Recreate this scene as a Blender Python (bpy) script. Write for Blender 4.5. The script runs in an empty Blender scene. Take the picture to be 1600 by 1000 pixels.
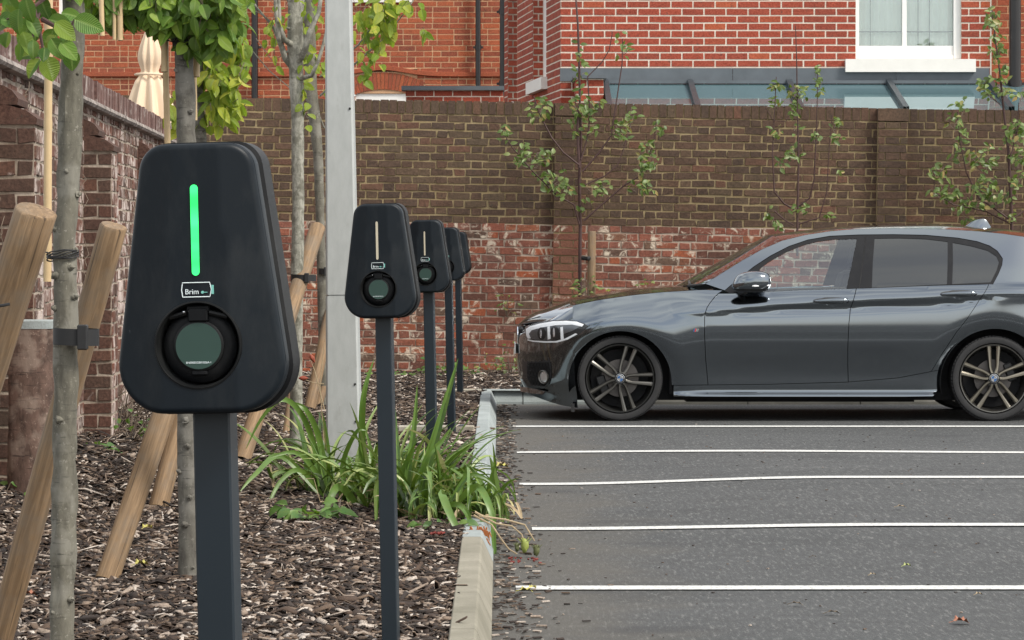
import bpy, math, random
import numpy as np
from mathutils import Vector, Matrix, noise
from mathutils.geometry import delaunay_2d_cdt
R = math.radians
random.seed(7)
rng = np.random.default_rng(7)
scene = bpy.context.scene
COL = scene.collection

# ------------------------------------------------------------------ camera, sky, sun, exposure
K = 4436.0          # focal length in photograph pixels
CAMZ = 1.27
HY = 388.0          # horizon row
cam_d = bpy.data.cameras.new('camera')
cam = bpy.data.objects.new('camera', cam_d)
COL.objects.link(cam)
cam.location = (0, 0, CAMZ)
cam.rotation_euler = (R(90), 0, 0)
cam_d.lens = K / 1600 * 36
cam_d.sensor_width = 36
cam_d.shift_y = -(500 - HY) / 1600
cam_d.clip_start = 0.1
cam_d.clip_end = 500
scene.camera = cam

SUN_EL, SUN_AZ = 48, 122     # azimuth the light comes FROM, clockwise from +Y
w = bpy.data.worlds.new("World")
scene.world = w
w.use_nodes = True
nt = w.node_tree
bg = nt.nodes['Background']
sky = nt.nodes.new('ShaderNodeTexSky')
sky.sky_type = 'NISHITA'
sky.sun_disc = False
sky.sun_elevation = R(SUN_EL)
sky.sun_rotation = R(SUN_AZ)
sky.air_density = 1.0
sky.dust_density = 2.0
# broken cloud over the blue: brightens and greys the sky dome in patches
tc = nt.nodes.new('ShaderNodeTexCoord')
mp = nt.nodes.new('ShaderNodeMapping')
mp.inputs['Scale'].default_value = (1.2, 1.2, 3.2)
nz = nt.nodes.new('ShaderNodeTexNoise')
nz.inputs['Scale'].default_value = 2.2
nz.inputs['Detail'].default_value = 6
rp = nt.nodes.new('ShaderNodeValToRGB')
rp.color_ramp.elements[0].position = 0.38
rp.color_ramp.elements[0].color = (0.30, 0.30, 0.30, 1)
rp.color_ramp.elements[1].position = 0.62
rp.color_ramp.elements[1].color = (0.95, 0.95, 0.95, 1)
mx = nt.nodes.new('ShaderNodeMix')
mx.data_type = 'RGBA'
nt.links.new(tc.outputs['Generated'], mp.inputs['Vector'])
nt.links.new(mp.outputs['Vector'], nz.inputs['Vector'])
nt.links.new(nz.outputs['Fac'], rp.inputs['Fac'])
nt.links.new(rp.outputs['Color'], mx.inputs['Factor'])
nt.links.new(sky.outputs['Color'], mx.inputs[6])
mx.inputs[7].default_value = (9.0, 8.9, 8.5, 1)
nt.links.new(mx.outputs[2], bg.inputs['Color'])
bg.inputs['Strength'].default_value = 0.115

sd = bpy.data.lights.new('sun', 'SUN')
sd.energy = 2.3
sd.angle = R(16)
sd.color = (1.0, 0.95, 0.86)
sun = bpy.data.objects.new('sun', sd)
COL.objects.link(sun)
d_from = Vector((math.sin(R(SUN_AZ)) * math.cos(R(SUN_EL)), math.cos(R(SUN_AZ)) * math.cos(R(SUN_EL)), math.sin(R(SUN_EL))))
sun.rotation_euler = (-d_from).to_track_quat('-Z', 'Y').to_euler()

scene.view_settings.view_transform = 'Standard'
scene.view_settings.look = 'None'
scene.view_settings.gamma = 1
scene.view_settings.exposure = 0.78
scene.render.engine = 'CYCLES'

# ------------------------------------------------------------------ helpers
def P(px, py, Y):
    return Vector(((px - 800) / K * Y, Y, CAMZ - (py - HY) / K * Y))

def GX(px, Y):
    return (px - 800) / K * Y

def GY(py, z=0.1):
    return K * (CAMZ - z) / (py - HY)

def lerp(a, b, t):
    return a + (b - a) * t

def sstep(a, b, x):
    t = min(1, max(0, (x - a) / (b - a)))
    return t * t * (3 - 2 * t)

def tab(x, pts):
    if x <= pts[0][0]:
        return pts[0][1]
    for (a, va), (b, vb) in zip(pts, pts[1:]):
        if x <= b:
            return va + (vb - va) * (x - a) / (b - a)
    return pts[-1][1]

def cat(x, pts):
    """smooth interpolation through sorted (x, y) points"""
    n = len(pts)
    if x <= pts[0][0]:
        return pts[0][1]
    if x >= pts[-1][0]:
        return pts[-1][1]
    i = 0
    while x > pts[i + 1][0]:
        i += 1
    x0, y0 = pts[i]
    x1, y1 = pts[i + 1]
    h = x1 - x0
    def sl(j):
        if j == 0:
            return (pts[1][1] - pts[0][1]) / (pts[1][0] - pts[0][0])
        if j == n - 1:
            return (pts[-1][1] - pts[-2][1]) / (pts[-1][0] - pts[-2][0])
        a = (pts[j][1] - pts[j - 1][1]) / (pts[j][0] - pts[j - 1][0])
        b = (pts[j + 1][1] - pts[j][1]) / (pts[j + 1][0] - pts[j][0])
        if a * b <= 0:
            return 0
        return 2 * a * b / (a + b)
    m0, m1 = sl(i), sl(i + 1)
    t = (x - x0) / h
    return ((2 * t**3 - 3 * t**2 + 1) * y0 + (t**3 - 2 * t**2 + t) * h * m0 +
            (-2 * t**3 + 3 * t**2) * y1 + (t**3 - t**2) * h * m1)

def tag(o, label=None, cat_=None, group=None, kind=None):
    if label:
        o['label'] = label
    if cat_:
        o['category'] = cat_
    if group:
        o['group'] = group
    if kind:
        o['kind'] = kind
    return o

def empty(name, loc, rot=(0, 0, 0)):
    o = bpy.data.objects.new(name, None)
    o.empty_display_size = 0.1
    COL.objects.link(o)
    o.location = loc
    o.rotation_euler = rot
    return o

def kids(o):
    return [c for c in bpy.data.objects if c.parent == o]

def copy_tree(o, parent=None):
    c = o.copy()
    COL.objects.link(c)
    if parent:
        c.parent = parent
    for ch in kids(o):
        copy_tree(ch, c)
    return c

class MB:
    """collects geometry; build() links it as ONE mesh object"""
    def __init__(self):
        self.v, self.f, self.m, self.uv, self.n = [], [], [], {}, None
    def quadstrip(self, rows, mi=0, close=False):
        b = len(self.v)
        w_ = len(rows[0])
        for r_ in rows:
            self.v.extend(r_)
        for i in range(len(rows) - 1):
            for j in range(w_ if close else w_ - 1):
                k = (j + 1) % w_
                self.f.append((b + i * w_ + j, b + i * w_ + k, b + (i + 1) * w_ + k, b + (i + 1) * w_ + j))
                self.m.append(mi)
        return b
    def poly(self, pts, mi=0):
        b = len(self.v)
        self.v.extend(pts)
        self.f.append(tuple(range(b, b + len(pts))))
        self.m.append(mi)
    def box(self, x0, x1, y0, y1, z0, z1, mi=0, M=None, taper=0.0, bev=0.0):
        if bev > 0:
            # chamfered box from 3 nested frames
            c = [(x0, y0), (x1, y0), (x1, y1), (x0, y1)]
            def ring(i, z):
                s = [(x0 + i, y0), (x1 - i, y0), (x1, y0 + i), (x1, y1 - i), (x1 - i, y1), (x0 + i, y1), (x0, y1 - i), (x0, y0 + i)]
                return [(a, b_, z) for a, b_ in s]
            def ring2(i, z):
                s = [(x0 + i, y0 + i), (x1 - i, y0 + i), (x1 - i, y0 + i), (x1 - i, y1 - i), (x1 - i, y1 - i), (x0 + i, y1 - i), (x0 + i, y1 - i), (x0 + i, y0 + i)]
                s = [(x0 + i * 1.3, y0 + i), (x1 - i * 1.3, y0 + i), (x1 - i, y0 + i * 1.3), (x1 - i, y1 - i * 1.3), (x1 - i * 1.3, y1 - i), (x0 + i * 1.3, y1 - i), (x0 + i, y1 - i * 1.3), (x0 + i, y0 + i * 1.3)]
                return [(a, b_, z) for a, b_ in s]
            rows = [ring2(bev, z0), ring(bev, z0 + bev), ring(bev, z1 - bev), ring2(bev, z1)]
            if M is not None:
                rows = [[tuple(M @ Vector(p)) for p in r_] for r_ in rows]
            b = self.quadstrip(rows, mi, close=True)
            n = len(self.v)
            self.f.append(tuple(range(b + 7, b - 1, -1)))
            self.m.append(mi)
            self.f.append(tuple(range(n - 8, n)))
            self.m.append(mi)
            return
        p = [(x0, y0, z0), (x1, y0, z0), (x1, y1, z0), (x0, y1, z0), (x0, y0, z1), (x1, y0, z1), (x1, y1, z1), (x0, y1, z1)]
        if M is not None:
            p = [tuple(M @ Vector(q)) for q in p]
        b = len(self.v)
        self.v.extend(p)
        for f_ in ((0, 3, 2, 1), (4, 5, 6, 7), (0, 1, 5, 4), (1, 2, 6, 5), (2, 3, 7, 6), (3, 0, 4, 7)):
            self.f.append(tuple(b + i for i in f_))
            self.m.append(mi)
    def tube(self, pts, rad, seg=8, mi=0, caps=True, flat=1.0, jit=0.0):
        pts = [Vector(p) for p in pts]
        n = len(pts)
        if not hasattr(rad, '__len__'):
            rad = [rad] * n
        up = Vector((0, 0, 1))
        rows = []
        prev = None
        for i, p in enumerate(pts):
            t = (pts[min(i + 1, n - 1)] - pts[max(i - 1, 0)]).normalized()
            if prev is None:
                a = t.cross(Vector((0.13, 1, 0.07)))
                if a.length < 0.1:
                    a = t.cross(Vector((1, 0, 0)))
                a.normalize()
            else:
                a = (prev - t * prev.dot(t)).normalized()
            prev = a
            b_ = t.cross(a)
            row = []
            for k in range(seg):
                th = 2 * math.pi * k / seg
                rr = rad[i]
                if jit:
                    rr *= 1 + jit * noise.noise(Vector((math.cos(th) * 2 + p.x * 9, math.sin(th) * 2 + p.y * 9, p.z * 14)))
                row.append(tuple(p + a * (math.cos(th) * rr) + b_ * (math.sin(th) * rr * flat)))
            rows.append(row)
        b = self.quadstrip(rows, mi, close=True)
        if caps:
            m_ = len(self.v)
            self.f.append(tuple(range(b + seg - 1, b - 1, -1)))
            self.m.append(mi)
            self.f.append(tuple(range(m_ - seg, m_)))
            self.m.append(mi)
    def lathe(self, prof, seg=48, mi=0, axis='Y', origin=(0, 0, 0)):
        """prof: (r, h) pairs, revolved about axis"""
        rows = []
        ox, oy, oz = origin
        for r_, h in prof:
            row = []
            for k in range(seg):
                th = 2 * math.pi * k / seg
                c, s = math.cos(th) * r_, math.sin(th) * r_
                row.append((ox + c, oy + h, oz + s) if axis == 'Y' else (ox + c, oy + s, oz + h))
            rows.append(row)
        self.quadstrip(rows, mi, close=True)
    def blob(self, c, r_, mi=0, n=6, jit=0.2, sc=(1, 1, 1)):
        rows = []
        for i in range(n + 1):
            ph = math.pi * i / n
            row = []
            for k in range(n + 2):
                th = 2 * math.pi * k / (n + 2)
                d = Vector((math.sin(ph) * math.cos(th), math.sin(ph) * math.sin(th), math.cos(ph)))
                q = 1 + jit * noise.noise(d * 1.7 + Vector(c) * 20)
                row.append((c[0] + d.x * r_ * q * sc[0], c[1] + d.y * r_ * q * sc[1], c[2] + d.z * r_ * q * sc[2]))
            rows.append(row)
        self.quadstrip(rows, mi, close=True)
    def build(self, name, mats, parent=None, smooth=False, normals=None, weld=False):
        me = bpy.data.meshes.new(name)
        me.from_pydata([tuple(p) for p in self.v], [], self.f)
        if not isinstance(mats, (list, tuple)):
            mats = [mats]
        for m_ in mats:
            me.materials.append(m_)
        if len(mats) > 1:
            me.polygons.foreach_set('material_index', self.m)
        if smooth:
            me.polygons.foreach_set('use_smooth', [True] * len(me.polygons))
        if self.uv:
            uvl = me.uv_layers.new(name='UVMap')
            vi = np.empty(len(me.loops), dtype=np.int32)
            me.loops.foreach_get('vertex_index', vi)
            arr = np.zeros((len(self.v), 2), dtype=np.float32)
            for k, q in self.uv.items():
                arr[k] = q
            uvl.data.foreach_set('uv', arr[vi].ravel())
        me.update()
        if normals is not None:
            me.normals_split_custom_set_from_vertices(normals)
        elif smooth:
            try:
                me.set_sharp_from_angle(angle=R(smooth if smooth is not True else 40))
            except Exception:
                pass
        o = bpy.data.objects.new(name, me)
        COL.objects.link(o)
        if parent:
            o.parent = parent
        return o

def text_mesh(name, body, size, mat, parent, M, extrude=0.0003, align='CENTER'):
    cu = bpy.data.curves.new(name, 'FONT')
    cu.body = body
    cu.size = size
    cu.extrude = extrude
    cu.align_x = align
    cu.align_y = 'CENTER'
    to = bpy.data.objects.new(name, cu)
    COL.objects.link(to)
    dg = bpy.context.evaluated_depsgraph_get()
    me = bpy.data.meshes.new_from_object(to.evaluated_get(dg))
    bpy.data.objects.remove(to)
    me.transform(M)
    me.materials.clear()
    me.materials.append(mat)
    o = bpy.data.objects.new(name, me)
    COL.objects.link(o)
    o.parent = parent
    return o

# ------------------------------------------------------------------ material helpers
class NT:
    def __init__(self, name):
        self.mat = bpy.data.materials.new(name)
        self.mat.use_nodes = True
        self.t = self.mat.node_tree
        self.b = self.t.nodes['Principled BSDF']
    def n(self, typ, **kw):
        nd = self.t.nodes.new(typ)
        for k, v in kw.items():
            if hasattr(nd, k):
                setattr(nd, k, v)
            else:
                nd.inputs[k.replace('_', ' ')].default_value = v
        return nd
    def l(self, a, b):
        self.t.links.new(a, b)
    def coord(self, which='Object', scale=(1, 1, 1)):
        c = self.n('ShaderNodeTexCoord')
        m = self.n('ShaderNodeMapping')
        m.inputs['Scale'].default_value = scale
        self.l(c.outputs[which], m.inputs['Vector'])
        return m.outputs['Vector']
    def noise(self, vec, scale, detail=4, rough=0.55, dist=0.0):
        nd = self.n('ShaderNodeTexNoise')
        nd.inputs['Scale'].default_value = scale
        nd.inputs['Detail'].default_value = detail
        nd.inputs['Roughness'].default_value = rough
        nd.inputs['Distortion'].default_value = dist
        self.l(vec, nd.inputs['Vector'])
        return nd.outputs['Fac']
    def ramp(self, fac, stops, interp='LINEAR'):
        nd = self.n('ShaderNodeValToRGB')
        cr = nd.color_ramp
        cr.interpolation = interp
        while len(cr.elements) < len(stops):
            cr.elements.new(0.5)
        for e, (p, c) in zip(cr.elements, stops):
            e.position = p
            if not hasattr(c, '__len__'):
                c = (c, c, c)
            e.color = (*c, 1)
        self.l(fac, nd.inputs['Fac'])
        return nd.outputs['Color']
    def mix(self, fac, a, b, mode='MIX'):
        nd = self.n('ShaderNodeMix')
        nd.data_type = 'RGBA'
        nd.blend_type = mode
        for s, v in ((nd.inputs['Factor'], fac), (nd.inputs[6], a), (nd.inputs[7], b)):
            if hasattr(v, 'is_output') or hasattr(v, 'links'):
                self.l(v, s)
            elif hasattr(v, '__len__'):
                s.default_value = (*v, 1)
            else:
                s.default_value = v
        return nd.outputs[2]
    def math(self, op, a, b=0.0):
        nd = self.n('ShaderNodeMath')
        nd.operation = op
        for s, v in ((nd.inputs[0], a), (nd.inputs[1], b)):
            if hasattr(v, 'links'):
                self.l(v, s)
            else:
                s.default_value = v
        return nd.outputs[0]
    def bump(self, h, strength=0.3, dist=0.01, prev=None):
        nd = self.n('ShaderNodeBump')
        nd.inputs['Strength'].default_value = strength
        nd.inputs['Distance'].default_value = dist
        self.l(h, nd.inputs['Height'])
        if prev is not None:
            self.l(prev, nd.inputs['Normal'])
        self.l(nd.outputs['Normal'], self.b.inputs['Normal'])
        return nd.outputs['Normal']
    def col(self, v):
        if hasattr(v, 'links'):
            self.l(v, self.b.inputs['Base Color'])
        else:
            self.b.inputs['Base Color'].default_value = (*v, 1)
    def set(self, **kw):
        for k, v in kw.items():
            s = self.b.inputs[k.replace('_', ' ')]
            if hasattr(v, 'links'):
                self.l(v, s)
            else:
                s.default_value = v
        return self

def simple(name, c, rough=0.5, metal=0.0, var=0.12, scale=30, bump=0.0, **kw):
    m = NT(name)
    v = m.coord()
    n1 = m.noise(v, scale, 5)
    cc = m.mix(n1, tuple(x * (1 - var) for x in c), tuple(min(1, x * (1 + var)) for x in c))
    m.col(cc)
    n2 = m.noise(v, scale * 0.3, 4)
    m.set(Metallic=metal, Roughness=m.ramp(n2, [(0.3, max(0.02, rough - 0.06)), (0.7, min(1, rough + 0.06))]), **kw)
    if bump:
        m.bump(m.noise(v, scale * 4, 3), bump, 0.002)
    return m.mat

def brick_mat(name, stops, patch=None, patch_scale=3.0, patch_lo=0.56, patch_hi=0.6, grime=(0.05, 0.04, 0.03), grime_amt=0.35, rough=0.9):
    m = NT(name)
    g = m.n('ShaderNodeNewGeometry')
    v = m.coord()
    base = m.ramp(g.outputs['Random Per Island'], stops)
    fine = m.noise(v, 60, 5, 0.7)
    base = m.mix(m.ramp(fine, [(0.3, 0.0), (0.72, 1.0)]), m.mix(0.5, base, (0, 0, 0)), m.mix(0.08, base, (0.9, 0.6, 0.45)))
    chip = m.noise(v, 26, 5, 0.75)
    base = m.mix(m.ramp(chip, [(0.33, 0.75), (0.41, 0.0)]), base, grime)
    big = m.noise(v, 1.1, 4, 0.6)
    base = m.mix(m.ramp(big, [(0.42, 0.0), (0.68, grime_amt)]), base, grime)
    if patch:
        pn = m.noise(v, patch_scale, 7, 0.68, 0.6)
        isl = m.math('MULTIPLY', g.outputs['Random Per Island'], 0.05)
        pn = m.math('ADD', pn, isl)
        base = m.mix(m.ramp(pn, [(patch_lo, 0.0), (patch_hi, 0.92)]), base, patch)
    m.col(base)
    m.set(Roughness=rough)
    b1 = m.bump(m.noise(v, 45, 6, 0.7), 0.55, 0.006)
    return m.mat

def mortar_mat(name, c, c2, scale=5, rough=0.95):
    m = NT(name)
    v = m.coord()
    cc = m.mix(m.ramp(m.noise(v, scale, 5, 0.6), [(0.35, 0.0), (0.65, 1.0)]), c, c2)
    cc = m.mix(m.ramp(m.noise(v, 80, 4), [(0.3, 0.0), (0.7, 0.35)]), cc, tuple(x * 0.45 for x in c))
    m.col(cc)
    m.set(Roughness=rough)
    m.bump(m.noise(v, 60, 5), 0.6, 0.006)
    return m.mat

def leaf_mat(name, stops, veins=False, trans=0.35, rough=0.45):
    m = NT(name)
    g = m.n('ShaderNodeNewGeometry')
    base = m.ramp(g.outputs['Random Per Island'], stops)
    v = m.coord()
    nn = m.noise(v, 35, 4)
    base = m.mix(m.ramp(nn, [(0.35, 0.0), (0.75, 0.4)]), base, (0.16, 0.2, 0.03))
    if veins:
        tcn = m.n('ShaderNodeTexCoord')
        sep = m.n('ShaderNodeSeparateXYZ')
        m.l(tcn.outputs['UV'], sep.inputs[0])
        au = m.math('ABSOLUTE', sep.outputs['X'])
        s = m.math('SUBTRACT', m.math('MULTIPLY', sep.outputs['Y'], 15.0), m.math('MULTIPLY', au, 5.0))
        sn = m.math('SINE', m.math('MULTIPLY', s, 6.2832))
        line = m.ramp(sn, [(0.55, 0.0), (1.0, 0.3)])
        base = m.mix(line, base, (0.22, 0.34, 0.07))
        mid = m.ramp(au, [(0.03, 0.5), (0.09, 0.0)])
        base = m.mix(mid, base, (0.3, 0.4, 0.12))
        m.bump(sn, 0.5, 0.003)
    m.col(base)
    m.set(Roughness=rough)
    m.b.inputs['Subsurface Weight'].default_value = 0.0
    tr = m.n('ShaderNodeBsdfTranslucent')
    m.l(m.mix(0.5, base, (0.25, 0.42, 0.02)), tr.inputs['Color'])
    ms = m.n('ShaderNodeMixShader')
    ms.inputs[0].default_value = trans
    out = m.t.nodes['Material Output']
    m.l(m.b.outputs[0], ms.inputs[1])
    m.l(tr.outputs[0], ms.inputs[2])
    m.l(ms.outputs[0], out.inputs['Surface'])
    return m.mat

def bark_mat(name, c1, c2, c3, sc=1.0):
    m = NT(name)
    v = m.coord(scale=(1, 1, 0.45))
    a = m.noise(v, 30 * sc, 6, 0.65, 0.4)
    b = m.noise(m.coord(), 9 * sc, 4)
    cc = m.mix(m.ramp(a, [(0.36, 0.0), (0.62, 1.0)]), c1, c2)
    cc = m.mix(m.ramp(b, [(0.5, 0.0), (0.60, 0.75)]), cc, c3)
    ring = m.noise(m.coord(scale=(.6, .6, 5)), 16 * sc, 4, 0.7)
    cc = m.mix(m.ramp(ring, [(0.60, 0.0), (0.68, 0.7)]), cc, tuple(x * .35 for x in c1))
    spk = m.noise(m.coord(), 75 * sc, 3, 0.7)
    cc = m.mix(m.ramp(spk, [(0.60, 0.0), (0.70, 0.6)]), cc, tuple(min(1, x * 1.5) for x in c3))
    m.col(cc)
    m.set(Roughness=0.85)
    m.bump(a, 0.6, 0.006)
    return m.mat

def wood_mat(name, c1, c2, c3):
    """grain along local Z"""
    m = NT(name)
    v = m.coord(scale=(14, 14, 1.1))
    a = m.noise(v, 3.2, 5, 0.6, 1.2)
    gr = m.noise(m.coord(scale=(16, 16, 0.9)), 4.5, 6, 0.7, 0.8)
    cc = m.mix(m.ramp(gr, [(0.38, 0.0), (0.56, 1.0)]), c1, tuple(x * .8 for x in c2))
    cc = m.mix(m.ramp(a, [(0.5, 0.0), (0.75, 0.6)]), cc, c3)
    crack = m.noise(m.coord(scale=(40, 40, 1.0)), 1.6, 3)
    cc = m.mix(m.ramp(crack, [(0.33, 0.85), (0.38, 0.0)]), cc, (0.05, 0.03, 0.015))
    wth = m.noise(m.coord(), 5, 5, .7)
    cc = m.mix(m.ramp(wth, [(0.45, 0.0), (0.65, 0.5)]), cc, (0.17, 0.145, 0.115))
    kn = m.n('ShaderNodeTexVoronoi')
    kn.inputs['Scale'].default_value = 4.5
    m.l(m.coord(scale=(1.6, 1.6, 0.9)), kn.inputs['Vector'])
    cc = m.mix(m.ramp(kn.outputs['Distance'], [(0.05, 0.8), (0.11, 0.0)]), cc, (0.11, 0.05, 0.02))
    m.col(cc)
    m.set(Roughness=0.8)
    m.bump(a, 0.4, 0.004)
    return m.mat

M = {}
M['old_dark_brick'] = brick_mat('old_dark_brick', [(0.0, (0.040, 0.020, 0.011)), (0.3, (0.066, 0.034, 0.018)), (0.6, (0.092, 0.042, 0.022)), (0.85, (0.084, 0.056, 0.028)), (1.0, (0.135, 0.050, 0.026))],
                                patch=(0.22, 0.16, 0.10), patch_scale=5, patch_lo=0.70, patch_hi=0.78)
M['old_red_brick'] = brick_mat('old_red_brick', [(0.0, (0.10, 0.028, 0.016)), (0.22, (0.22, 0.060, 0.036)), (0.5, (0.31, 0.082, 0.046)), (0.70, (0.21, 0.085, 0.062)), (0.84, (0.45, 0.09, 0.022)), (0.93, (0.14, 0.08, 0.05)), (1.0, (0.08, 0.035, 0.025))],
                               patch=(0.62, 0.53, 0.42), patch_scale=8, patch_lo=0.57, patch_hi=0.66, grime_amt=0.3)
M['pier_brick'] = brick_mat('pier_brick', [(0.0, (0.19, 0.06, 0.035)), (0.5, (0.25, 0.08, 0.045)), (1.0, (0.17, 0.09, 0.05))], patch=(0.5, 0.42, 0.33), patch_scale=3.5, patch_lo=0.63, patch_hi=0.68)
M['side_brick'] = brick_mat('side_brick', [(0.0, (0.045, 0.018, 0.011)), (0.35, (0.095, 0.030, 0.018)), (0.7, (0.165, 0.048, 0.027)), (1.0, (0.10, 0.055, 0.038))],
                            patch=(0.52, 0.44, 0.40), patch_scale=4.5, patch_lo=0.52, patch_hi=0.63, grime_amt=0.3)
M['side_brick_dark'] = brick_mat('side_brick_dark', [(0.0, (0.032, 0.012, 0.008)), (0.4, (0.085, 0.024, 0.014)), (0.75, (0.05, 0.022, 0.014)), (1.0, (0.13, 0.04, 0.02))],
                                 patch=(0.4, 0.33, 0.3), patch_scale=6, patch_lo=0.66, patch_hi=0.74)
M['coping_brick'] = brick_mat('coping_brick', [(0.0, (0.09, 0.04, 0.037)), (0.5, (0.15, 0.07, 0.062)), (1.0, (0.19, 0.11, 0.10))], patch=(0.42, 0.36, 0.33), patch_scale=9, patch_lo=0.57, patch_hi=0.7)
M['house_brick'] = brick_mat('house_brick', [(0.0, (0.29, 0.034, 0.012)), (0.5, (0.40, 0.046, 0.015)), (0.85, (0.35, 0.042, 0.015)), (1.0, (0.50, 0.09, 0.024))], grime_amt=0.12)
M['house_brick_far'] = brick_mat('house_brick_far', [(0.0, (0.27, 0.045, 0.014)), (0.5, (0.38, 0.066, 0.018)), (0.85, (0.46, 0.095, 0.025)), (1.0, (0.30, 0.06, 0.025))], grime_amt=0.3)
M['mortar_tan'] = mortar_mat('mortar_tan', (0.27, 0.20, 0.10), (0.34, 0.265, 0.15))
M['mortar_pale'] = mortar_mat('mortar_pale', (0.56, 0.47, 0.38), (0.34, 0.24, 0.18))
M['mortar_side'] = mortar_mat('mortar_side', (0.46, 0.39, 0.32), (0.20, 0.155, 0.115), 9)
M['mortar_white'] = mortar_mat('mortar_white', (0.76, 0.68, 0.58), (0.68, 0.58, 0.48))
M['mortar_peach'] = mortar_mat('mortar_peach', (0.60, 0.38, 0.22), (0.50, 0.28, 0.16))
M['mortar_grimy'] = mortar_mat('mortar_grimy', (0.40, 0.35, 0.32), (0.10, 0.08, 0.07), 14)
M['lead'] = simple('lead', (0.10, 0.115, 0.13), 0.55, 0.2, 0.35, 6, 0.2)
M['white_paint'] = simple('white_paint', (0.78, 0.77, 0.74), 0.4, 0, 0.04, 8)
M['white_stone'] = simple('white_stone', (0.72, 0.70, 0.66), 0.75, 0, 0.08, 10, 0.3)
M['black_iron'] = simple('black_iron', (0.012, 0.011, 0.012), 0.35)
M['dark_void'] = simple('dark_void', (0.006, 0.006, 0.007), 0.9)
M['curtain'] = simple('curtain', (0.90, 0.93, 0.88), 0.9, 0, 0.06, 5)
M['rafter'] = simple('rafter', (0.05, 0.06, 0.07), 0.4, 0.3)
def glass_mat(name, tint, refl=0.12, rough=0.0, alpha=0.85, fm=1.2):
    """thin pane: see-through with a fresnel reflection"""
    m = NT(name)
    tr = m.n('ShaderNodeBsdfTransparent')
    tr.inputs['Color'].default_value = (*tint, 1)
    gl = m.n('ShaderNodeBsdfGlossy')
    gl.inputs['Roughness'].default_value = rough
    gl.inputs['Color'].default_value = (0.9, 0.95, 1, 1)
    lw = m.n('ShaderNodeFresnel')
    lw.inputs['IOR'].default_value = 1.5
    f = m.math('ADD', m.math('MULTIPLY', lw.outputs[0], fm), refl)
    ms = m.n('ShaderNodeMixShader')
    m.l(f, ms.inputs[0])
    m.l(tr.outputs[0], ms.inputs[1])
    m.l(gl.outputs[0], ms.inputs[2])
    m.l(ms.outputs[0], m.t.nodes['Material Output'].inputs['Surface'])
    return m.mat

M['window_glass'] = glass_mat('window_glass', (0.97, 1.0, 0.98), 0.05)
m_ = NT('roof_glass')
m_.col((0.08, 0.135, 0.15))
m_.set(Roughness=0.03, Metallic=0.0)
m_.b.inputs['IOR'].default_value = 2.2
m_.b.inputs['Specular Tint'].default_value = (0.75, 0.94, 1.0, 1)
m_.b.inputs['Specular IOR Level'].default_value = 1.0
M['roof_glass'] = m_.mat

def kerb_mat(name, c, c2):
    m = NT(name)
    v = m.coord()
    cc = m.mix(m.ramp(m.noise(v, 3.5, 5, 0.65), [(0.35, 0.0), (0.7, 1.0)]), c, c2)
    cc = m.mix(m.ramp(m.noise(v, 120, 3), [(0.35, 0.25), (0.5, 0.0)]), cc, (0.12, 0.11, 0.09))
    m.col(cc)
    m.set(Roughness=0.9)
    m.bump(m.noise(v, 90, 4), 0.4, 0.004)
    return m.mat
M['kerb_pale'] = kerb_mat('kerb_pale', (0.31, 0.345, 0.345), (0.20, 0.225, 0.225))
M['kerb_worn'] = kerb_mat('kerb_worn', (0.26, 0.24, 0.19), (0.16, 0.148, 0.11))
M['kerb_shaded'] = kerb_mat('kerb_shaded', (0.17, 0.165, 0.15), (0.10, 0.10, 0.09))  # darker concrete colour carrying the shade behind the parked car
M['footing'] = kerb_mat('footing', (0.42, 0.40, 0.34), (0.25, 0.22, 0.17))

m_ = NT('asphalt')
v = m_.coord()
a = m_.noise(v, 95, 4, 0.8)
cc = m_.ramp(a, [(0.30, (0.019, 0.020, 0.0205)), (0.5, (0.045, 0.047, 0.048)), (0.66, (0.085, 0.087, 0.088)), (0.8, (0.25, 0.25, 0.245))])
big = m_.noise(m_.coord(scale=(0.35, 1.2, 1)), 1.3, 5, 0.6, 0.5)
cc = m_.mix(m_.ramp(big, [(0.35, 0.0), (0.65, 0.5)]), cc, (0.078, 0.080, 0.081))
blot = m_.noise(m_.coord(scale=(0.5, 1.6, 1)), 2.6, 4, 0.7)
cc = m_.mix(m_.ramp(blot, [(0.52, 0.0), (0.72, 0.45)]), cc, (0.027, 0.027, 0.027))
mid = m_.noise(m_.coord(scale=(1, .16, 1)), 62, 4, 0.75)
cc = m_.mix(m_.ramp(mid, [(0.36, 0.55), (0.48, 0.0)]), cc, (0.030, 0.030, 0.031))
cc = m_.mix(m_.ramp(mid, [(0.54, 0.0), (0.68, 0.6)]), cc, (0.21, 0.21, 0.20))
sx = m_.n('ShaderNodeSeparateXYZ')
m_.l(v, sx.inputs[0])
edge = m_.math('SUBTRACT', sx.outputs['X'], m_.math('MULTIPLY', m_.noise(v, 1.8, 5), 1.3))
cc = m_.mix(m_.ramp(m_.math('ADD', edge, 0.5), [(0.0, 0.55), (0.55, 0.0)]), cc, (0.095, 0.084, 0.068))
m_.col(cc)
m_.set(Roughness=0.8)
oil = m_.noise(m_.coord(scale=(.8, 1.5, 1)), 1.1, 3, .5)
cc = m_.mix(m_.ramp(oil, [(0.62, 0.0), (0.70, 0.5)]), cc, (0.028, 0.028, 0.030))
m_.col(cc)
m_.bump(a, 0.8, 0.008)
M['asphalt'] = m_.mat

m_ = NT('road_paint')
v = m_.coord()
cc = m_.mix(m_.ramp(m_.noise(v, 70, 5, 0.75), [(0.38, 0.85), (0.52, 0.0)]), (0.58, 0.58, 0.56), (0.20, 0.20, 0.20))
m_.col(cc)
m_.set(Roughness=0.7)
M['road_paint'] = m_.mat

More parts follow.
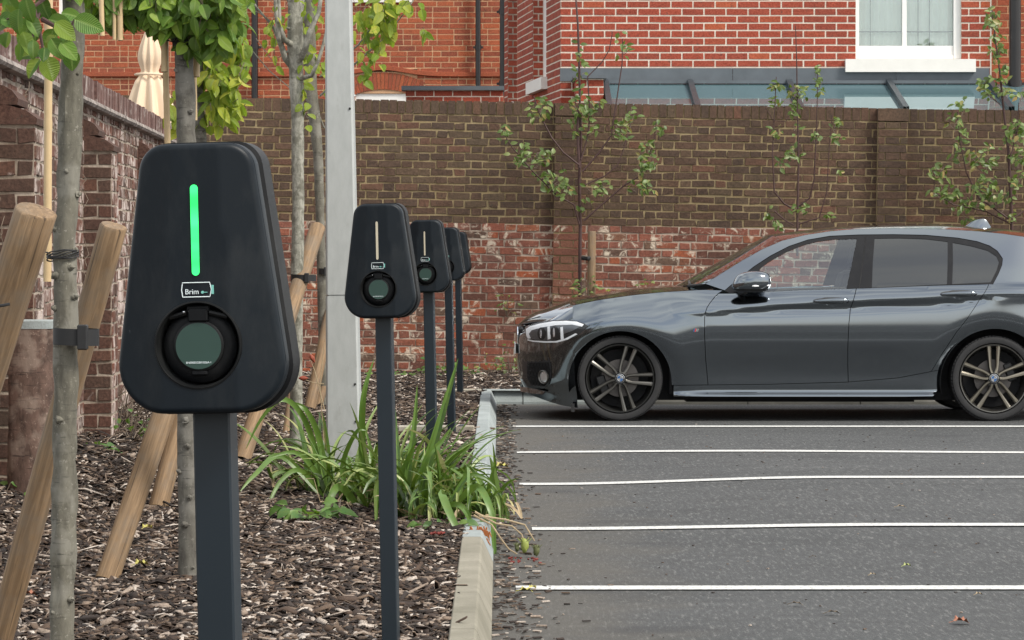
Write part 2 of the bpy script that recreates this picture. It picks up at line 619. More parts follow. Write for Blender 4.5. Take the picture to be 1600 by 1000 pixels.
m_ = NT('soil')
v = m_.coord()
cc = m_.ramp(m_.noise(v, 40, 6, 0.75), [(0.3, (0.018, 0.012, 0.009)), (0.55, (0.055, 0.038, 0.028)), (0.75, (0.12, 0.09, 0.07))])
m_.col(cc)
m_.set(Roughness=0.95)
m_.bump(m_.noise(v, 30, 6, 0.7), 1.0, 0.02)
M['soil'] = m_.mat

m_ = NT('bark_chip')
g = m_.n('ShaderNodeNewGeometry')
cc = m_.ramp(g.outputs['Random Per Island'], [(0.0, (0.010, 0.006, 0.004)), (0.38, (0.026, 0.015, 0.010)), (0.60, (0.072, 0.043, 0.027)), (0.76, (0.155, 0.105, 0.070)), (0.89, (0.31, 0.245, 0.195)), (1.0, (0.64, 0.57, 0.50))])
fn = m_.noise(m_.coord(scale=(1, 1, 1)), 160, 3, 0.7)
cc = m_.mix(m_.ramp(fn, [(0.35, 0.55), (0.6, 0.0)]), cc, (0.02, 0.013, 0.01))
m_.col(cc)
m_.set(Roughness=0.85)
M['bark_chip'] = m_.mat

# ------------------------------------------------------------------ ground
def asphalt_z(x, y):
    z = 0.042 * math.exp(-((y - 14.6) / 2.0) ** 2) * sstep(0.15, 1.75, x)
    z += 0.006 * math.exp(-((y - 17.8) / 1.2) ** 2) * math.sin(x * 1.3)
    return z

b = MB()
b.box(-90, 90, -90, 90, -0.5, -0.05)
tag(b.build('ground', M['soil']), kind='structure')

def kx(y):                      # asphalt side of the kerb
    return -0.027 - 0.00428 * y

b = MB()
rows = []
for j in range(201):
    y = lerp(-45, 23.14, j / 200)
    xs_ = [kx(y) - 0.05 + t for t in (0, 0.2, 0.5, 0.8, 1.1, 1.4, 1.7, 2.0, 2.6, 3.4, 4.5, 6, 8, 11, 16)]
    rows.append([(x, y, asphalt_z(x, y)) for x in xs_])
b.quadstrip(rows)
tag(b.build('car_park_asphalt', M['asphalt'], smooth=True), kind='structure')

lines = [(668, 20.19, 0.165), (709, 17.62, 0.15), (812 - 52, 15.25, 0.14), (828, 12.82, 0.13), (920, 10.59, 0.12)]
b = MB()
x_left = [0.005, 0.03, 0.04, 0.09, 0.014]
for (py, y, wd), xl in zip(lines, x_left):
    rows = []
    n = 60
    for e in (-0.5, 0.5):
        rows.append([(lerp(xl, 4.85, i / n), y + e * wd, asphalt_z(lerp(xl, 4.85, i / n), y) + 0.005) for i in range(n + 1)])
    b.quadstrip(rows)
tag(b.build('bay_markings', M['road_paint'], smooth=True), kind='structure')

# kerbs: half-batter profile, units about 0.9 m long with fine joints
def kerb_unit(b, p0, p1, inward, mi=0, top=0.12, wid=0.125):
    """p0->p1 along the asphalt edge; inward = unit vector to the bed"""
    prof = [(0, -0.1), (0, 0.02), (0.042, top - 0.008), (0.05, top), (wid - 0.004, top), (wid, top - 0.004), (wid, -0.1)]
    p0, p1, inward = Vector(p0), Vector(p1), Vector(inward)
    rows = []
    for p in (p0, p1):
        rows.append([tuple(p + inward * a + Vector((0, 0, h))) for a, h in prof])
    s = b.quadstrip(rows, mi)
    n = len(prof)
    b.f.append(tuple(range(s, s + n))); b.m.append(mi)
    b.f.append(tuple(range(s + 2 * n - 1, s + n - 1, -1))); b.m.append(mi)

b = MB()
y = 0.35
Lk = 0.915
while y < 23.0:
    y1 = min(y + Lk - 0.006, 23.1)
    kerb_unit(b, (kx(y), y, 0), (kx(y1), y1, 0), (-1, 0, 0), 1 if y < 11.0 else 0)
    y += Lk
x = kx(23.1) - 0.125 + 0.004
while x < 9:
    x1 = x + (0.34 if x < -0.1 else Lk) - 0.008
    kerb_unit(b, (x, 23.104, 0), (x1, 23.104, 0), (0, 1, 0), 2 if x > .9 else 0)  # units behind the car get their shade from the colour
    x = x1 + 0.008
tag(b.build('kerb', [M['kerb_pale'], M['kerb_worn'], M['kerb_shaded']]), kind='structure')

# planting bed soil
def bed_z(x, y):
    z = 0.085 + 0.02 * noise.noise(Vector((x * 0.9, y * 0.9, 3)))
    z = lerp(z, 0.045, sstep(24.5, 27.2, y))
    z += 0.10 * sstep(0.5, 0.0, x - (-2.35 - 0.04 * (y - 13.04)))        # litter banked at the side wall
    return z
b = MB()
rows = []
for j in range(110):
    y = lerp(2.0, 23.1, j / 109)
    rows.append([(x, y, bed_z(x, y)) for x in [lerp(-3.1, kx(y) - 0.11, i / 16) for i in range(17)]])
b.quadstrip(rows)
rows = []
for j in range(24):
    y = lerp(23.1, 27.9, j / 23)
    rows.append([(x, y, bed_z(x, y) + (0.02 if y < 23.3 else 0)) for x in [lerp(-3.1, 9.5, i / 50) for i in range(51)]])
rows = [[(x, y2 if k else max(y2, 23.1), z) for x, y2, z in r_] for k, r_ in enumerate(rows)]
b.quadstrip(rows)
soil = b.build('planting_bed', M['soil'], smooth=True)
tag(soil, kind='structure')

# bark mulch: tens of thousands of chips
def chip_mesh(name, N, xr, yr, lmean, spill=None, zoff=0.0):
    ys = rng.uniform(yr[0], yr[1], N)
    # perspective-friendly: a little denser towards the near end
    xs = rng.uniform(0, 1, N)
    xl = np.full(N, xr[0]); xh = np.array([ (kx(y) - 0.12 + spill if spill is not None else xr[1]) for y in ys])
    xs = xl + (xh - xl) * xs
    zs = np.array([bed_z(x, y) for x, y in zip(xs, ys)]) + rng.uniform(0.0, 0.03, N) + zoff
    L = lmean * rng.lognormal(0, 0.6, N) / 2
    W = np.minimum(L * 0.7, 0.0025 + 0.011 * rng.power(0.6, N))
    T = rng.uniform(0.0008, 0.003, N)
    yaw = rng.uniform(0, np.pi, N)
    pit = rng.normal(0, 0.20, N)
    rol = rng.normal(0, 0.5, N)
    base = np.array([[-1, -1, 0], [1, -0.6, 0], [1, 0.5, 0], [-1, 0.9, 0], [0.05, -1.05, 1], [0.05, 0.95, 1]], dtype=float)
    # chip = bent sheet: 6 top verts + 6 lower verts
    top = np.array([[-1, -0.8, 0], [0, -1, 0.5], [1, -0.35, 0], [1, 0.4, 0], [0.1, 1, 0.6], [-1, 0.6, 0]])
    V = np.concatenate([top + [0, 0, 0], top - [0, 0, 1.0]], 0)
    vv = V[None] * np.stack([L, W, T * 2], 1)[:, None, :]
    bend = rng.normal(0, 0.15, N) * L
    vv[:, :, 2] += bend[:, None] * (1 - V[None, :, 0] ** 2)
    cr, sr = np.cos(rol), np.sin(rol)
    y_ = vv[:, :, 1] * cr[:, None] - vv[:, :, 2] * sr[:, None]
    z_ = vv[:, :, 1] * sr[:, None] + vv[:, :, 2] * cr[:, None]
    cp, sp = np.cos(pit), np.sin(pit)
    x_ = vv[:, :, 0] * cp[:, None] - z_ * sp[:, None]
    z2 = vv[:, :, 0] * sp[:, None] + z_ * cp[:, None]
    cy, sy = np.cos(yaw), np.sin(yaw)
    X = x_ * cy[:, None] - y_ * sy[:, None] + xs[:, None]
    Y = x_ * sy[:, None] + y_ * cy[:, None] + ys[:, None]
    Z = z2 + zs[:, None]
    co = np.stack([X, Y, Z], 2).reshape(-1, 3).astype(np.float32)
    fq = [[0, 1, 4, 5], [1, 2, 3, 4], [0, 6, 7, 1], [1, 7, 8, 2], [2, 8, 9, 3], [3, 9, 10, 4], [4, 10, 11, 5], [5, 11, 6, 0]]
    F = (np.array(fq)[None] + (np.arange(N) * 12)[:, None, None]).reshape(-1, 4).astype(np.int32)
    me = bpy.data.meshes.new(name)
    me.vertices.add(len(co))
    me.vertices.foreach_set('co', co.ravel())
    me.loops.add(F.size)
    me.loops.foreach_set('vertex_index', F.ravel())
    me.polygons.add(len(F))
    me.polygons.foreach_set('loop_start', np.arange(0, F.size, 4, dtype=np.int32))
    me.update(calc_edges=True)
    me.materials.append(M['bark_chip'])
    o = bpy.data.objects.new(name, me)
    COL.objects.link(o)
    return o

o = chip_mesh('bark_mulch', 70000, (-2.4, 0), (7.6, 13.2), 0.031, spill=0.015)
tag(o, 'loose brown and grey bark mulch over the front of the planting bed', 'mulch', kind='stuff')
o = chip_mesh('bark_mulch', 42000, (-2.9, 0), (13.2, 23.1), 0.044, spill=0.0)
tag(o, 'bark mulch over the rear of the planting bed beyond the lamp post', 'mulch', kind='stuff')
o = chip_mesh('bark_mulch', 15000, (-2.9, 1.4), (23.2, 27.4), 0.060, zoff=0.01)
tag(o, 'bark mulch and dead leaves along the foot of the rear brick wall', 'mulch', kind='stuff')

# debris swept along the kerb on the asphalt
def debris(name, N, fx):
    b = MB()
    for i in range(N):
        y = random.uniform(8.6, 23)
        x = kx(y) + abs(random.gauss(0, 1)) * fx(y) + 0.01
        s = random.uniform(0.004, 0.018)
        th = random.uniform(0, math.pi)
        M4 = Matrix.Translation((x, y, asphalt_z(x, y) + 0.004)) @ Matrix.Rotation(th, 4, 'Z') @ Matrix.Rotation(random.gauss(0, .25), 4, 'X')
        b.box(-s, s, -s * .3, s * .3, 0, s * .25, M=M4)
    return b.build(name, M['bark_chip'])
tag(debris('leaf_debris', 1500, lambda y: 0.10 if y < 12.5 else 0.07), 'dark bits of bark and leaf scattered on asphalt along the kerb', 'debris', kind='stuff')
b = MB()
for i in range(420):
    y = random.uniform(8.8, 20.5)
    x = random.uniform(0.05, 4.2)
    s = random.uniform(0.002, 0.007)
    M4 = Matrix.Translation((x, y, asphalt_z(x, y) + 0.003)) @ Matrix.Rotation(random.uniform(0, 3), 4, 'Z')
    b.box(-s, s, -s * .5, s * .5, 0, s * .5, M=M4)
tag(b.build('loose_grit', M['bark_chip']), 'tiny scattered grit and twig bits across the open asphalt', 'grit', kind='stuff')

# ------------------------------------------------------------------ brick walls
def bricks(b, L, H, course=0.075, sl=0.215, hl=0.1025, joint=0.010, bond='flemish', openings=(), proud=0.007, jit=0.0015, mi=0, z0=0.0, u0=0.0, inset=0.002, wave=0.0, seed=1):
    rr = random.Random(seed)
    nrow = int(round(H / course))
    for r_ in range(nrow):
        v0 = z0 + r_ * course + joint / 2
        v1 = v0 + course - joint
        if bond == 'soldier':
            pass
        u = u0 - rr.uniform(0, 0.002)
        if bond == 'flemish':
            u -= 0 if r_ % 2 == 0 else (sl + hl) / 2 + joint
            kind_ = 0
        elif bond == 'stretcher':
            u -= 0 if r_ % 2 == 0 else (sl + joint) / 2
        elif bond == 'header':
            u -= 0 if r_ % 2 == 0 else (hl + joint) / 2
        elif bond == 'mixed':
            u -= rr.choice((0, .11, .22, .165))
        k = 0
        while u < u0 + L:
            if bond == 'flemish':
                ln = sl if k % 2 == 0 else hl
            elif bond == 'stretcher':
                ln = sl
            elif bond == 'header':
                ln = hl
            else:
                ln = sl if rr.random() < 0.62 else hl
            k += 1
            a, c = max(u + joint / 2, u0), min(u + ln + joint / 2, u0 + L)
            u += ln + joint
            if c - a < 0.015:
                continue
            segs = [(a, c)]
            for (oa, oc, ob, ot) in openings:
                if v1 > ob and v0 < ot:
                    ns = []
                    for s0, s1 in segs:
                        if s1 <= oa or s0 >= oc:
                            ns.append((s0, s1))
                        else:
                            if oa - s0 > 0.02:
                                ns.append((s0, oa))
                            if s1 - oc > 0.02:
                                ns.append((oc, s1))
                    segs = ns
            for s0, s1 in segs:
                J = lambda: rr.gauss(0, jit)
                dz = wave * noise.noise(Vector(((s0 + s1) * 0.7, r_ * 0.31, seed)))
                p = max(0.0035, proud + rr.gauss(0, jit * .6))
                q = [(s0 + J(), v0 + J() + dz), (s1 + J(), v0 + J() + dz), (s1 + J(), v1 + J() + dz), (s0 + J(), v1 + J() + dz)]
                cu_, cv_ = (s0 + s1) / 2, (v0 + v1) / 2
                i_ = inset
                f_ = [(x + (i_ if x < cu_ else -i_), z + (i_ if z < cv_ + dz else -i_)) for x, z in q]
                bi = len(b.v)
                b.v.extend([(x, 0.004, z) for x, z in q])
                b.v.extend([(x, -p + max(-.002, min(.002, J() * .5)), z) for x, z in f_])
                for ff in ((4, 5, 6, 7), (0, 1, 5, 4), (1, 2, 6, 5), (2, 3, 7, 6), (3, 0, 4, 7)):
                    b.f.append(tuple(bi + t for t in ff))
                    b.m.append(mi)

def backing(b, L, H, openings=(), mi=1, z0=0.0, u0=0.0, thick=0.2, y=0.0):
    us = sorted({u0, u0 + L, *[min(max(o[k], u0), u0 + L) for o in openings for k in (0, 1)]})
    vs = sorted({z0, z0 + H, *[min(max(o[k], z0), z0 + H) for o in openings for k in (2, 3)]})
    for a, c in zip(us, us[1:]):
        for e, f_ in zip(vs, vs[1:]):
            if c - a < 1e-5 or f_ - e < 1e-5:
                continue
            mu, mv = (a + c) / 2, (e + f_) / 2
            if any(o[0] < mu < o[1] and o[2] < mv < o[3] for o in openings):
                continue
            b.box(a, c, y, y + thick, e, f_, mi=mi)

def wall_part(name, mat, mort, parent, L, H, openings=(), thick=0.2, z0=0.0, u0=0.0, **kw):
    b = MB()
    bricks(b, L, H, openings=openings, z0=z0, u0=u0, **kw)
    backing(b, L, H, openings, z0=z0, u0=u0, thick=thick)
    return b.build(name, [M[mat], M[mort]], parent)

def soldier(b, L, z0, h, wid=0.065, joint=0.010, proud=0.012, depth=0.23, mi=0, jit=0.002, seed=3, u0=0.0):
    rr = random.Random(seed)
    u = u0
    while u < u0 + L - 0.03:
        w_ = wid + rr.gauss(0, 0.004)
        t = h + rr.gauss(0, 0.003)
        b.box(u, u + w_, -proud + rr.gauss(0, jit), depth, z0, z0 + t, mi=mi)
        u += w_ + joint

# rear boundary wall, its courses fall slightly to the right
BW = empty('brick_wall', (-4.2, 27.5, 0), (0, R(0.95), 0))
tag(BW, 'tall old brick wall behind the car, dark brown above and patchy red below', 'wall')
ZB = 1.545            # where red turns to brown, in local height
LW = 14.6
wall_part('lower_brickwork', 'old_red_brick', 'mortar_pale', BW, LW, 1.65, course=0.075, bond='flemish', jit=0.0035, inset=0.004, wave=0.008, seed=11, z0=-0.075 + 0.0, thick=0.3)
wall_part('upper_brickwork', 'old_dark_brick', 'mortar_tan', BW, LW, 1.05, course=0.075, bond='flemish', jit=0.0035, inset=0.004, wave=0.008, seed=12, z0=1.575, thick=0.3)
b = MB()
soldier(b, LW, 2.632, 0.125, wid=0.068, joint=0.012, proud=0.006, depth=0.31, seed=5, jit=0.004)
b.box(0, LW, 0.006, 0.30, 2.625, 2.745, mi=1)
b.build('coping', [M['old_dark_brick'], M['mortar_tan']], BW)
for px0, px1, pr in ((861, 903, 0.075), (1366, 1412, 0.085)):
    u0_ = GX(px0, 27.4) + 4.2
    L_ = GX(px1, 27.4) - GX(px0, 27.4)
    b = MB()
    for kk, (zz, hh, mi_) in enumerate(((-0.075, 1.65, 0), (1.575, 1.05, 1))):
        b2 = MB()
        bricks(b2, L_, hh, z0=zz, u0=u0_, bond='flemish', sl=L_ - 0.012, hl=L_ / 2 - 0.011, jit=0.003, seed=20 + kk + px0, mi=mi_)
        off = len(b.v)
        b.v.extend([(x, y - pr, z) for x, y, z in b2.v])
        b.f.extend([tuple(off + t for t in f_) for f_ in b2.f])
        b.m.extend(b2.m)
    b.box(u0_, u0_ + L_, -pr + 0.003, -0.001, -0.075, 2.62, mi=2)
    b.box(u0_ - 0.004, u0_ + L_ + 0.004, -pr - 0.01, 0.0, 2.63, 2.75, mi=1)
    b.build('pier', [M['pier_brick'], M['old_dark_brick'], M['mortar_tan']], BW)

# left-hand boundary wall with piers, running away from the camera
SW0 = (-2.35 + 0.04 * 3.04, 10.0)
SW = empty('brick_wall', (SW0[0], SW0[1], 0), (0, 0, R(92.29)))
tag(SW, 'weathered white-stained brick wall with stepped piers along the left of the bed', 'wall')
SWL = 17.4
wall_part('brickwork', 'side_brick', 'mortar_side', SW, SWL, 2.1, course=0.076, bond='flemish', jit=0.003, inset=0.004, wave=0.008, seed=31, thick=0.25, proud=0.005)
b = MB()
soldier(b, SWL, 2.135, 0.125, wid=0.07, joint=0.006, proud=0.035, depth=0.27, seed=8, jit=0.004)
b.box(0, SWL, -0.02, 0.262, 2.14, 2.25, mi=1)
b.build('coping', [M['coping_brick'], M['mortar_side']], SW)
b = MB()
nn = 120
rows = []
for k in range(nn + 1):
    u = SWL * k / nn
    j_ = 0.006 * noise.noise(Vector((u * 4, 0, 0)))
    rows.append([(u, 0.0, 2.092), (u, -0.05 + j_, 2.095 + j_), (u, -0.062 + j_, 2.11), (u, -0.055 + j_, 2.132), (u, 0.0, 2.136)])
b.quadstrip(rows)
b.build('tile_course', M['mortar_grimy'], SW)
for Yp in (12.95, 16.45, 19.9, 23.3):
    u = (Yp - 10.0) / math.cos(R(2.29))
    pd = 0.165
    b = MB()
    wp = 0.34
    # front face
    b2 = MB(); bricks(b2, wp, 1.83, course=0.076, bond='header', jit=0.003, inset=0.004, seed=int(Yp * 10), proud=0.005)
    off = len(b.v); b.v.extend([(u + x, y - pd, z) for x, y, z in b2.v]); b.f.extend([tuple(off + t for t in f_) for f_ in b2.f]); b.m.extend([0] * len(b2.f))
    # near side face (looks back towards -u)
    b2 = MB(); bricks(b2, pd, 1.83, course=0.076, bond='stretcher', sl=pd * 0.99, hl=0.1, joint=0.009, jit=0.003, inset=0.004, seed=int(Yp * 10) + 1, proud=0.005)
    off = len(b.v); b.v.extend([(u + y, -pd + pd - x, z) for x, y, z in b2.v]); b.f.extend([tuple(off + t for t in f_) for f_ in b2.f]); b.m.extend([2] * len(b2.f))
    b.box(u + 0.0, u + wp, -pd + 0.0, -0.001, 0, 1.84, mi=1)
    # two stepped weathering courses
    for kk, (dd, zz) in enumerate(((pd + 0.012, 1.835), (pd * 0.55, 1.925))):
        hh = 0.085
        pr = [(0.0, zz), (-dd, zz), (-dd - 0.004, zz + 0.028), (-dd * 0.72, zz + 0.066), (-dd * .35, zz + hh), (0.0, zz + hh + 0.01)]
        r0 = [(u - 0.012, y, z) for y, z in pr]
        r1 = [(u + wp + 0.01, y, z) for y, z in pr]
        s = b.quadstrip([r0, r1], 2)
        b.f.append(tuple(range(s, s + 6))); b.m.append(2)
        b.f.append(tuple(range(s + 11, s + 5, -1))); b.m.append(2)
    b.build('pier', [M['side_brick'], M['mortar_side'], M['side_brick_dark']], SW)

# ------------------------------------------------------------------ red house on the right
YH = 29.0
xc = GX(876, YH)
RH = empty('brick_house', (xc, YH, 0))
tag(RH, 'bright red brick house with white pointing and a white sash window above the wall', 'house')
xe = GX(1547, YH) - xc
wx0, wx1 = GX(1337, YH) - xc, GX(1502, YH) - xc
wz0 = CAMZ - (92 - HY) / K * YH
wz1 = wz0 + 1.75
op = [(wx0, wx1, wz0, wz1)]
zr = CAMZ - (106 - HY) / K * YH
wall_part('front_wall', 'house_brick', 'mortar_white', RH, xe, 4.1, z0=zr - 0.75 * 1, openings=op, bond='stretcher', course=0.0755, sl=0.213, joint=0.0125, jit=0.0008, seed=41, proud=0.004)
# return wall with two window reveals
th = R(-82.4)
Ls = 4.45
SWH = MB()
rw = empty('x', (0, 0, 0))
bpy.data.objects.remove(rw)
org = Vector((-0.585, 4.41, 0))
def put(b2, b, M4, mis=None):
    off = len(b.v)
    b.v.extend([tuple(M4 @ Vector(p)) for p in b2.v])
    b.f.extend([tuple(off + t for t in f_) for f_ in b2.f])
    b.m.extend(b2.m)
M4 = Matrix.Translation(org) @ Matrix.Rotation(th, 4, 'Z')
b = MB(); b2 = MB()
ops = [(Ls - 2.0, Ls - 1.05, 2.2 + 0.86, 4.6), (Ls - 4.2, Ls - 3.35, 2.2 + 0.72, 4.6)]
ops = [(Ls - 2.05, Ls - 1.02, 3.08, 4.6), (Ls - 4.15, Ls - 3.3, 2.94, 4.6)]
bricks(b2, Ls, 4.1, z0=zr - 0.75, openings=ops, bond='stretcher', course=0.0755, sl=0.213, joint=0.0125, jit=0.0008, seed=42, proud=0.004)
backing(b2, Ls, 4.1, ops, z0=zr - 0.75, thick=0.10)
put(b2, b, M4)
b.build('side_wall', [M['house_brick'], M['mortar_white']], RH)
for (a, c, e, f_) in ops:
    b = MB(); b2 = MB()
    # far jamb faces the camera: build along local y
    b3 = MB()
    bricks(b3, 0.11, 4.6 - e, z0=e, bond='stretcher', sl=0.11, hl=0.05, course=0.0755, joint=0.0125, jit=0.0005, seed=43, proud=0.003)
    backing(b3, 0.11, 4.6 - e, (), z0=e, thick=0.03)
    # local: u along depth (+y of wall), facing +u of wall
    Mj = M4 @ Matrix.Translation((a, 0.11, 0)) @ Matrix.Rotation(R(-90), 4, 'Z') @ Matrix.Translation((0, 0, 0))
    b4 = MB()
    for p in b3.v:
        b4.v.append((a - p[1] - 0.03 + 0.03, p[0], p[2]))
    b4.f, b4.m = b3.f, b3.m
    put(b4, b, M4)
    b.build('window_reveal', [M['house_brick'], M['mortar_white']], RH)
    b = MB()
    b2 = MB()
    b2.box(a, c, 0.112, 0.16, e, 4.6)
    put(b2, b, M4)
    fr = b.build('window_frame', M['white_paint'], RH)
    b = MB(); b2 = MB()
    b2.box(a - 0.08, c + 0.08, -0.07, 0.108, e - 0.13, e - 0.002)
    put(b2, b, M4)
    b.build('window_sill', M['white_stone'], RH)
# sash window
fr = MB()
fz0 = wz0 + 0.004
fw = 0.045
y0, y1 = 0.05, 0.12
pxs = lambda p: GX(p, YH) - xc
pz = lambda p: CAMZ - (p - HY) / K * YH
fr.box(wx0 + .001, pxs(1343), 0.03, y1, fz0, wz1 - .01)
fr.box(pxs(1491), wx1 - .001, 0.03, y1, fz0, wz1 - .01)
fr.box(pxs(1343) + .001, pxs(1491) - .001, 0.045, y1, fz0, pz(71))
fr.box(pxs(1343) + .001, pxs(1491) - .001, 0.035, y1 - .01, wz0 + 0.003, pz(86))
fr.box(pxs(1411), pxs(1418), 0.055, y1, pz(71) + .001, wz1 - .02)
wf = fr.build('window', M['white_paint'], RH)
g_ = MB()
g_.box(pxs(1343), pxs(1491), 0.09, 0.094, pz(72), wz1 - .02)
g_.build('pane', M['window_glass'], wf)
g_ = MB()
g_.box(pxs(1340), pxs(1494), 0.115, 0.122, pz(49), pz(47.5))
for p in (1362, 1437, 1455):
    g_.box(pxs(p), pxs(p) + 0.006, 0.14, 0.143, pz(72), wz1 - .02)
g_.build('glazing_bar', M['lead'], wf)
g_ = MB()
rows = []
for zz in (pz(75), wz1):
    rows.append([(lerp(wx0 + .05, wx1 - .05, i / 60), 0.17 + 0.012 * math.sin(i * 1.1), zz) for i in range(61)])
g_.quadstrip(rows)
g_.build('curtain', M['curtain'], wf, smooth=True)
g_ = MB(); g_.box(wx0 - .2, wx1 + .2, 0.45, 0.5, wz0 - .2, wz1 + .2); g_.build('room_back', M['curtain'], wf)
s_ = MB()
s_.box(pxs(1320), pxs(1523), -0.075, 0.028, pz(113), pz(93))
s_.build('window_sill', M['white_stone'], RH)
# lead flashing and gutter
f = MB()
segs = [(pxs(875), pxs(1145), 0), (pxs(1145), pxs(1400), 0.004), (pxs(1400), pxs(1546), 0.002)]
for a, c, d in segs:
    f.box(a, c - .003, -0.016 - d, -0.006, pz(127), pz(106.5))
f.box(pxs(942), pxs(1546), -0.055, -0.0165 - .004, pz(131), pz(126))
f.build('lead_flashing', M['lead'], RH)
f = MB()
f.box(pxs(1550), pxs(1605), 0.10, 0.3, 1.9, 5.2, mi=0)
b2 = MB()
bricks(b2, 1.2, 3.2, z0=2.2, bond='stretcher', seed=44, jit=.001, proud=.004)
backing(b2, 1.2, 3.2, (), z0=2.2)
b = MB(); put(b2, b, Matrix.Translation((xe + 0.02, 0.35, 0)))
b.build('recessed_wall', [M['house_brick_far'], M['mortar_peach']], RH)
f = MB(); f.box(xe - .001, xe + .014, -0.004, 0.35, 2.3, 5.8)
f.build('corner_face', M['mortar_white'], RH)
# small parapet pier at the left end of the lean-to
f = MB(); b2 = MB()
pl, pr_ = GX(900, 28.3) - xc, GX(943, 28.3) - xc
bricks(b2, pr_ - pl, 0.76, z0=2.2, u0=0, bond='stretcher', course=0.0755, sl=.213, joint=.0125, seed=45, jit=.0008, proud=.004)
backing(b2, pr_ - pl, 0.76, (), z0=2.2, thick=0.08)
b = MB(); put(b2, b, Matrix.Translation((pl, -0.7, 0)))
b.box(pl, pr_, -0.62, -0.03, 2.2, 2.955, mi=1)
b2 = MB()
bricks(b2, 0.7, 0.76, z0=2.2, bond='stretcher', course=0.0755, sl=.213, joint=.0125, seed=46, jit=.0008, proud=.004)
put(b2, b, Matrix.Translation((pl, -0.02, 0)) @ Matrix.Rotation(R(-90), 4, 'Z'))
b.build('parapet', [M['house_brick'], M['mortar_white']], RH)
f = MB()
f.box(pl - .03, pr_ + .03, -0.74, -0.02, 2.963, 2.995)
f.build('lead_capping', M['lead'], RH)

# lean-to glass roof
CV = empty('conservatory', (pxs(943) + xc, 28.97, 0))
tag(CV, 'lean-to glass roof with dark rafters between the brick wall and red house', 'conservatory')
cw = GX(1600, 29) + 0.6 - (pxs(943) + xc)
zt, zl = pz(131) - 0.005, 2.60
f = MB()
f.quadstrip([[(0, 0.0, zt), (cw, 0.0, zt)], [(0, -1.3, zl), (cw, -1.3, zl)]])
f.quadstrip([[(0, -1.3, zl - .01), (cw, -1.3, zl - .01)], [(0, 0.0, zt - .01), (cw, 0.0, zt - .01)]])
f.build('glass_roof', M['roof_glass'], CV)
for p in (946, 1078, 1232, 1388, 1545):
    xr_ = GX(p, 29) - CV.location.x
    r_ = MB()
    rows = []
    for y, z in ((-0.0, zt + .002), (-1.3, zl + .002)):
        rows.append([(xr_ - .028, y, z), (xr_ - .028, y, z + .05), (xr_ + .028, y, z + .05), (xr_ + .028, y, z)])
    r_.quadstrip(rows)
    r_.build('rafter', M['rafter'], CV)
f = MB()
f.box(0, cw, -1.36, -1.30, 2.2, zl + .01)
f.build('gutter', M['rafter'], CV)

# ------------------------------------------------------------------ further house facade on the left
YF = 38.0
FH = empty('brick_house', (GX(60, YF) - 4, YF, 0))
tag(FH, 'orange-red brick house far behind the left trees, with an arched window head', 'house')
fx = lambda p: GX(p, YF) - FH.location.x
fz = lambda p: CAMZ - (p - HY) / K * YF
Lf = fx(880)
wins = [(fx(555), fx(640), fz(300), fz(148)), (fx(556), fx(640), fz(-4), fz(-200)), (fx(92), fx(137), fz(36), fz(-220))]
ops = [(a, c, e, f_) for a, c, e, f_ in wins]
ops.append((fx(540), fx(652), fz(150), fz(112)))
wall_part('front_wall', 'house_brick_far', 'mortar_peach', FH, Lf, 4.9, z0=1.6, openings=ops, bond='mixed', course=0.0745, joint=0.011, jit=0.0012, seed=51, proud=0.004)
# segmental arch
b = MB()
cx = fx(598); hw = fx(650) - cx
z_sp = fz(146); rise = fz(110) - fz(130)
Rr = 1.05
n = 21
for i in range(n):
    a = lerp(-0.46, 0.46, (i + .5) / n)
    da = 0.92 / n * 0.42
    r0, r1 = Rr, Rr + 0.225
    cz = fz(142) - Rr + 0.02
    pts = []
    for rr_, aa in ((r0, a - da), (r1, a - da), (r1, a + da), (r0, a + da)):
        pts.append((cx + rr_ * math.sin(aa), cz + rr_ * math.cos(aa)))
    bi = len(b.v)
    b.v.extend([(x, 0.02, z) for x, z in pts]); b.v.extend([(x, -0.012, z) for x, z in pts])
    for ff in ((4, 7, 6, 5), (0, 1, 5, 4), (1, 2, 6, 5), (2, 3, 7, 6), (3, 0, 4, 7)):
        b.f.append(tuple(bi + t for t in ff)); b.m.append(0)
b.box(fx(540), fx(652), 0.0, 0.1, fz(146), fz(108), mi=1)
b.build('window_arch', [M['house_brick_far'], M['mortar_peach']], FH)
b = MB()
rows = []
for i in range(40):
    x = lerp(0, Lf, i / 39)
    rows.append(x)
def hood(x):
    d = abs(x - cx)
    return fz(116) + 0.085 * math.exp(-(d / 0.42) ** 2)
xs_ = [lerp(0, Lf, i / 300) for i in range(301)]
b.quadstrip([[(x, 0, hood(x) - .035) for x in xs_], [(x, -0.035, hood(x) - .03) for x in xs_], [(x, -0.035, hood(x) + .025) for x in xs_], [(x, 0, hood(x) + .03) for x in xs_]])
b.build('string_course', M['house_brick_far'], FH)
b = MB()
b.box(fx(555), fx(641), 0.02, 0.05, fz(175), fz(142))
b.build('window', M['white_paint'], FH)
b = MB(); b.box(fx(556), fx(640), 0.03, 0.06, fz(-4), fz(-190)); wf = b.build('window', M['white_paint'], FH)
b = MB(); b.box(fx(562), fx(634), 0.02, 0.028, fz(-12), fz(-180)); b.build('pane', M['window_glass'], wf)
b = MB(); b.box(fx(550), fx(644), -0.05, 0.03, fz(4), fz(-3.5)); b.build('window_sill', M['white_stone'], FH)
b = MB()
for a, c in ((92, 98), (112, 115), (131, 137)):
    b.box(fx(a), fx(c), 0.02, 0.08, fz(35), fz(-200))
b.box(fx(98) + .001, fx(131) - .001, 0.025, 0.08, fz(35), fz(26))
wf = b.build('window', M['white_paint'], FH)
b = MB(); b.box(fx(93), fx(136), 0.081, 0.088, fz(34), fz(-200)); b.build('curtain', M['curtain'], wf)
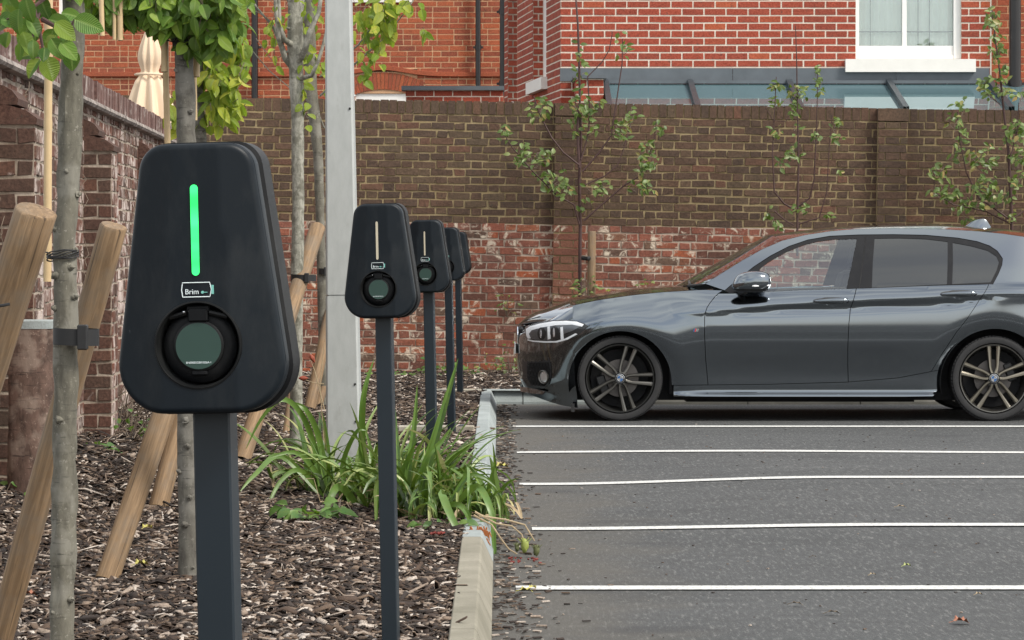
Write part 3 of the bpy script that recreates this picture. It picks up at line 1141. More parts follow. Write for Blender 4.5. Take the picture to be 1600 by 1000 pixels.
b = MB(); b.box(fx(86), fx(142), -0.05, 0.018, fz(40), fz(35.5)); b.build('window_sill', M['white_stone'], FH)

def downpipe(name, px, Y, z0, z1, r_, label):
    o = MB()
    x = GX(px, Y)
    o.tube([(0, 0, z0), (0, 0, z1)], r_, 14)
    for zz in np.arange(z0 + .12, z1, 0.9):
        o.tube([(0, 0, zz), (0, 0, zz + .07)], r_ * 1.22, 14)
        o.box(-r_ * 1.9, r_ * 1.9, r_ * .4, r_ * 1.3, zz + .02, zz + .05)
    ob = o.build(name, M['black_iron'], smooth=True)
    ob.location = (x, Y, 0)
    tag(ob, label, 'downpipe')
downpipe('drain_pipe', 747, 37.9, 2.0, 6, 0.035, 'slim black downpipe on the far red wall, left of the thicker corner pipe')
downpipe('drain_pipe', 786, 35.5, CAMZ - (150 - HY) / K * 35.5, 6, 0.042, 'black downpipe in the corner where the far wall meets the bright house')
downpipe('drain_pipe', 398, 37.9, 2.0, 6, 0.045, 'black downpipe on the far brick wall above the pale tree at left')
downpipe('drain_pipe', 1586, 28.9, CAMZ - (155 - HY) / K * 28.9, 6, 0.06, 'thick black downpipe at the right edge beside the sash window wall')

# low parapet with lead coping in front of the far house
LP = empty('parapet_wall', (GX(634, 34), 34, 0))
tag(LP, 'low red brick parapet with grey lead coping, seen over the wall left of the corner pipe', 'wall')
L_ = GX(786, 34) - GX(634, 34)
pzz = lambda p: CAMZ - (p - HY) / K * 34
wall_part('brickwork', 'house_brick', 'mortar_white', LP, L_, 0.9, z0=pzz(141) - 0.9, bond='stretcher', course=0.075, seed=61, jit=.001, proud=.004, thick=0.3)
b = MB(); b.box(-0.05, L_ + .02, -0.05, 0.33, pzz(141), pzz(134.5)); b.build('coping', M['lead'], LP)
# ------------------------------------------------------------------ the parked car
CX, CY = 2.161, 21.68          # car centre on the ground
HWID = 0.8825
SC = 213.3
FWX, RWX = (969.5 - 800) / SC, (1555 - 800) / SC
def sx_(px): return (px - 800) / SC
def sz_(py): return CAMZ - (py - HY) / SC

CREASE = [(0.5, .76), (1.1, .785), (1.22, .792), (1.41, .803), (1.875, .857), (2.46, .892), (3.15, .923), (3.75, .946), (4.3, .95)]
BELT = [(1.2, .955), (1.53, .937), (1.744, .944), (2.1, .962), (2.53, .975), (3.2, 1.0), (3.507, 1.007), (4.3, 1.02)]
BAND = [(1.1, .004), (1.41, .03), (1.875, .055), (2.46, .07), (3.1, .075), (3.4, .055), (3.6, .03), (4.0, .02)]
ZEDGE = [(.03, .684), (.1, .717), (.198, .750), (.30, .79), (.449, .850), (.647, .892), (.879, .925), (1.11, .949), (1.375, .965), (1.6, .975)]
ARCHES = [(FWX, sz_(598), 80 / SC), (RWX + .003, sz_(598), 84 / SC)]

def dplan(x):
    xs, x0, n = 0.85, 0.03, 2.5
    if x < xs:
        t = min(1.0, (xs - x) / (xs - x0))
        return HWID * (1 - max(0.0, 1 - t ** n) ** (1 / n))
    if x > 3.5:
        t = min(1.0, (x - 3.5) / 0.88)
        return HWID * (1 - max(0.0, 1 - t ** 3.2) ** (1 / 3.2))
    return 0.0

def prof(x, z):
    """inboard distance of the body side below the glass"""
    A = sstep(1.0, 1.5, x)
    ze = tab(x, ZEDGE)
    df = 0.0
    if z > .60:
        df = 0.125 * (max(0, min(1.0, (z - .60) / (ze - .60)))) ** 2.3
    else:
        df = 0.045 * (max(0, (.60 - z) / .40)) ** 1.7
    if x < .5:                       # bumper tucks in again towards the sill
        df += 0.02 * sstep(.30, .18, z)
    zc, zb, bw = cat(x, CREASE), cat(x, BELT), cat(x, BAND)
    zm = zc - bw
    sd_ = [(.15, .040), (.172, .012), (.182, .007), (.192, .009), (.213, .036), (.222, .0445), (.262, .043), (.29, .042), (.34, .040), (.40, .034), (.50, .019), (.60, .0065),
           (.70, .002)]
    e = .002 + .016 * sstep(.02, .07, bw)
    sd_ += [(max(.705, zm - .055), .003 + (zm - .75) * .02 if zm > .75 else .003), (zm - .006, .003 + e * .8), (zm + .004, .003 + e * 1.1), (zc - .004, .003 + e * .35), (zc + .004, .004 + e * .35), (lerp(zc, zb, .5), .022 + e * .5), (zb, .074), (zb + .1, .124)]
    sd2 = []
    for p in sd_:
        if not sd2 or p[0] > sd2[-1][0] + .0015:
            sd2.append(p)
    dd = cat(z, sd2)
    d = lerp(df, dd, A)
    for ax, az, ar in ARCHES:
        r_ = math.hypot((x - ax) * .98, z - az)
        if r_ < ar + .15:
            f_ = max(0, min(1, (ar + .15 - r_) / .15))
            d += .020 * f_ ** 2.2
    return d

def DB(x):
    return lerp(.125, .074, sstep(1.3, 1.9, x)) + 0.0

def D(x, z):
    zb = cat(x, BELT)
    if x < 1.35:
        return dplan(x) + prof(x, z)
    if z <= zb:
        return dplan(x) + prof(x, z)
    t = z - zb
    return dplan(x) + prof(x, zb) + t * (.50) + .04 * (t / .4) ** 2

def nrm(x, z, side, fn=D):
    h = .004
    dx = (fn(x + h, z) - fn(x - h, z)) / (2 * h)
    dz = (fn(x, z + h) - fn(x, z - h)) / (2 * h)
    n = Vector((dx, -1, dz)).normalized()
    if side > 0:
        n.y = -n.y
    return n

def pin(x, z, poly):
    c = False
    n = len(poly)
    j = n - 1
    for i in range(n):
        xi, zi = poly[i]
        xj, zj = poly[j]
        if (zi > z) != (zj > z) and x < (xj - xi) * (z - zi) / (zj - zi) + xi:
            c = not c
        j = i
    return c

def dens(poly, step):
    out = []
    n = len(poly)
    for i in range(n):
        a, b_ = poly[i], poly[(i + 1) % n]
        L = math.hypot(b_[0] - a[0], b_[1] - a[1])
        k = max(1, int(L / step))
        for t in range(k):
            out.append((lerp(a[0], b_[0], t / k), lerp(a[1], b_[1], t / k)))
    return out

def offs(poly, d):
    """shrink a polygon by d (simple mitre)"""
    n = len(poly)
    ar = sum(poly[i][0] * poly[(i + 1) % n][1] - poly[(i + 1) % n][0] * poly[i][1] for i in range(n))
    s = 1 if ar > 0 else -1
    out = []
    for i in range(n):
        a, b_, c = Vector(poly[i - 1]), Vector(poly[i]), Vector(poly[(i + 1) % n])
        e1, e2 = (b_ - a), (c - b_)
        if e1.length < 1e-7 or e2.length < 1e-7:
            out.append(tuple(b_)); continue
        e1.normalize(); e2.normalize()
        n1, n2 = Vector((-e1.y, e1.x)) * s, Vector((-e2.y, e2.x)) * s
        m = (n1 + n2)
        if m.length < 1e-4:
            m = n1
        m.normalize()
        k = 1 / max(.5, m.dot(n1))
        out.append(tuple(b_ + m * d * k))
    return out

def tri_poly(poly, holes=(), step=.02, edge=.015, extra=()):
    P_ = dens(poly, edge)
    vs = [Vector(p) for p in P_]
    es = [(i, (i + 1) % len(P_)) for i in range(len(P_))]
    for h in holes:
        hp = dens(h, edge)
        o = len(vs)
        vs += [Vector(p) for p in hp]
        es += [(o + i, o + (i + 1) % len(hp)) for i in range(len(hp))]
    vs += [Vector(p) for p in extra]
    xs = [p[0] for p in poly]; zs = [p[1] for p in poly]
    x = min(xs) + step * .5
    bnd = [tuple(v) for v in vs]
    bn = np.array(bnd)
    while x < max(xs):
        z = min(zs) + step * .5
        while z < max(zs):
            if pin(x, z, poly) and not any(pin(x, z, h) for h in holes):
                if np.min((bn[:, 0] - x) ** 2 + (bn[:, 1] - z) ** 2) > (step * .45) ** 2:
                    vs.append(Vector((x, z)))
            z += step
        x += step
    r_ = delaunay_2d_cdt(vs, es, [], 0, 1e-6)
    V, F = r_[0], r_[2]
    out = []
    for f_ in F:
        cx_ = sum(V[i][0] for i in f_) / len(f_)
        cz_ = sum(V[i][1] for i in f_) / len(f_)
        if pin(cx_, cz_, poly) and not any(pin(cx_, cz_, h) for h in holes):
            a, b_, c = (V[i] for i in f_[:3])
            if (b_[0] - a[0]) * (c[1] - a[1]) - (b_[1] - a[1]) * (c[0] - a[0]) < 0:
                f_ = tuple(reversed(f_))
            out.append(tuple(f_))
    return V, out

def px_poly(pts, sc=SC):
    return [((p[0] - 800) / sc, CAMZ - (p[1] - HY) / sc) for p in pts]

_cache = {}
def patch(name, poly, mat, parent, side=-1, off=0.0, holes=(), step=.02, fn=D, edge=.015, thick=0.0, key=None):
    k = (name, tuple(poly), step)
    if k in _cache:
        V, F = _cache[k]
    else:
        V, F = tri_poly(poly, holes, step, edge)
        _cache[k] = (V, F)
    b = MB()
    ns = []
    for v in V:
        x, z = v[0], v[1]
        n = nrm(x, z, side, fn)
        y = side * (HWID - fn(x, z))
        p = Vector((x - CX, y, z)) + n * off
        b.v.append(tuple(p))
        ns.append(n)
    # near side (side=-1): looking along +y, x right z up => ccw is outward
    for f_ in F:
        b.f.append(tuple(f_) if side < 0 else tuple(reversed(f_)))
        b.m.append(0)
    if thick:
        nv = len(V)
        from collections import Counter
        ec = Counter()
        for f_ in F:
            for i in range(len(f_)):
                ec[(f_[i], f_[(i + 1) % len(f_)])] += 1
        for (a, c) in list(ec):
            if (c, a) not in ec:
                # rim going inward
                q = []
                for vi in (a, c):
                    q.append(Vector(b.v[vi]) - ns[vi] * thick)
                bi = len(b.v)
                b.v.extend([b.v[a], b.v[c], tuple(q[0]), tuple(q[1])])
                fn_ = (bi, bi + 2, bi + 3, bi + 1)
                b.f.append(fn_ if side < 0 else tuple(reversed(fn_)))
                b.m.append(0)
                e = (Vector(b.v[c]) - Vector(b.v[a]))
                nn_ = e.cross(ns[a]).normalized() * (1 if side < 0 else -1)
                ns.extend([nn_] * 4)
    return b.build(name, mat, parent, smooth=True, normals=[tuple(n) for n in ns])

m_ = NT('car_paint')
m_.col((0.175, 0.198, 0.220))
m_.set(Metallic=1.0, Roughness=0.11)
m_.b.inputs['Coat Weight'].default_value = 0.5
m_.b.inputs['Coat Roughness'].default_value = 0.03
M['paint'] = m_.mat
M['gloss_black'] = simple('gloss_black', (0.008, 0.008, 0.009), 0.22, 0, 0.05)
M['gloss_black'].node_tree.nodes['Principled BSDF'].inputs['Specular IOR Level'].default_value = .3
M['trim_black'] = simple('trim_black', (0.014, 0.014, 0.015), 0.45, 0, 0.1)
M['rubber'] = simple('rubber', (0.018, 0.018, 0.019), 0.75, 0, 0.15, 60, 0.2)
M['alloy'] = simple('alloy', (0.13, 0.125, 0.115), 0.3, 0.85, 0.08)
M['alloy_dark'] = simple('alloy_dark', (0.022, 0.022, 0.021), 0.45, 0.6, 0.1)
M['alloy_light'] = simple('alloy_light', (0.24, 0.22, 0.18), 0.3, 0.85, 0.08)
M['disc'] = simple('disc', (0.11, 0.10, 0.095), 0.5, 0.6, 0.15)
M['intake_shade'] = simple('intake_shade', (0.028, 0.030, 0.034), 0.3, 0.2)  # bumper paint darkened to stand for shade in the recess
M['chrome'] = simple('chrome', (0.75, 0.76, 0.78), 0.12, 1.0, 0.03)
M['front_glass'] = glass_mat('front_glass', (0.80, 0.90, 0.90), 0.07)
M['screen_glass'] = glass_mat('screen_glass', (0.45, 0.55, 0.52), 0.12)
M['lens'] = glass_mat('lens', (0.97, 0.98, 0.99), 0.0, fm=.5)
m_ = NT('tinted_glass')
m_.col((0.018, 0.021, 0.022))
m_.set(Roughness=0.02)
m_.b.inputs['IOR'].default_value = 1.75
M['tinted'] = m_.mat
M['interior'] = simple('interior', (0.03, 0.03, 0.032), 0.8)
M['lamp_inner'] = simple('lamp_inner', (0.75, 0.77, 0.8), 0.25, 0.7)
M['lamp_grey'] = simple('lamp_grey', (0.16, 0.17, 0.18), 0.3, 0.7)
M['lamp_white'] = simple('lamp_white', (0.95, 0.96, 0.97), 0.3, 0.0, 0.03)
M['plate_white'] = simple('plate_white', (0.8, 0.8, 0.78), 0.4)
M['logo_blue'] = simple('logo_blue', (0.03, 0.10, 0.26), 0.25)
M['logo_red'] = simple('logo_red', (0.5, 0.02, 0.02), 0.3)

CAR = empty('parked_car', (CX, CY, 0))
tag(CAR, 'dark grey metallic hatchback with tinted rear windows parked side-on before the brick wall', 'car')

def arc(c, r_, a0, a1, n=24, kx_=1.0):
    return [(c[0] + r_ * kx_ * math.cos(R(lerp(a0, a1, i / n))), c[1] + r_ * math.sin(R(lerp(a0, a1, i / n)))) for i in range(n + 1)]

A0, A1 = ARCHES
XF = 0.445
seam_bf = [(922, 510.5), (929, 518), (936, 528)]           # headlight tip to arch
s_front = px_poly([(1131, 454), (1124, 458.5), (1117, 465), (1110, 473), (1105, 480.5), (1102, 489), (1101, 498), (1101, 526), (1103, 561), (1107, 602)])
s_mid = px_poly([(1340, 450.7), (1335, 465), (1329, 484), (1326.5, 505), (1325, 540), (1325.5, 570), (1326.5, 597.5)])
s_rear = px_poly([(1548, 444), (1529, 472), (1510, 500), (1495, 519), (1475, 550), (1456.5, 581)])
sill_top = px_poly([(1053, 602.5), (1107, 602), (1200, 601), (1326.5, 597.5), (1404, 591), (1456.5, 581), (1471, 578)])
belt_pts = [(x, cat(x, BELT)) for x in np.arange(1.56, 3.507, .06)]

# front fender (from the nose mesh to the door)
fend = [(XF, tab(XF, ZEDGE))]
fend += [(x, tab(x, ZEDGE)) for x in np.arange(.5, 1.40, .06)]
fend += [(1.42, .966)] + s_front
a_end = math.degrees(math.asin((sz_(602.5) - A0[1]) / A0[2]))
fend += [(A0[0] + A0[2] + .004, sz_(602.5))]
aa = arc((A0[0], A0[1]), A0[2], 0, 180 - math.degrees(math.acos(max(-1, min(1, (A0[0] - XF) / A0[2])))), 40)
fend += [p for p in aa if p[0] > XF + .004]
zlast = A0[1] + math.sqrt(max(0, A0[2] ** 2 - (XF - A0[0]) ** 2)) if abs(XF - A0[0]) < A0[2] else A0[1]
fend += [(XF, zlast)]
door1 = s_front[1:] + px_poly([(1200, 601)]) + s_mid[::-1] + [(x, z) for x, z in belt_pts[::-1] if x < 2.5 and x > 1.58]
door2 = s_mid + px_poly([(1404, 591)]) + s_rear[::-1] + [(x, z) for x, z in belt_pts[::-1] if 2.56 < x < 3.48]
sill = sill_top + px_poly([(1470, 610), (1458, 619.5), (1376, 620.5), (1200, 620), (1053, 620)])

# quarter panel + C pillar + roof rail + A pillar : one pressing
ROOF_E = px_poly([(1100, 443), (1130, 424.5), (1160, 406.5), (1190, 390), (1223, 376), (1260, 367), (1300, 361), (1340, 357.5), (1380, 356.5), (1420, 356.5), (1480, 358), (1530, 361), (1570, 365), (1600, 369.5), (1640, 376), (1680, 384)], 211.0)
TRIM_O = px_poly([(1131, 453.5), (1150, 438), (1178, 416.5), (1205, 399.5), (1235, 384.5), (1265, 374.5), (1300, 368.5), (1345, 366.5), (1400, 366), (1450, 367), (1500, 371.5), (1530, 377), (1549, 384), (1560, 392), (1567, 404), (1565, 414), (1558, 428), (1548, 444)], 211.6)
q = list(TRIM_O) + s_rear + px_poly([(1471, 578)])
aq = arc((A1[0], A1[1]), A1[2], 168, 12, 40)
q += [p for p in aq]
q += px_poly([(1640, 596), (1640, 560)]) if False else []
XR = 4.02
q += [(XR, sz_(580))]
q += [(XR, 0.7), (XR, cat(XR, BELT)), (XR, 1.30)]
q += [p for p in ROOF_E[::-1] if p[0] < XR - .01]
# windows
trim_in_f = px_poly([(1187, 455.5), (1187, 420), (1200, 410.5), (1215, 401.5), (1235, 391.5), (1255, 383.5), (1280, 377), (1310, 373.5), (1342, 372.5), (1331, 412), (1320, 451.5)], 211.6)
rear_g = px_poly([(1370, 372), (1364, 410), (1360, 448.5), (1420, 446), (1477, 443.5), (1481, 410), (1484, 377), (1450, 373), (1410, 371.5)], 211.6)
quart_g = px_poly([(1485, 443.2), (1489, 410), (1491.5, 378.5), (1520, 384), (1545, 391), (1558, 400), (1561, 409), (1556, 422), (1545, 440.5)], 211.6)
belt_lo = [(x, cat(x, BELT) + .002) for x in np.arange(1.60, 3.50, .08)]
trim_poly = list(TRIM_O) + [p for p in belt_lo[::-1]]
inset_trim = trim_poly
fan = [p for p in TRIM_O]

gap = .0025
for side in (-1, 1):
    fd = patch('front_wing', offs(fend, gap), M['paint'], CAR, side, step=.022, thick=.012)
    d1 = patch('front_door', offs(door1, gap), M['paint'], CAR, side, step=.022, thick=.012)
    d2 = patch('rear_door', offs(door2, gap), M['paint'], CAR, side, step=.022, thick=.012)
    sl_ = patch('side_sill', offs(sill, gap * .6), M['paint'], CAR, side, step=.012, thick=.012)
    qp = patch('body_side', offs(q, gap * .5), M['paint'], CAR, side, step=.024, thick=.012)
    tr_ = patch('window_trim', offs(trim_poly, .001), M['gloss_black'], CAR, side, off=-.004, step=.03,
                holes=(trim_in_f, rear_g, quart_g))
    g1 = patch('front_window', offs(trim_in_f, -.006), M['front_glass'], CAR, side, off=-.007, step=.04)
    g2 = patch('rear_window', offs(rear_g, -.006), M['tinted'], CAR, side, off=-.007, step=.04)
    g3 = patch('quarter_window', offs(quart_g, -.006), M['tinted'], CAR, side, off=-.007, step=.04)
    # pillar gap between the doors across the black trim
    pg = px_poly([(1339.4, 450), (1343.5, 430), (1349.5, 400), (1355.5, 369), (1357.3, 369), (1351.3, 400), (1345.3, 430), (1341.2, 450)], 211.6)
    patch('door_seal', pg, M['dark_void'], CAR, side, off=-.0025, step=.05)
    # liner behind the panel gaps
    lin = [(.47, tab(.47, ZEDGE) - .02), (1.0, .92), (1.5, .93), (2.5, .96), (3.55, .99), (3.98, 1.0), (3.98, .40)] + \
          [p for p in arc((A1[0], A1[1]), A1[2] + .012, 12, 168, 30)] + [(3.10, .22), (1.22, .22)] + \
          [p for p in arc((A0[0], A0[1]), A0[2] + .012, 5, 150, 30)]
    patch('inner_panel', lin, M['dark_void'], CAR, side, off=-.016, step=.05)

# nose: wraps round the front between the wings
ZBOT = [(.03, sz_(621)), (.1, sz_(624)), (.22, sz_(631)), (.33, sz_(636)), (.445, sz_(639))]
def nose_pt(th, tz, grow=0.0):
    """th -90..90 (0 = centre front), tz 0..1 bottom..top"""
    xs, x0, n = 0.85, 0.03, 2.5
    c, s = abs(math.cos(th)), math.sin(th)
    ex = xs - (xs - x0) * c ** (2 / n)
    ey = HWID * abs(s) ** (2 / n)
    zb_, zt_ = cat(ex, ZBOT), tab(ex, ZEDGE)
    z = lerp(zb_, zt_, tz)
    d = prof(ex, z)
    if ex < .4:
        f_ = 1 - ex / .4
        d += -.010 * f_ * math.sin(math.pi * min(1, max(0, (z - .2) / .45))) 
    nx, ny = -(c ** (2 - 2 / n)) / (xs - x0), (abs(s) ** (2 - 2 / n)) / HWID
    L = math.hypot(nx, ny)
    nx, ny = nx / L, ny / L
    d -= grow
    x = ex - nx * d
    y = ey - ny * d
    return (x - CX, (y if s > 0 else -y), z)
tmax = math.acos(((0.85 - XF) / (0.82)) ** (2.5 / 2))
b = MB()
rows = []
NT_, NZ_ = 90, 44
for i in range(NT_ + 1):
    th_ = lerp(-tmax, tmax, i / NT_)
    rows.append([nose_pt(th_, j / NZ_) for j in range(NZ_ + 1)])
s0_ = b.quadstrip(rows)
b.f = [tuple(reversed(f_)) for f_ in b.f]
bm_ = b.build('front_bumper', M['paint'], CAR, smooth=179)
# return edge at the wheel arch side of the bumper
for side in (-1, 1):
    e_ = MB()
    col_ = [nose_pt(side * tmax, j / NZ_) for j in range(NZ_ + 1) if lerp(cat(XF, ZBOT), tab(XF, ZEDGE), j / NZ_) < .60]
    e_.quadstrip([col_, [(x, y - side * .05, z) for x, y, z in col_]])
    e_.build('arch_edge', M['paint'], bm_, smooth=True)

# bonnet: spans the two wing tops
ZCEN = [(.03, .672), (.088, .732), (.17, .784), (.293, .825), (.464, .886), (.67, .92), (.909, .962), (1.149, .982), (1.36, .988)]
b = MB()
rows = []
NB = 60
for i in range(NB + 1):
    t_ = i / NB
    row = []
    for j in range(41):
        sgn = lerp(-1, 1, j / 40)
        # edge point
        xe_ = lerp(.036, 1.37, t_ ** 1.25)
        # front rounds back toward the sides
        ze_ = tab(xe_, ZEDGE)
        half = HWID - dplan(xe_) - prof(xe_, ze_ - .0005)
        if xe_ < XF:
            cth = min(1.0, ((0.85 - xe_) / 0.82)) ** (2.5 / 2)
            np_ = nose_pt(math.acos(cth), 1.0)
            half, xe_ = np_[1], np_[0] + CX
        xc_ = lerp(.036, 1.30, t_ ** 1.25)
        zc_ = max(tab(xc_, ZCEN), ze_ + .001)
        k_ = abs(sgn) ** 2.3
        x = lerp(xc_, xe_, abs(sgn) ** 2)
        z = lerp(zc_, ze_, k_)
        crease = .006 * math.exp(-((abs(sgn) - .62) / .05) ** 2) * sstep(.1, .5, t_)
        row.append((x - CX, sgn * half, z + crease))
    rows.append(row)
b.quadstrip(rows)
b.f = [tuple(reversed(f_)) for f_ in b.f]
b.build('bonnet', M['paint'], CAR, smooth=179)

# windscreen
b = MB()
edge_pts = [p for p in ROOF_E[:5]]
def ws_edge(t):
    k_ = t * (len(edge_pts) - 1)
    i = min(int(k_), len(edge_pts) - 2)
    x = lerp(edge_pts[i][0], edge_pts[i + 1][0], k_ - i)
    z = lerp(edge_pts[i][1], edge_pts[i + 1][1], k_ - i)
    return x, HWID - D(x, z), z
rows = []
for i in range(25):
    t_ = i / 24
    ex, ey, ez = ws_edge(t_)
    ccx, ccz = lerp(1.25, 1.96, t_), lerp(.985, 1.372, t_)
    rows.append([(lerp(ccx, ex, abs(s) ** 2.2) - CX, s * ey, lerp(ccz, ez, abs(s) ** 2.4)) for s in [lerp(-1, 1, j / 30) for j in range(31)]])
b.quadstrip(rows)
b.f = [tuple(reversed(f_)) for f_ in b.f]
b.build('windscreen', M['screen_glass'], CAR, smooth=179)

# roof skin
ZR = [(1.96, 1.372), (2.2, 1.402), (2.44, 1.431), (2.83, 1.448), (3.18, 1.451), (3.57, 1.431), (3.91, 1.397), (4.2, 1.36)]
b = MB()
rows = []
for i in range(50):
    t_ = i / 49
    xe_ = lerp(ROOF_E[4][0], 4.02, t_)
    re_ = [p for p in ROOF_E]
    ze_ = tab(xe_, re_)
    ye = HWID - D(xe_, ze_)
    xc_ = lerp(1.96, 4.15, t_)
    zc_ = max(cat(xc_, ZR), ze_ + .005)
    rows.append([(lerp(xc_, xe_, abs(s) ** 2) - CX, s * ye, lerp(zc_, ze_, abs(s) ** 2.6)) for s in [lerp(-1, 1, j / 40) for j in range(41)]])
b.quadstrip(rows)
b.f = [tuple(reversed(f_)) for f_ in b.f]
b.build('roof', M['paint'], CAR, smooth=179)

# tail: hatch and bumper
b = MB()
rows = []
for i in range(41):
    s = lerp(-1, 1, i / 40)
    row = []
    for z, xx, hw_ in ((.25, 4.28, .80), (.35, 4.36, .84), (.55, 4.38, .85), (.72, 4.34, .84), (.95, 4.30, .80), (1.02, 4.27, .74), (1.15, 4.20, .68), (1.32, 4.16, .60)):
        yn = HWID - D(4.02, min(z, 1.30))
        k_ = abs(s) ** 3
        row.append((lerp(xx, 4.02, abs(s) ** 6) - CX, s * lerp(hw_, yn, k_), z))
    rows.append(row)
b.quadstrip(rows)
tl = b.build('tailgate', M['paint'], CAR, smooth=60)
b = MB()
b.box(4.225 - CX, 4.26 - CX, -.55, .55, 1.05, 1.30)
b.build('rear_screen', M['tinted'], CAR)
b = MB()
b.box(4.02 - CX, 4.30 - CX, -.58, .58, 1.345, 1.37, bev=.008)
b.build('roof_spoiler', M['paint'], CAR)

# floor, bulkheads and wheel housings (all unlit black)
b = MB()
b.box(.30 - CX, 4.1 - CX, -.62, .62, .145, .55)
b.box(1.3 - CX, 3.0 - CX, -.50, .50, .125, .16)
b.box(1.16 - CX, 3.14 - CX, -.80, .80, .20, .56)
b.box(1.16 - CX, 1.40 - CX, -.80, .80, .56, .90)
b.box(.55 - CX, 1.20 - CX, -.50, .50, .55, .86)
b.box(3.2 - CX, 4.1 - CX, -.58, .58, .55, .93)
b.build('underbody', M['dark_void'], CAR)
for ax, az, ar in ARCHES:
    for side in (-1, 1):
        b = MB()
        rows = []
        for i in range(25):
            a_ = R(lerp(-12, 192, i / 24))
            rows.append([(ax + (ar + .006) * math.cos(a_) - CX, side * (HWID - .022 - (dplan(ax - .25) if ax < 2 else 0)), az + (ar + .006) * math.sin(a_)),
                         (ax + (ar + .006) * math.cos(a_) - CX, side * .52, az + (ar + .006) * math.sin(a_))])
        b.quadstrip(rows)
        b.poly([(ax + (ar + .02) * math.cos(R(k)) - CX, side * .53, az + (ar + .02) * math.sin(R(k))) for k in range(-12, 193, 12)])
        b.build('wheel_arch_liner', M['dark_void'], CAR)
# mud flap under the front bumper
for side in (-1, 1):
    b = MB()
    b.box(sx_(893) - CX, sx_(898) - CX, side * .80 - .05, side * .80 + .05, sz_(644), sz_(632))
    b.build('air_deflector', M['trim_black'], CAR)

# ---- interior seen through the front window
def seat(x, y):
    b = MB()
    M4 = Matrix.Translation((x, y, 0))
    b.box(-.26, .26, -.24, .24, .42, .60, M=M4, bev=.04)
    M5 = Matrix.Translation((x + .24, y, .56)) @ Matrix.Rotation(R(18), 4, 'Y')
    b.box(-.07, .07, -.23, .23, 0, .56, M=M5, bev=.04)
    M6 = Matrix.Translation((x + .43, y, 1.12)) @ Matrix.Rotation(R(12), 4, 'Y')
    b.box(-.045, .045, -.12, .12, 0, .17, M=M6, bev=.03)
    return b.build('seat', M['interior'], CAR, smooth=40)
seat(2.22 - CX, -.36)
seat(2.22 - CX, .36)
b = MB()
b.box(3.0 - CX, 3.25 - CX, -.62, .62, .5, 1.05, bev=.05)
b.build('rear_seat', M['interior'], CAR, smooth=40)
b = MB()
b.box(1.40 - CX, 1.72 - CX, -.70, .70, .78, .945, bev=.04)
b.build('dashboard', M['interior'], CAR, smooth=40)
b = MB()
b.tube([(1.86 - CX + .06 * math.sin(a_), .36 + .18 * math.cos(a_), .90 + .17 * math.sin(a_)) for a_ in np.linspace(0, 2 * math.pi, 25)], .014, 8)
b.build('steering_wheel', M['interior'], CAR, smooth=True)
b = MB()
b.box(1.88 - CX, 1.91 - CX, -.11, .11, 1.25, 1.31, bev=.008)
b.build('interior_mirror', M['interior'], CAR)

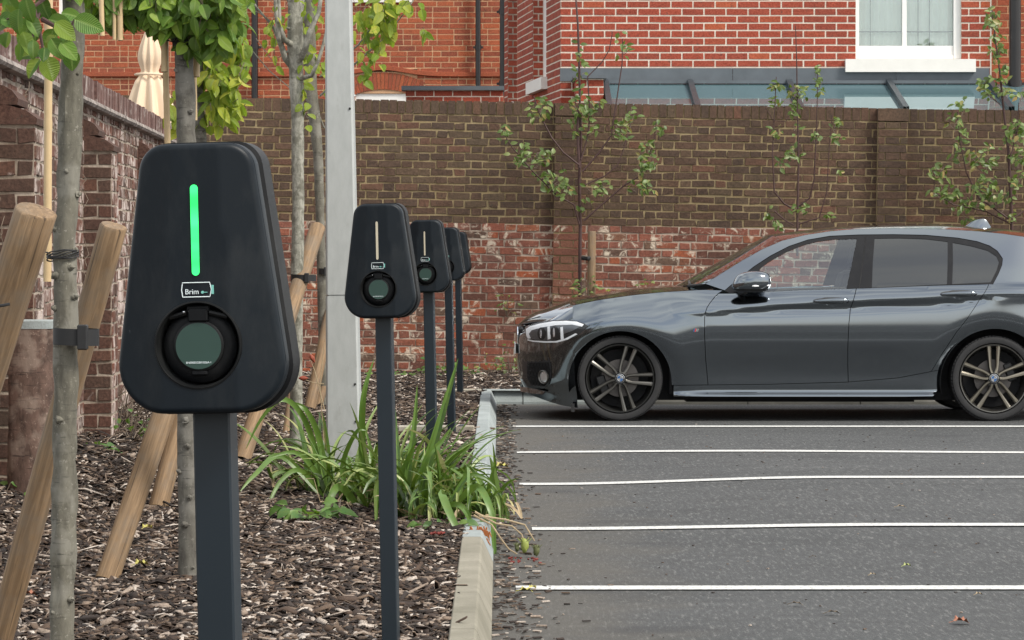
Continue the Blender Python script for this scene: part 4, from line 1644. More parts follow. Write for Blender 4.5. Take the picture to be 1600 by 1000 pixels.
# ---- lamps, grilles, badges, handles, mirrors for both sides
HL = px_poly([(820.5, 517), (825, 513.5), (838, 507.5), (858, 502.5), (880, 500.8), (897, 501.5), (912, 505.5), (920, 510), (906, 522.5), (896, 529), (884, 532.5), (873, 536.5), (852, 537.2), (834, 536.5), (825, 533.5), (822, 526)])
FOG = px_poly([(824, 574), (830, 569.5), (858, 567.5), (861, 580), (858.5, 596), (852, 606), (832, 604.5), (825, 596)])
INT = px_poly([(815.5, 560), (826, 556), (846, 555.5), (858, 560), (862, 568), (862.5, 590), (858, 603), (850, 610), (826, 609.5), (818, 600)])
for side in (-1, 1):
    hl = patch('headlight', HL, M['trim_black'], CAR, side, off=.003, step=.03, thick=.004)
    inner = px_poly([(826, 521), (834, 516.5), (852, 511.5), (880, 507.5), (900, 507.5), (908, 510), (896, 517), (878, 524), (862, 533), (836, 532.5), (828, 530)])
    patch('reflector', inner, M['lamp_grey'], hl, side, off=.005, step=.03)
    patch('daylight_strip', px_poly([(823, 517), (829, 513), (845, 507.8), (866, 503.5), (886, 502.5), (902, 503.5), (913, 507.5), (910, 511), (895, 508), (870, 509.5), (848, 513.5), (832, 518.5), (828, 524), (831, 531), (826, 531.5), (823.5, 526)]), M['lamp_white'], hl, side, off=.0065, step=.03)
    patch('daylight_strip', px_poly([(826, 532.5), (836, 534), (856, 534.2), (870, 533.5), (884, 529.5), (900, 521), (903, 522.5), (888, 531), (872, 536), (852, 536.8), (834, 536), (826, 534.5)]), M['lamp_white'], hl, side, off=.0065, step=.03)
    for bx in (858.5, 878.5):
        patch('bright_divider', px_poly([(bx - 1.8, 512.5), (bx + 2.2, 511.5), (bx + 3.4, 530), (bx - 1.2, 532)]), M['lamp_white'], hl, side, off=.0075, step=.03)
    for cx_, cy_, rr_ in ((868, 521, 10), (848, 523, 9.5)):
        patch('projector_lens', [((cx_ + rr_ * .7 * math.cos(a_) - 800) / SC, CAMZ - (cy_ + rr_ * math.sin(a_) - HY) / SC) for a_ in np.linspace(0, 2 * math.pi, 18)[:-1]], M['trim_black'], hl, side, off=.008, step=.03)
        patch('projector_core', [((cx_ - 1 + rr_ * .16 * math.cos(a_) - 800) / SC, CAMZ - (cy_ + rr_ * .7 * math.sin(a_) - HY) / SC) for a_ in np.linspace(0, 2 * math.pi, 18)[:-1]], M['lamp_inner'], hl, side, off=.0095, step=.03)
    patch('lamp_cover', offs(HL, .002), M['lens'], hl, side, off=.013, step=.03)
    it = patch('side_intake', INT, M['intake_shade'], CAR, side, off=.0015, step=.03)  # flush patch, the recess shade is in its colour
    gr = patch('intake_mesh', FOG, M['dark_void'], CAR, side, off=.003, step=.03)
    b = MB()
    for rr2 in range(5):
        for cc2 in range(7):
            hx, hz = 828 + cc2 * 4.6 + (rr2 % 2) * 2.3, 572 + rr2 * 7.5
            ctr = ((hx - 800) / SC, CAMZ - (hz - HY) / SC)
            if not pin(ctr[0], ctr[1], FOG):
                continue
            ring = []
            for a_ in range(6):
                x = ctr[0] + .012 * math.cos(R(60 * a_ + 30)); z = ctr[1] + .017 * math.sin(R(60 * a_ + 30))
                n = nrm(x, z, side)
                ring.append(Vector((x - CX, side * (HWID - D(x, z)), z)) + n * .005)
            b.tube(ring + [ring[0]], .0016, 4)
    b.build('honeycomb', M['gloss_black'], gr)
    fc = (sx_(851), sz_(591))
    n = nrm(fc[0], fc[1], side)
    Mf = Matrix.Translation(Vector((fc[0] - CX, side * (HWID - D(*fc)), fc[1])) + n * .008) @ n.to_track_quat('Z', 'Y').to_matrix().to_4x4()
    b = MB(); b2 = MB()
    b2.lathe([(.052, -.01), (.052, .006), (.047, .010), (.042, .006), (.040, -.004)], 28, axis='Z')
    put(b2, b, Mf)
    fg = b.build('fog_light', M['alloy'], CAR, smooth=50)
    b = MB(); b2 = MB()
    b2.lathe([(.0, -.002), (.03, -.001), (.040, -.003)], 28, axis='Z')
    put(b2, b, Mf)
    b.build('lens', M['lamp_inner'], fg, smooth=True)
    # bright splitter ledge
    patch('lower_blade', px_poly([(813, 612), (822, 610), (840, 612), (853, 615), (849, 619.5), (832, 619), (815, 618)]), M['paint'], CAR, side, off=.005, step=.03, thick=.006,
          fn=lambda x, z: D(x, z) + (z - .2) * .9)
    # door handles
    for (hx0, hx1, hy, dr) in ((1271, 1326, 470.5, 0), (1470, 1526, 459.5, 1)):
        par = [o for o in kids(CAR) if o.name.startswith('rear_door' if dr else 'front_door')][-1]
        L_ = (hx1 - hx0) / SC
        xm, zm_ = sx_((hx0 + hx1) / 2), sz_(hy)
        patch('handle_recess', [(xm + .01 + .058 * math.cos(a_), zm_ - .006 + .036 * math.sin(a_)) for a_ in np.linspace(0, 2 * math.pi, 22)[:-1]], M['paint'], par, side, off=.0012,
              fn=lambda x, z: D(x, z) + .024 * max(0, 1 - (((x - xm - .01) / .058) ** 2 + ((z - zm_ - .002) / .036) ** 2)), step=.012)
        patch('handle_shadow', [(xm + .002 + (L_ * .5 + .004) * math.copysign(abs(math.cos(a_)) ** .6, math.cos(a_)), zm_ + .001 + (.019 + (.006 if -.2 < math.cos(a_) < .6 and math.sin(a_) > 0 else 0)) * math.sin(a_)) for a_ in np.linspace(0, 2 * math.pi, 30)[:-1]], M['trim_black'], par, side, off=.0035, step=.03)  # black patch painting the shadow around and above the handle
        b = MB()
        pts, rad = [], []
        for i in range(17):
            t_ = i / 16
            x = xm + lerp(-.5, .5, t_) * L_
            z = zm_ + .004 * math.sin(math.pi * t_) + lerp(-.003, .003, t_)
            o_ = .032 * math.sin(math.pi * min(1, max(0, t_))) ** .4 + .004
            pts.append((x - CX, side * (HWID - D(x, z) + o_), z))
            rad.append(max(.004, lerp(.012, .0205, sstep(0, .9, t_)) * min(1, math.sqrt(max(0, 1 - (abs(t_ - .5) * 2) ** 8)) + .25)))
        b.tube(pts, rad, 14, flat=.9)
        b.build('door_handle', M['paint'], par, smooth=60)
        b = MB()
        x = xm + .5 * L_ - .04
        b.box(x - .001 - CX, x + .001 - CX, side * (HWID - D(x, zm_)) - .046, side * (HWID - D(x, zm_)) + .046, zm_ - .016, zm_ + .018)
        b.build('key_cover_gap', M['trim_black'], par)
    # wing mirror
    b = MB()
    mcx, mcz = sx_(1176) - CX, sz_(440) 
    yy = side * (HWID + .045)
    rows = []
    for i in range(17):
        ph = math.pi * i / 16
        row = []
        for k in range(28):
            th_ = 2 * math.pi * k / 28
            cx_, sx2 = math.cos(th_), math.sin(th_)
            e = lambda v, p: math.copysign(abs(v) ** p, v)
            X = .13 * e(cx_, .75) * e(math.sin(ph), .6)
            Yv = .11 * e(sx2, .75) * e(math.sin(ph), .6)
            Z = .078 * e(math.cos(ph), .75)
            # raked nose, blunt glass end
            X = X * (1.0 if X > 0 else 1.12) + (.035 * Z / .078 if X < 0 else 0)
            row.append((mcx + X, yy + Yv, mcz + Z))
        rows.append(row)
    lo, hi = MB(), MB()
    hi.quadstrip(rows[:12], close=True)
    lo.quadstrip(rows[11:], close=True)
    mr = hi.build('wing_mirror', M['paint'], CAR, smooth=60)
    lo.build('mirror_base', M['trim_black'], mr, smooth=60)
    b = MB()
    b.tube([(mcx - .06, yy - side * .02, mcz - .06), (mcx - .09, side * (HWID - .10), mcz - .075), (mcx - .10, side * (HWID - .16), mcz - .06)], [.035, .04, .045], 12, flat=.55)
    b.build('mirror_arm', M['trim_black'], mr, smooth=60)
    b = MB()
    b.tube([(mcx - .10, yy + side * .055, mcz - .028), (mcx, yy + side * .111, mcz - .030), (mcx + .11, yy + side * .075, mcz - .026)], .006, 6)
    b.build('indicator', M['lens'] if False else M['lamp_white'], mr)
    # wing badge
    b = MB()
    for k, mt in enumerate(('logo_blue', 'logo_red', 'chrome', 'chrome')):
        x0 = 1083 + k * 2.0
        pp = px_poly([(x0, 518.3), (x0 + 1.6, 513.6), (x0 + 3.4 - (0 if k < 2 else .4), 513.6), (x0 + 1.8, 518.3)])
        patch('wing_badge', pp, M[mt], fd, side, off=.0015, step=.05)
# kidney grilles, plate, roundel on the nose
for s in (-1, 1):
    b = MB()
    b2 = MB()
    b2.box(-.03, .03, -.135, .135, .55, .68, bev=.02)
    put(b2, b, Matrix.Translation((.072 - CX, s * .155, 0)) @ Matrix.Rotation(R(s * 4), 4, 'Z'))
    kg = b.build('kidney_grille', M['gloss_black'], CAR, smooth=40)
    b = MB()
    c_ = [(-.13, .555), (.13, .555), (.138, .62), (.13, .675), (-.13, .675), (-.138, .62), (-.13, .555)]
    b.tube([(.043 - CX, s * .155 + y, z) for y, z in c_], .006, 6)
    b.build('chrome_surround', M['chrome'], kg)
b = MB()
b.box(.018 - CX, .028 - CX, -.26, .26, .475 + .0, .475 + .075 - .0)
b.build('number_plate', M['plate_white'], CAR)
b = MB()
b.box(.10 - CX, .16 - CX, -.45, .45, .24, .40, bev=.015)
b.build('lower_grille', M['trim_black'], CAR)
# wipers and cowl
b = MB()
rows = []
for x, dz in ((1.20, -.015), (1.30, -.004), (1.44, .010)):
    rows.append([(x + .10 * abs(s) ** 2 - CX, s * .72, .984 + dz - .018 * abs(s) ** 2) for s in [lerp(-1, 1, j / 20) for j in range(21)]])
b.quadstrip(rows)
b.build('cowl', M['trim_black'], CAR, smooth=True)
for y0_, y1_ in ((-.66, -.05), (-.10, .52)):
    b = MB()
    b.tube([(1.315 - CX, y0_, 1.0), (1.33 - CX, (y0_ + y1_) / 2, 1.022), (1.34 - CX, y1_, 1.012)], .009, 6)
    b.tube([(1.30 - CX, y0_ - .02, .992), (1.44 - CX, y0_ - .06, 1.005)], .010, 6)
    b.build('wiper', M['trim_black'], CAR)
# shark fin
b = MB()
rows = []
fx0, fx1 = sx_(1505) - CX + .12, sx_(1552) - CX + .12
for i in range(9):
    t_ = i / 8
    hgt = [.0, .012, .03, .045, .056, .062, .064, .045, .0][i]
    wd_ = .030 * math.sin(math.pi * min(1, t_ * .8 + .15))
    x = lerp(fx0, fx1, t_)
    rows.append([(x, -wd_, 1.425), (x + .01, -wd_ * .5, 1.430 + hgt * .7), (x + .012, 0, 1.432 + hgt), (x + .01, wd_ * .5, 1.430 + hgt * .7), (x, wd_, 1.425)])
b.quadstrip(rows)
b.build('shark_fin_aerial', M['paint'], CAR, smooth=60)
# fuel/roof seams
b = MB()

# ---- wheels
def wheel(ax, side, a0, face_mat):
    zc_ = sz_(592)
    yo = side * (HWID - .045 - (0.022 if ax < 2 else 0.008))
    RT = 66.5 / SC
    w_ = MB()
    s = side
    prof_ = [(RT - .055, 0.010), (RT - .050, -.006), (RT - .025, -.012), (RT - .010, -.008), (RT - .002, .010), (RT, .03), (RT, .18), (RT - .02, .21), (RT - .06, .21)]
    w_.lathe([(r_, -s * h) for r_, h in prof_], 72)
    # tread blocks
    for k in range(72):
        a_ = 2 * math.pi * k / 72
        M4 = Matrix.Rotation(-a_, 4, 'Y')
        y0_, y1_ = sorted((-s * .004, -s * .045))
        w_.box(RT - .006, RT + .002, y0_, y1_, -.009, .009, M=M4)
    ty = w_.build('wheel', M['rubber'], CAR, smooth=40)
    ty.location = (ax - CX, yo, zc_)
    rim = MB()
    RR = 53.3 / SC
    rim.lathe([(RR + .004, -s * .004), (RR, s * .004), (RR - .007, s * .003), (RR - .012, -s * .012), (RR - .022, -s * .05), (RR - .035, -s * .12), (RR - .04, -s * .19)], 72)
    rim.build('rim', M['alloy_dark'] if face_mat == 'alloy' else M['alloy'], ty, smooth=40)
    # disc and hub
    d_ = MB()
    d_.lathe([(.138, -s * .062), (.138, -s * .055), (.06, -s * .055), (.055, -s * .04), (.0, -s * .04)], 48)
    d_.lathe([(RR - .035, -s * .10), (0.0, -s * .11)], 24, mi=1)
    d_.build('brake_disc', [M['disc'], M['dark_void']], ty, smooth=30)
    cal = MB()
    for k in range(7):
        pass
    M4 = Matrix.Rotation(R(-200 if ax < 2 else -20), 4, 'Y')
    y0_, y1_ = sorted((-s * .045, -s * .085))
    cal.box(.10, .17, y0_, y1_, -.07, .07, M=M4, bev=.01)
    cal.build('brake_caliper', M['trim_black'], ty)
    for k in range(5):
        a_ = a0 + 72 * k
        sp = MB()
        for sg in (-1, 1):
            # slim blade: outline in (radius, tangent); bows out towards the rim
            cl = [(.040, sg * .012), (.062, sg * .021), (.09, sg * .0265), (.13, sg * .029), (.18, sg * .032), (.222, sg * .0345), (RR - .004, sg * .036)]
            wd_ = [.012, .0105, .010, .0115, .0135, .0155, .017]
            dep = [.008, .006, .004, .002, .000, -.001, -.001]
            rows = []
            for (r_, t_), wv, dp in zip(cl, wd_, dep):
                f_ = s * (dp - .002)
                bk = -s * .035
                tl_ = .0
                rows.append([(r_, bk, t_ - wv * 1.1), (r_, f_ - s * .009, t_ - wv), (r_, f_, t_ - wv * .45 + sg * .002), (r_, f_ + s * .0, t_ + wv * .45 + sg * .002), (r_, f_ - s * .007, t_ + wv), (r_, bk, t_ + wv * 1.1)])
            # two materials: dark flanks, machined faces
            b0 = len(sp.v)
            for row in rows:
                sp.v.extend(row)
            for i in range(len(rows) - 1):
                for j in range(6):
                    j2 = (j + 1) % 6
                    sp.f.append((b0 + i * 6 + j, b0 + i * 6 + j2, b0 + (i + 1) * 6 + j2, b0 + (i + 1) * 6 + j))
                    sp.m.append(0 if j in (1, 2, 3) else 1)
        so = sp.build('spoke', [M[face_mat], M['alloy_dark']], ty, smooth=25)
        so.rotation_euler = (0, -R(a_), 0)
    hb = MB()
    hb.lathe([(.052, -s * .03), (.050, -s * .002), (.044, s * .002), (.036, -s * .001), (.034, s * .002)], 40)
    for k in range(5):
        a_ = R(a0 + 72 * k + 0)
        hb.lathe([(.009, -s * .02), (.009, -s * .002), (.0, -s * .001)], 10, origin=(.056 * math.cos(a_), 0, .056 * math.sin(a_)))
    ho = hb.build('hub', M['alloy_dark'], ty, smooth=40)
    rd = MB()
    rd.lathe([(.034, s * .0015), (.033, s * .004), (.0, s * .0055)], 32)
    ro = rd.build('centre_cap', M['trim_black'], ty, smooth=30)
    for k in range(4):
        q_ = MB()
        pts = [(0, s * .0062, 0)] + [(.022 * math.cos(R(90 * k + a)), s * .0062, .022 * math.sin(R(90 * k + a))) for a in range(0, 91, 15)]
        q_.poly(pts if s < 0 else pts[::-1])
        mm = M['logo_blue'] if k % 2 == 1 else M['chrome']
        qo = q_.build('badge_quarter', mm, ty)
    q_ = MB()
    q_.tube([(.0225 * math.cos(R(a)), s * .0062, .0225 * math.sin(R(a))) for a in range(0, 361, 15)], .0016, 5, caps=False)
    q_.tube([(.0325 * math.cos(R(a)), s * .005, .0325 * math.sin(R(a))) for a in range(0, 361, 15)], .0016, 5, caps=False)
    q_.build('badge_ring', M['chrome'], ty)
    return ty
wheel(FWX, -1, 70, 'alloy')
wheel(FWX, 1, 10, 'alloy')
wheel(RWX, -1, 90, 'alloy_light')
wheel(RWX, 1, 30, 'alloy_light')
# ------------------------------------------------------------------ charging posts
def plastic(name, c, rough, bump=.15):
    m = NT(name)
    v = m.coord()
    cc = m.mix(m.noise(v, 8, 5), tuple(x * .85 for x in c), tuple(x * 1.15 for x in c))
    sc_ = m.noise(m.coord(scale=(1, 1, .5)), 55, 3, .6)
    cc = m.mix(m.ramp(sc_, [(0.73, 0.0), (0.77, 0.35)]), cc, (0.12, 0.13, 0.14))
    dust = m.noise(m.coord(scale=(1, 1, .35)), 14, 6, .7)
    cc = m.mix(m.ramp(dust, [(0.48, 0.0), (0.75, 0.14)]), cc, (0.10, 0.10, 0.095))
    m.col(cc)
    dn = m.noise(v, 4, 6, 0.7)
    m.set(Roughness=m.ramp(dn, [(0.3, rough - .06), (0.7, rough + .1)]))
    m.bump(m.noise(v, 900, 2), bump, 0.0006)
    m.b.inputs['Specular IOR Level'].default_value = .18
    return m.mat
M['cover'] = plastic('cover', (0.0070, 0.0105, 0.0145), 0.40)
M['shell'] = plastic('shell', (0.0035, 0.004, 0.005), 0.5)
M['socket'] = plastic('socket', (0.007, 0.0075, 0.008), 0.4)
M['flap_label'] = simple('flap_label', (0.018, 0.048, 0.038), 0.45)
M['post_paint'] = simple('post_paint', (0.006, 0.013, 0.020), 0.42, 0.0, 0.2, 6)
M['print_white'] = simple('print_white', (0.7, 0.78, 0.8), 0.5)
M['print_teal'] = simple('print_teal', (0.18, 0.48, 0.42), 0.5)
M['strip_off'] = simple('strip_off', (0.50, 0.45, 0.34), 0.4)
m_ = NT('strip_green')
m_.col((0.02, 0.5, 0.1))
v = m_.coord()
glow = m_.ramp(m_.noise(m_.coord(scale=(0, 0, 1)), 42, 1), [(0.35, (0.008, 0.62, 0.08)), (0.65, (0.05, 1.0, 0.22))])
m_.l(glow, m_.b.inputs['Emission Color'])
m_.b.inputs['Emission Strength'].default_value = 0.95
M['strip_green'] = m_.mat

CHH, ZB0 = 0.3285, 0.971
def outline(grow=0.0, n=14):
    """rounded trapezoid, local x and z, counter-clockwise from bottom left"""
    hb, ht = 0.1135 + grow, 0.0685 + grow * .95
    z0, z1 = ZB0 - grow, ZB0 + CHH + grow
    C = [(-hb, z0, .058), (hb, z0, .058), (ht, z1, .034), (-ht, z1, .034)]
    out = []
    for i in range(4):
        p = Vector(C[i][:2]); a = Vector(C[i - 1][:2]); c = Vector(C[(i + 1) % 4][:2]); r_ = C[i][2]
        d1 = (a - p).normalized(); d2 = (c - p).normalized()
        ang = math.acos(max(-1, min(1, d1.dot(d2))))
        t = r_ / math.tan(ang / 2)
        ctr = p + (d1 + d2).normalized() * (r_ / math.sin(ang / 2))
        s, e = p + d1 * t, p + d2 * t
        a0_ = math.atan2(s.y - ctr.y, s.x - ctr.x); a1_ = math.atan2(e.y - ctr.y, e.x - ctr.x)
        while a1_ < a0_:
            a1_ += 2 * math.pi
        for k in range(n + 1):
            q = lerp(a0_, a1_, k / n)
            out.append((ctr.x + r_ * math.cos(q), ctr.y + r_ * math.sin(q)))
    # slight crown on the bottom and top edges
    res = []
    for x, z in out:
        t = (z - z0) / (z1 - z0)
        res.append((x, z - .004 * (1 - (x / hb) ** 2) * (1 - t) ** 3))
    return res
OUT = outline()
SOCK = (0.0, ZB0 + .0805)
def cover_y(x, z):
    """depth of the front skin (more negative = nearer the viewer)"""
    t = (z - ZB0) / CHH
    half = lerp(.113, .068, t)
    ctr = lerp(.050, .028, t)
    d = 0.0
    if abs(x) > ctr:
        d += (abs(x) - ctr) * .27
    # edge fillet
    e = 1e9
    for (ax, az), (bx, bz) in zip(OUT, OUT[1:] + OUT[:1]):
        ex, ez = bx - ax, bz - az
        L2 = ex * ex + ez * ez
        if L2 < 1e-12:
            continue
        u = max(0, min(1, ((x - ax) * ex + (z - az) * ez) / L2))
        q = math.hypot(x - ax - u * ex, z - az - u * ez)
        e = min(e, q)
    r_ = .0075
    if e < r_:
        d += r_ - math.sqrt(max(0, r_ * r_ - (r_ - e) ** 2))
    return -.082 + d

def make_charger(on):
    root = empty('ev_charger', (0, 0, 0))
    # front cover with hole for the socket
    RS = .0535
    hole = [(SOCK[0] + RS * math.cos(a), SOCK[1] + RS * math.sin(a)) for a in np.linspace(0, 2 * math.pi, 41)[:-1]]
    ext = []
    for dd in (.0005, .0014, .0028, .0046, .0066, .0086):
        ext += dens(offs(OUT, dd), .006)
    V, F = tri_poly(OUT, (hole,), .0085, .006, extra=ext)
    b = MB()
    ns = []
    h = .0006
    for v_ in V:
        x, z = v_[0], v_[1]
        y = cover_y(x, z)
        # estimate normal; on the border lean outward
        dx = (cover_y(x + h, z) - cover_y(x - h, z)) / (2 * h)
        dz = (cover_y(x, z + h) - cover_y(x, z - h)) / (2 * h)
        dx, dz = max(-4, min(4, dx)), max(-4, min(4, dz))
        b.v.append((x, y, z))
        ns.append(Vector((dx, -1, dz)).normalized())
    b.f = [tuple(f_) for f_ in F]
    b.m = [0] * len(F)
    body_rows = []
    # side wall of the cover
    base = len(b.v)
    o2 = dens(OUT, .006)
    for yy in (-.0712, -.040):
        for x, z in o2:
            b.v.append((x, yy if yy > -.05 else cover_y(x, z), z))
    n = len(o2)
    for i in range(n):
        j = (i + 1) % n
        b.f.append((base + j, base + i, base + n + i, base + n + j)); b.m.append(0)
        # normals radial
    for r_ in range(2):
        for i in range(n):
            x, z = o2[i]
            a, c = o2[i - 1], o2[(i + 1) % n]
            t = Vector((c[0] - a[0], c[1] - a[1])).normalized()
            ns.append(Vector((t.y, -.25 if r_ == 0 else 0, -t.x)).normalized())
    fc = b.build('front_cover', M['cover'], root, smooth=True, normals=[tuple(q) for q in ns])
    # rear shell
    b = MB()
    o3 = outline(.003, 10)
    o4 = outline(-.006, 10)
    rows = []
    for prof_, yy in ((o4, -.0405), (o4, -.036), (o3, -.030), (o3, .016), (o4, .022)):
        rows.append([(x, yy, z) for x, z in prof_])
    b.quadstrip(rows, close=True)
    n3 = len(o4)
    b.f.append(tuple(range(n3 - 1, -1, -1))); b.m.append(0)
    m3 = len(b.v)
    b.f.append(tuple(range(m3 - n3, m3))); b.m.append(0)
    b.build('rear_shell', M['shell'], root, smooth=35)
    # status strip
    b = MB()
    zt_, zb_ = ZB0 + .2775, ZB0 + .166
    w2 = .0047
    pts = [(w2 * math.cos(R(a)), zt_ - w2 + w2 * math.sin(R(a))) for a in range(0, 181, 18)] + [(w2 * math.cos(R(a)), zb_ + w2 + w2 * math.sin(R(a))) for a in range(180, 361, 18)]
    if not on:
        pts = [(x * .72, z) for x, z in pts]
    rows = [[(x - .0005, -.0815, z) for x, z in pts], [(x - .0005, -.0832, z) for x, z in pts]]
    b.quadstrip(rows, close=True)
    b.f.append(tuple(range(len(pts), 2 * len(pts)))); b.m.append(0)
    b.build('status_light', M['strip_green'] if on else M['strip_off'], root)
    # battery emblem
    b = MB()
    zc_ = ZB0 + .1485
    fr = [(-.0175, -.0088), (-.0188, 0), (-.0175, .0088), (.0165, .0088), (.0185, .0), (.0165, -.0088), (-.0175, -.0088)]
    fr2 = []
    for (a, c), (d_, e) in zip(fr, fr[1:]):
        for k in range(4):
            fr2.append((lerp(a, d_, k / 4), lerp(c, e, k / 4)))
    fr2.append(fr2[0])
    b.tube([(x, -.0824, zc_ + z) for x, z in fr2], .0006, 6, caps=False)
    em = b.build('battery_emblem', M['print_white'], root)
    b = MB()
    b.box(.0185, .0215, -.0829, -.0818, zc_ - .0055, zc_ + .0055)
    b.build('battery_terminal', M['print_teal'], em)
    Mt = Matrix.Translation((-.0058, -.0826, zc_ - .0026)) @ Matrix.Rotation(R(90), 4, 'X')
    text_mesh('lettering', 'Brim', .0090, M['print_white'], em, Mt)
    b = MB()
    b.lathe([(0, -.0004), (.0018, -.0004), (.0018, .0003), (0, .0003)], 14, origin=(.0075, -.0826, zc_ - .0032))
    b.box(.0088, .0135, -.0829, -.0822, zc_ - .0036, zc_ - .0028)
    b.build('plug_symbol', M['print_teal'], em)
    # socket: dished ring, hinged flap with round label
    b = MB()
    sx0, sz0 = SOCK
    b.lathe([(RS + .0016, -.0795), (RS + .0006, -.0832), (RS - .001, -.0835), (RS - .0028, -.0805), (RS - .0045, -.060), (.047, -.056), (.036, -.052), (.0, -.052)], 56, origin=(sx0, 0, sz0))
    so = b.build('socket', M['socket'], root, smooth=35)
    b = MB()
    # bowl lobe under the flap
    b.lathe([(.0475, -.058), (.0455, -.068), (.040, -.073), (.034, -.074), (.0, -.074)], 48, origin=(sx0, 0, sz0 - .001))
    fl = b.build('flap', M['shell'], so, smooth=35)
    b = MB()
    b.lathe([(.0315, -.074), (.0315, -.0775), (.030, -.0785), (.0, -.0785)], 44, origin=(sx0, 0, sz0 - .001))
    b.build('flap_rim', M['socket'], so, smooth=35)
    b = MB()
    b.lathe([(.0285, -.0786), (.0285, -.0791), (.0, -.0791)], 44, origin=(sx0, 0, sz0 - .001))
    b.build('round_label', M['flap_label'], so)
    Mt = Matrix.Translation((sx0, -.0793, sz0 - .0215)) @ Matrix.Rotation(R(90), 4, 'X')
    text_mesh('serial_lettering', 'BN00002GB01056A-1', .0035, M['print_white'], so, Mt, extrude=.0001)
    b = MB()
    b.box(sx0 - .0125, sx0 + .0125, -.0815, -.060, sz0 + .0285, sz0 + .0455, bev=.002)
    b.box(sx0 - .0145, sx0 + .0145, -.079, -.062, sz0 + .040, sz0 + .0485, bev=.0015)
    b.build('hinge', M['shell'], so)
    b = MB()
    b.tube([(sx0 - .036, -.0745, sz0 + .0345), (sx0 - .014, -.0765, sz0 + .040)], .0035, 8)
    b.build('hinge_arm', M['socket'], so, smooth=True)
    b = MB()
    b.tube([(sx0 + .036, -.0745, sz0 + .0345), (sx0 + .014, -.0765, sz0 + .040)], .0035, 8)
    b.build('hinge_arm', M['socket'], so, smooth=True)
    b = MB()
    b.blob((sx0 - .017, -.080, sz0 + .041), .0016)
    b.build('hinge_pin', M['chrome'], so)
    b = MB()
    b.box(sx0 - .010, sx0 + .010, -.0785, -.070, sz0 - .0375, sz0 - .031, bev=.0018)
    b.build('flap_tab', M['shell'], so)
    b = MB()
    b.box(-.0235, .0235, -.018, .029, 0, ZB0 + .02, bev=.0025)
    b.build('post', M['post_paint'], root)
    b = MB()
    b.box(-.055, .055, -.05, .06, -.03, .004)
    b.build('base_plate', M['post_paint'], root)
    return root

ch_on = make_charger(True)
ch_off = make_charger(False)
spec = [(321, 3.50, ch_on, 'nearest charging post, its status strip glowing green, beside the young tree', -1.35, -6.5),
        (596.5, 8.30, ch_off, 'second charging post with unlit strip, in front of the grey lamp column', -1.2, -8),
        (668, 13.1, None, 'third charging post with unlit strip, its right edge clear of the larger second one', -1.2, -8),
        (699.5, 17.9, None, 'fourth charging post, half hidden behind the third', -1.2, -9),
        (715, 22.6, None, 'farthest charging post, a sliver of its head showing at the end of the row', -1.0, -9)]
for px, Y, o, lab, lean, yaw in spec:
    if o is None:
        o = copy_tree(ch_off)
    zb = 0.10
    o.location = (GX(px, Y) - math.sin(R(lean)) * (ZB0 + .16) * 1.0, Y + .06, zb)
    o.rotation_euler = (0, R(lean), R(yaw))
    tag(o, lab, 'ev charger', 'charging posts in a row along the kerb')

# footings running from the last two posts to the kerb
for (Y, p0, p1, lab) in ((18.05, 622, 741, 'concrete footing strip between the fourth charging post and the kerb'), (22.75, 672, 752, 'pale footing strip by the farthest charging post')):
    b = MB()
    b.box(0, GX(p1, Y) - GX(p0, Y), 0, .11, 0, .11, bev=.006)
    if Y < 20:
        b.box(GX(698, Y) - GX(p0, Y), GX(727, Y) - GX(p0, Y), .0, .06, .111, .117, mi=1)
    o = b.build('concrete_footing', [M['footing'], M['lead']])
    o.location = (GX(p0, Y), Y, 0.03)
    tag(o, lab, 'footing')

# ------------------------------------------------------------------ lamp column
m_ = NT('galvanised')
v = m_.coord()
cc = m_.mix(m_.ramp(m_.noise(m_.coord(scale=(3, 3, 1)), 9, 6, .65), [(0.35, 0.0), (0.65, 1.0)]), (0.37, 0.385, 0.375), (0.42, 0.435, 0.425))
cc = m_.mix(m_.ramp(m_.noise(m_.coord(scale=(1, 1, .4)), 14, 5, .7), [(0.6, 0.0), (0.72, 0.5)]), cc, (0.27, 0.27, 0.25))
m_.col(cc)
m_.set(Metallic=0.25, Roughness=0.55)
m_.bump(m_.noise(v, 180, 3), 0.15, 0.002)
M['galv'] = m_.mat
LPY = 14.5
LC = empty('lamp_column', (GX(540, LPY), LPY, 0.08))
tag(LC, 'tall square pale grey metal lamp column standing in the strappy plants', 'lamp post')
def lamp_half(z): return lerp(.0895, .0655, z / 2.46)
b = MB()
rows = []
zj = CAMZ - (461 - HY) / K * LPY - .08
def sq(h, z, c=.010):
    return [(-h + c, -h, z), (h - c, -h, z), (h, -h + c, z), (h, h - c, z), (h - c, h, z), (-h + c, h, z), (-h, h - c, z), (-h, -h + c, z)]
b.quadstrip([sq(lamp_half(0), -.1), sq(lamp_half(zj), zj - .003)], close=True)
b.quadstrip([sq(lamp_half(zj) - .006, zj - .004), sq(lamp_half(zj) - .006, zj + .004)], close=True)
b.quadstrip([sq(lamp_half(zj) - .001, zj + .003), sq(.052, 4.0)], close=True)
b.f.append(tuple(range(len(b.v) - 8, len(b.v)))); b.m.append(0)
sh = b.build('shaft', M['galv'], LC)
sh.rotation_euler = (0, R(-0.72), R(-1))
sh.location.x = -.004
b = MB()
for z in (.10, .31, .50, 1.9):
    b.lathe([(.006, .0), (.006, -.004), (0, -.005)], 12, origin=(lamp_half(z) * .72, -lamp_half(z), z))
bo = b.build('bolt', M['trim_black'], LC)
bo.rotation_euler = (0, R(-0.72), R(-1))
b = MB()
b.box(-.16, .16, -.30, .14, 4.0, 4.08, bev=.02)
b.build('lamp_head', M['galv'], LC)

